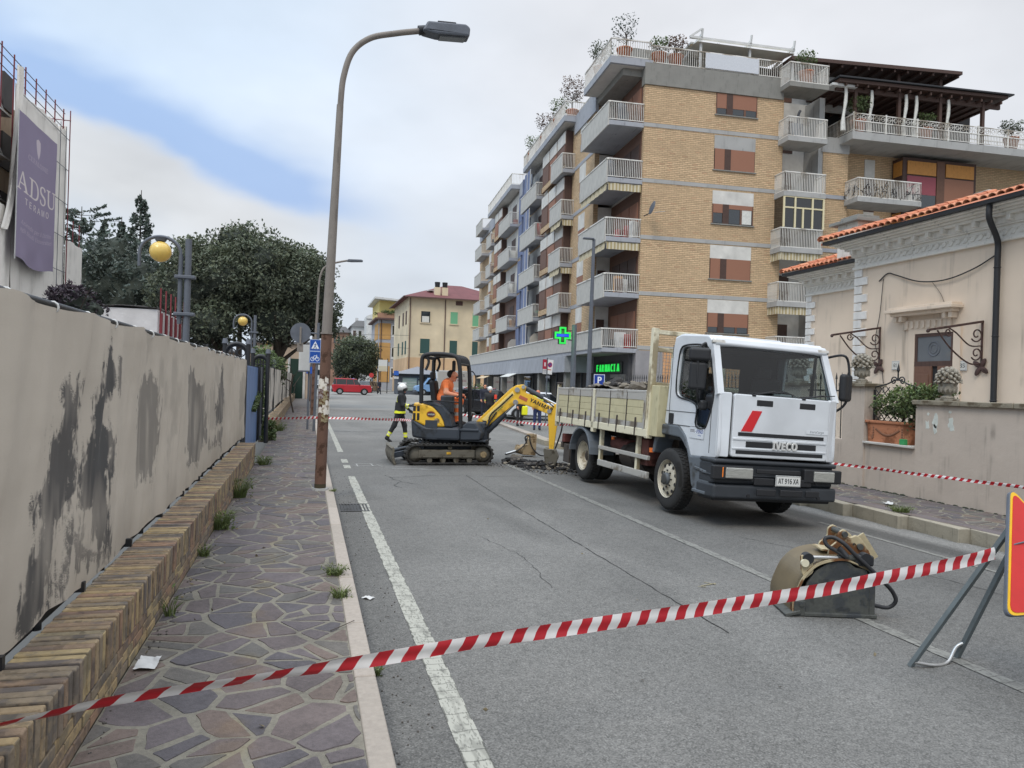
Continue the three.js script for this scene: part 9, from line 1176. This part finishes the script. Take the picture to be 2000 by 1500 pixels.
// hydraulic bucket lying on the road
{
  const b = thing('excavator_bucket', 'worn grey and cream ditching bucket with hose lying on the road', 'bucket', [4.31, 0.005, -5.2], rad(-17)), grey = mat('scraped_grey_steel', col(78, 80, 76, 0.9), { map: T.smear, uv: 0.7, bumpMap: T.rough, bumpScale: 0.006, roughness: 0.7 }), rusty = mat('chipped_cream_paint', col(190, 176, 142, 1.0), { map: T.rust, uv: 1.1, roughness: 0.6 }), brown = mat('rusty_gold_shell', col(126, 112, 86, 1.0), { map: T.cloud, uv: 0.5, roughness: 0.45, metalness: 0.2 });
  const plate = [[-0.33, 0.0], [0.27, 0.0], [0.26, 0.16], [0.235, 0.32], [0.20, 0.40], [0.11, 0.41], [0.06, 0.455], [-0.02, 0.46], [-0.11, 0.44], [-0.21, 0.37], [-0.28, 0.27], [-0.31, 0.15], [-0.37, 0.03]];
  for (const z of [0, -0.52]) obj('side_plate', ext(roundPoly(plate, 0.02), 0.025, 0.005).translate(0, 0, z), grey, b, z ? undefined : undefined);
  const arc0 = [[-0.40, 0.02], [-0.40, 0.12], [-0.36, 0.24], [-0.31, 0.34], [-0.22, 0.43], [-0.1, 0.475], [0.02, 0.485], [0.12, 0.45], [0.22, 0.41]].map((p) => V(p[0], p[1], 0)), arc = new THREE.CatmullRomCurve3(arc0).getPoints(40).map((p) => [p.x, p.y]), inn = arc.map((p) => [p[0] * 0.95 + 0.005, p[1] * 0.955]).reverse(); obj('shell', ext([...arc, ...inn], 0.56).translate(0, 0, -0.26), brown, b); obj('shell_lip', ext([...arc.slice(0, 36), ...arc.slice(0, 36).map((p) => [p[0] + 0.012, p[1] + 0.012 - 0.03]).reverse()], 0.05).translate(0, 0, 0.005), rusty, b);
  obj('cutting_edge', [rb(0.13, 0.03, 0.62, 0.008, -0.40, 0.02, -0.26, 0, 0, 0.25), rb(0.1, 0.13, 0.04, 0.012, -0.34, 0.06, 0.012)], grey, b); obj('bolt', cy(0.02, 0.02, 0.03, -0.33, 0.1, 0.03, 12, PI / 2), grey, b); obj('rim_bar', ext([[-0.3, 0], [0.29, 0], [0.29, 0.03], [-0.3, 0.03]], 0.05, 0.006).translate(0, 0, 0.012), grey, b); obj('lower_rim', rb(0.05, 0.36, 0.56, 0.012, 0.255, 0.2, -0.26), grey, b);
  const ear = [[-0.06, 0.47], [-0.05, 0.54], [0.02, 0.6], [0.02, 0.665], [0.06, 0.70], [0.1, 0.685], [0.09, 0.645], [0.13, 0.63], [0.17, 0.655], [0.22, 0.62], [0.27, 0.55], [0.33, 0.42], [0.26, 0.40], [0.12, 0.46]]; for (const z of [-0.14, -0.36]) obj('coupler_ear', ext(roundPoly(ear, 0.02), 0.03, 0.006, [[[0.15, 0.6], [0.18, 0.58], [0.16, 0.55], [0.13, 0.57]]]).translate(0, 0, z), rusty, b); obj('coupler_plate', beam([0.2, 0.6, -0.25], [0.33, 0.40, -0.25], 0.2, 0.02, [0, 0, 1]), rusty, b); obj('coupler_pin', [bar([0.07, 0.66, -0.4], [0.07, 0.66, -0.1], 0.024, 10), bar([0.2, 0.56, -0.4], [0.2, 0.56, -0.1], 0.026, 10)], grey, b); obj('cross_plate', rb(0.34, 0.02, 0.2, 0.006, 0.06, 0.5, -0.25, 0, 0, -0.1), rusty, b);
  obj('ram_barrel', bar([-0.03, 0.485, 0.0], [0.16, 0.49, 0.0], 0.026, 12), grey, b); obj('ram_rod', bar([-0.26, 0.48, 0.0], [-0.02, 0.485, 0.0], 0.016, 10), K.steel, b); obj('ram_eye', [cy(0.045, 0.045, 0.07, -0.28, 0.475, 0, 16, PI / 2), cy(0.045, 0.045, 0.07, 0.19, 0.49, 0, 16, PI / 2), bar([0.19, 0.49, 0], [0.22, 0.4, -0.02], 0.03, 8)], K.darkMetal, b); obj('pin_cap', cy(0.032, 0.032, 0.03, -0.31, 0.44, 0.03, 14, PI / 2), mat('bright_cap', col(206, 200, 176, 0.9), { roughness: 0.4 }), b); obj('lug_plate', ext(roundPoly([[-0.34, 0.5], [-0.24, 0.5], [-0.23, 0.36], [-0.3, 0.3], [-0.33, 0.36]], 0.02), 0.025, 0.005).translate(0, 0, 0.005), rusty, b); obj('hinge_bracket', rb(0.16, 0.09, 0.1, 0.02, 0.18, 0.47, -0.02), K.darkMetal, b);
  obj('hose', tube([[0.02, 0.5, 0.04], [-0.04, 0.54, 0.0], [-0.11, 0.58, -0.03], [-0.12, 0.63, -0.05], [-0.06, 0.645, -0.04], [0.01, 0.61, 0], [0.09, 0.53, 0.03], [0.2, 0.43, 0.05], [0.32, 0.32, 0.04], [0.42, 0.22, 0.02], [0.445, 0.15, 0.02], [0.40, 0.09, 0.0], [0.27, 0.1, -0.02]], 0.017, 80, 8), K.black, b); obj('hose_sleeve', tube([[-0.03, 0.57, 0.01], [0.0, 0.54, 0.02], [0.03, 0.5, 0.04]], 0.024, 12, 8), K.darkMetal, b);
}
// hydraulic breaker lying beyond the trench
{
  const b = thing('hydraulic_breaker', 'tan hydraulic breaker with black hoses lying on the road behind the trench', 'breaker', [5.52, -0.03, -18.6]), tan = mat('dusty_tan_steel', col(150, 132, 104, 0.9), { map: T.dirt, uv: 0.4, roughness: 0.85 }); obj('housing', ext(roundPoly([[-0.1, 0.06], [0.26, 0.03], [0.28, 0.5], [0.08, 0.48], [0.04, 0.32], [-0.08, 0.3]], 0.02), 0.3, 0.015), tan, b); obj('ear', [rb(0.2, 0.14, 0.03, 0.01, 0.18, 0.52, 0.12), rb(0.2, 0.14, 0.03, 0.01, 0.18, 0.52, -0.12)], tan, b); obj('body_tube', cy(0.12, 0.11, 0.26, 0, 0, 0, 16).rotateZ(PI / 2 - 0.2).translate(-0.12, 0.18, 0.02), tan, b); obj('chisel', bar([-0.22, 0.15, 0.02], [-0.52, 0.06, 0.05], 0.035, 12), K.steel, b); obj('hose', [tube([[0.0, 0.35, 0.16], [-0.04, 0.52, 0.16], [0.06, 0.56, 0.18], [0.08, 0.4, 0.2], [0.18, 0.2, 0.2], [0.34, 0.06, 0.2], [0.56, 0.03, 0.2]], 0.018, 40, 6), tube([[-0.02, 0.4, 0.15], [0.02, 0.5, 0.14], [-0.06, 0.32, 0.18], [-0.3, 0.14, 0.18], [-0.56, 0.06, 0.1]], 0.016, 40, 6)], K.black, b);
}
// broken asphalt round the trench
{
  const r = rng(77), t = thing('asphalt_rubble', 'strip of black broken asphalt and crumbs along the trench behind the truck', 'rubble'); t.userData.kind = 'stuff'; const gs = [[], [], [], []];
  const heap = (x, z, rx, rz, h, n, s0) => { for (let i = 0; i < n; i++) { const a = r() * 2 * PI, q = Math.sqrt(r()), px = x + Math.cos(a) * q * rx, pz = z + Math.sin(a) * q * rz, s = s0 * (0.3 + 1.1 * r() * r()); gs[r() < 0.6 ? 3 : Math.floor(r() * 3)].push(K.chunk(s, 0.6).translate(px, roadY(px) + h * (1 - q * q) * r() + s * 0.25, pz)); } };
  heap(5.3, -16.0, 0.75, 0.5, 0.12, 320, 0.07); heap(4.75, -16.6, 0.35, 0.25, 0.1, 90, 0.07); heap(5.4, -15.3, 0.9, 0.7, 0.02, 260, 0.022); heap(4.9, -16.2, 1.0, 0.7, 0.015, 240, 0.018); heap(5.9, -15.6, 0.5, 0.6, 0.1, 140, 0.06); heap(4.75, -16.9, 0.16, 0.12, 0.25, 12, 0.14); gs.forEach((g, k) => { if (g.length) { const m = mesh('broken_asphalt', boxUV(MG(g), 0.4), k === 3 ? mat('fresh_asphalt', col(46, 45, 45, 1.3), { map: T.fine, uv: 0.3, roughness: 0.95 }) : K.rubM[k]); m.userData.kind = 'stuff'; t.add(m); } });
}
// litter
{
  const lit = (label, x, y, z, s, seed, m) => { const g = new THREE.PlaneGeometry(s, s * 0.7, 12, 10).rotateX(-PI / 2), p = g.attributes.position; for (let i = 0; i < p.count; i++) p.setY(i, 0.006 + s * 0.28 * Math.pow(fbm3(p.getX(i) / s * 3 + seed, p.getZ(i) / s * 3, seed, 3), 1.4)); g.computeVertexNormals(); return tag(obj('paper_scrap', g.rotateY(0.5 + seed).translate(x, y, z), m), label, 'litter'); };
  const wp = mat('crumpled_paper', col(214, 214, 212, 1.2), { side: THREE.DoubleSide, roughness: 0.95 }); lit('crumpled white paper at the foot of the brick bench on the pavement', -0.86, 0.125, -4.78, 0.17, 1, wp); lit('small pale scrap on the road beside the left kerb', 0.545, 0.0, -6.35, 0.09, 2, wp); lit('white scrap on the right pavement beside the grass clump', 9.1, 0.085, -9.9, 0.2, 3, wp);
  const r = rng(55), lf = [], lm = mat('fallen_leaf', col(128, 116, 90, 1.3), { side: THREE.DoubleSide }); for (let i = 0; i < 46; i++) { const left = r() < 0.7, x = left ? -0.92 + 1.2 * r() * r() : 0.5 + r() * 3.6, z = -2.2 - r() * 9; lf.push([V(x, (left ? 0.128 : 0.006) + 0.004, z), 1, V(r() - 0.5, 0.02, r() - 0.5)]); } const lg = leaves(lf, r, 0.035, 0.6); lg.deleteAttribute('color'); tag(obj('fallen_leaves', lg, lm), 'scattered dry leaves and twigs on the pavement and road', 'leaves', null, 'stuff');
  tag(obj('twig', tube([[0.20, 0.13, -5.2], [0.3, 0.14, -5.28], [0.37, 0.135, -5.38]], 0.003, 8, 4), K.bark), 'thin twig lying across the left kerb joint', 'twig');
  const peb = []; for (let i = 0; i < 220; i++) { const z = -2 - r() * 13, x = 0.46 + r() * 0.3; peb.push(new THREE.IcosahedronGeometry(0.003 + 0.005 * r(), 0).translate(x, 0.003, z)); } for (let i = 0; i < 160; i++) { peb.push(new THREE.IcosahedronGeometry(0.004 + 0.006 * r(), 0).translate(-0.92 + 0.12 * r() * r(), 0.124, -2 - r() * 13)); } tag(obj('grit', peb, K.rubM[1]), 'loose grit along the left gutter and the brick bench foot', 'grit', null, 'stuff');
}

renderer.render(scene, camera);
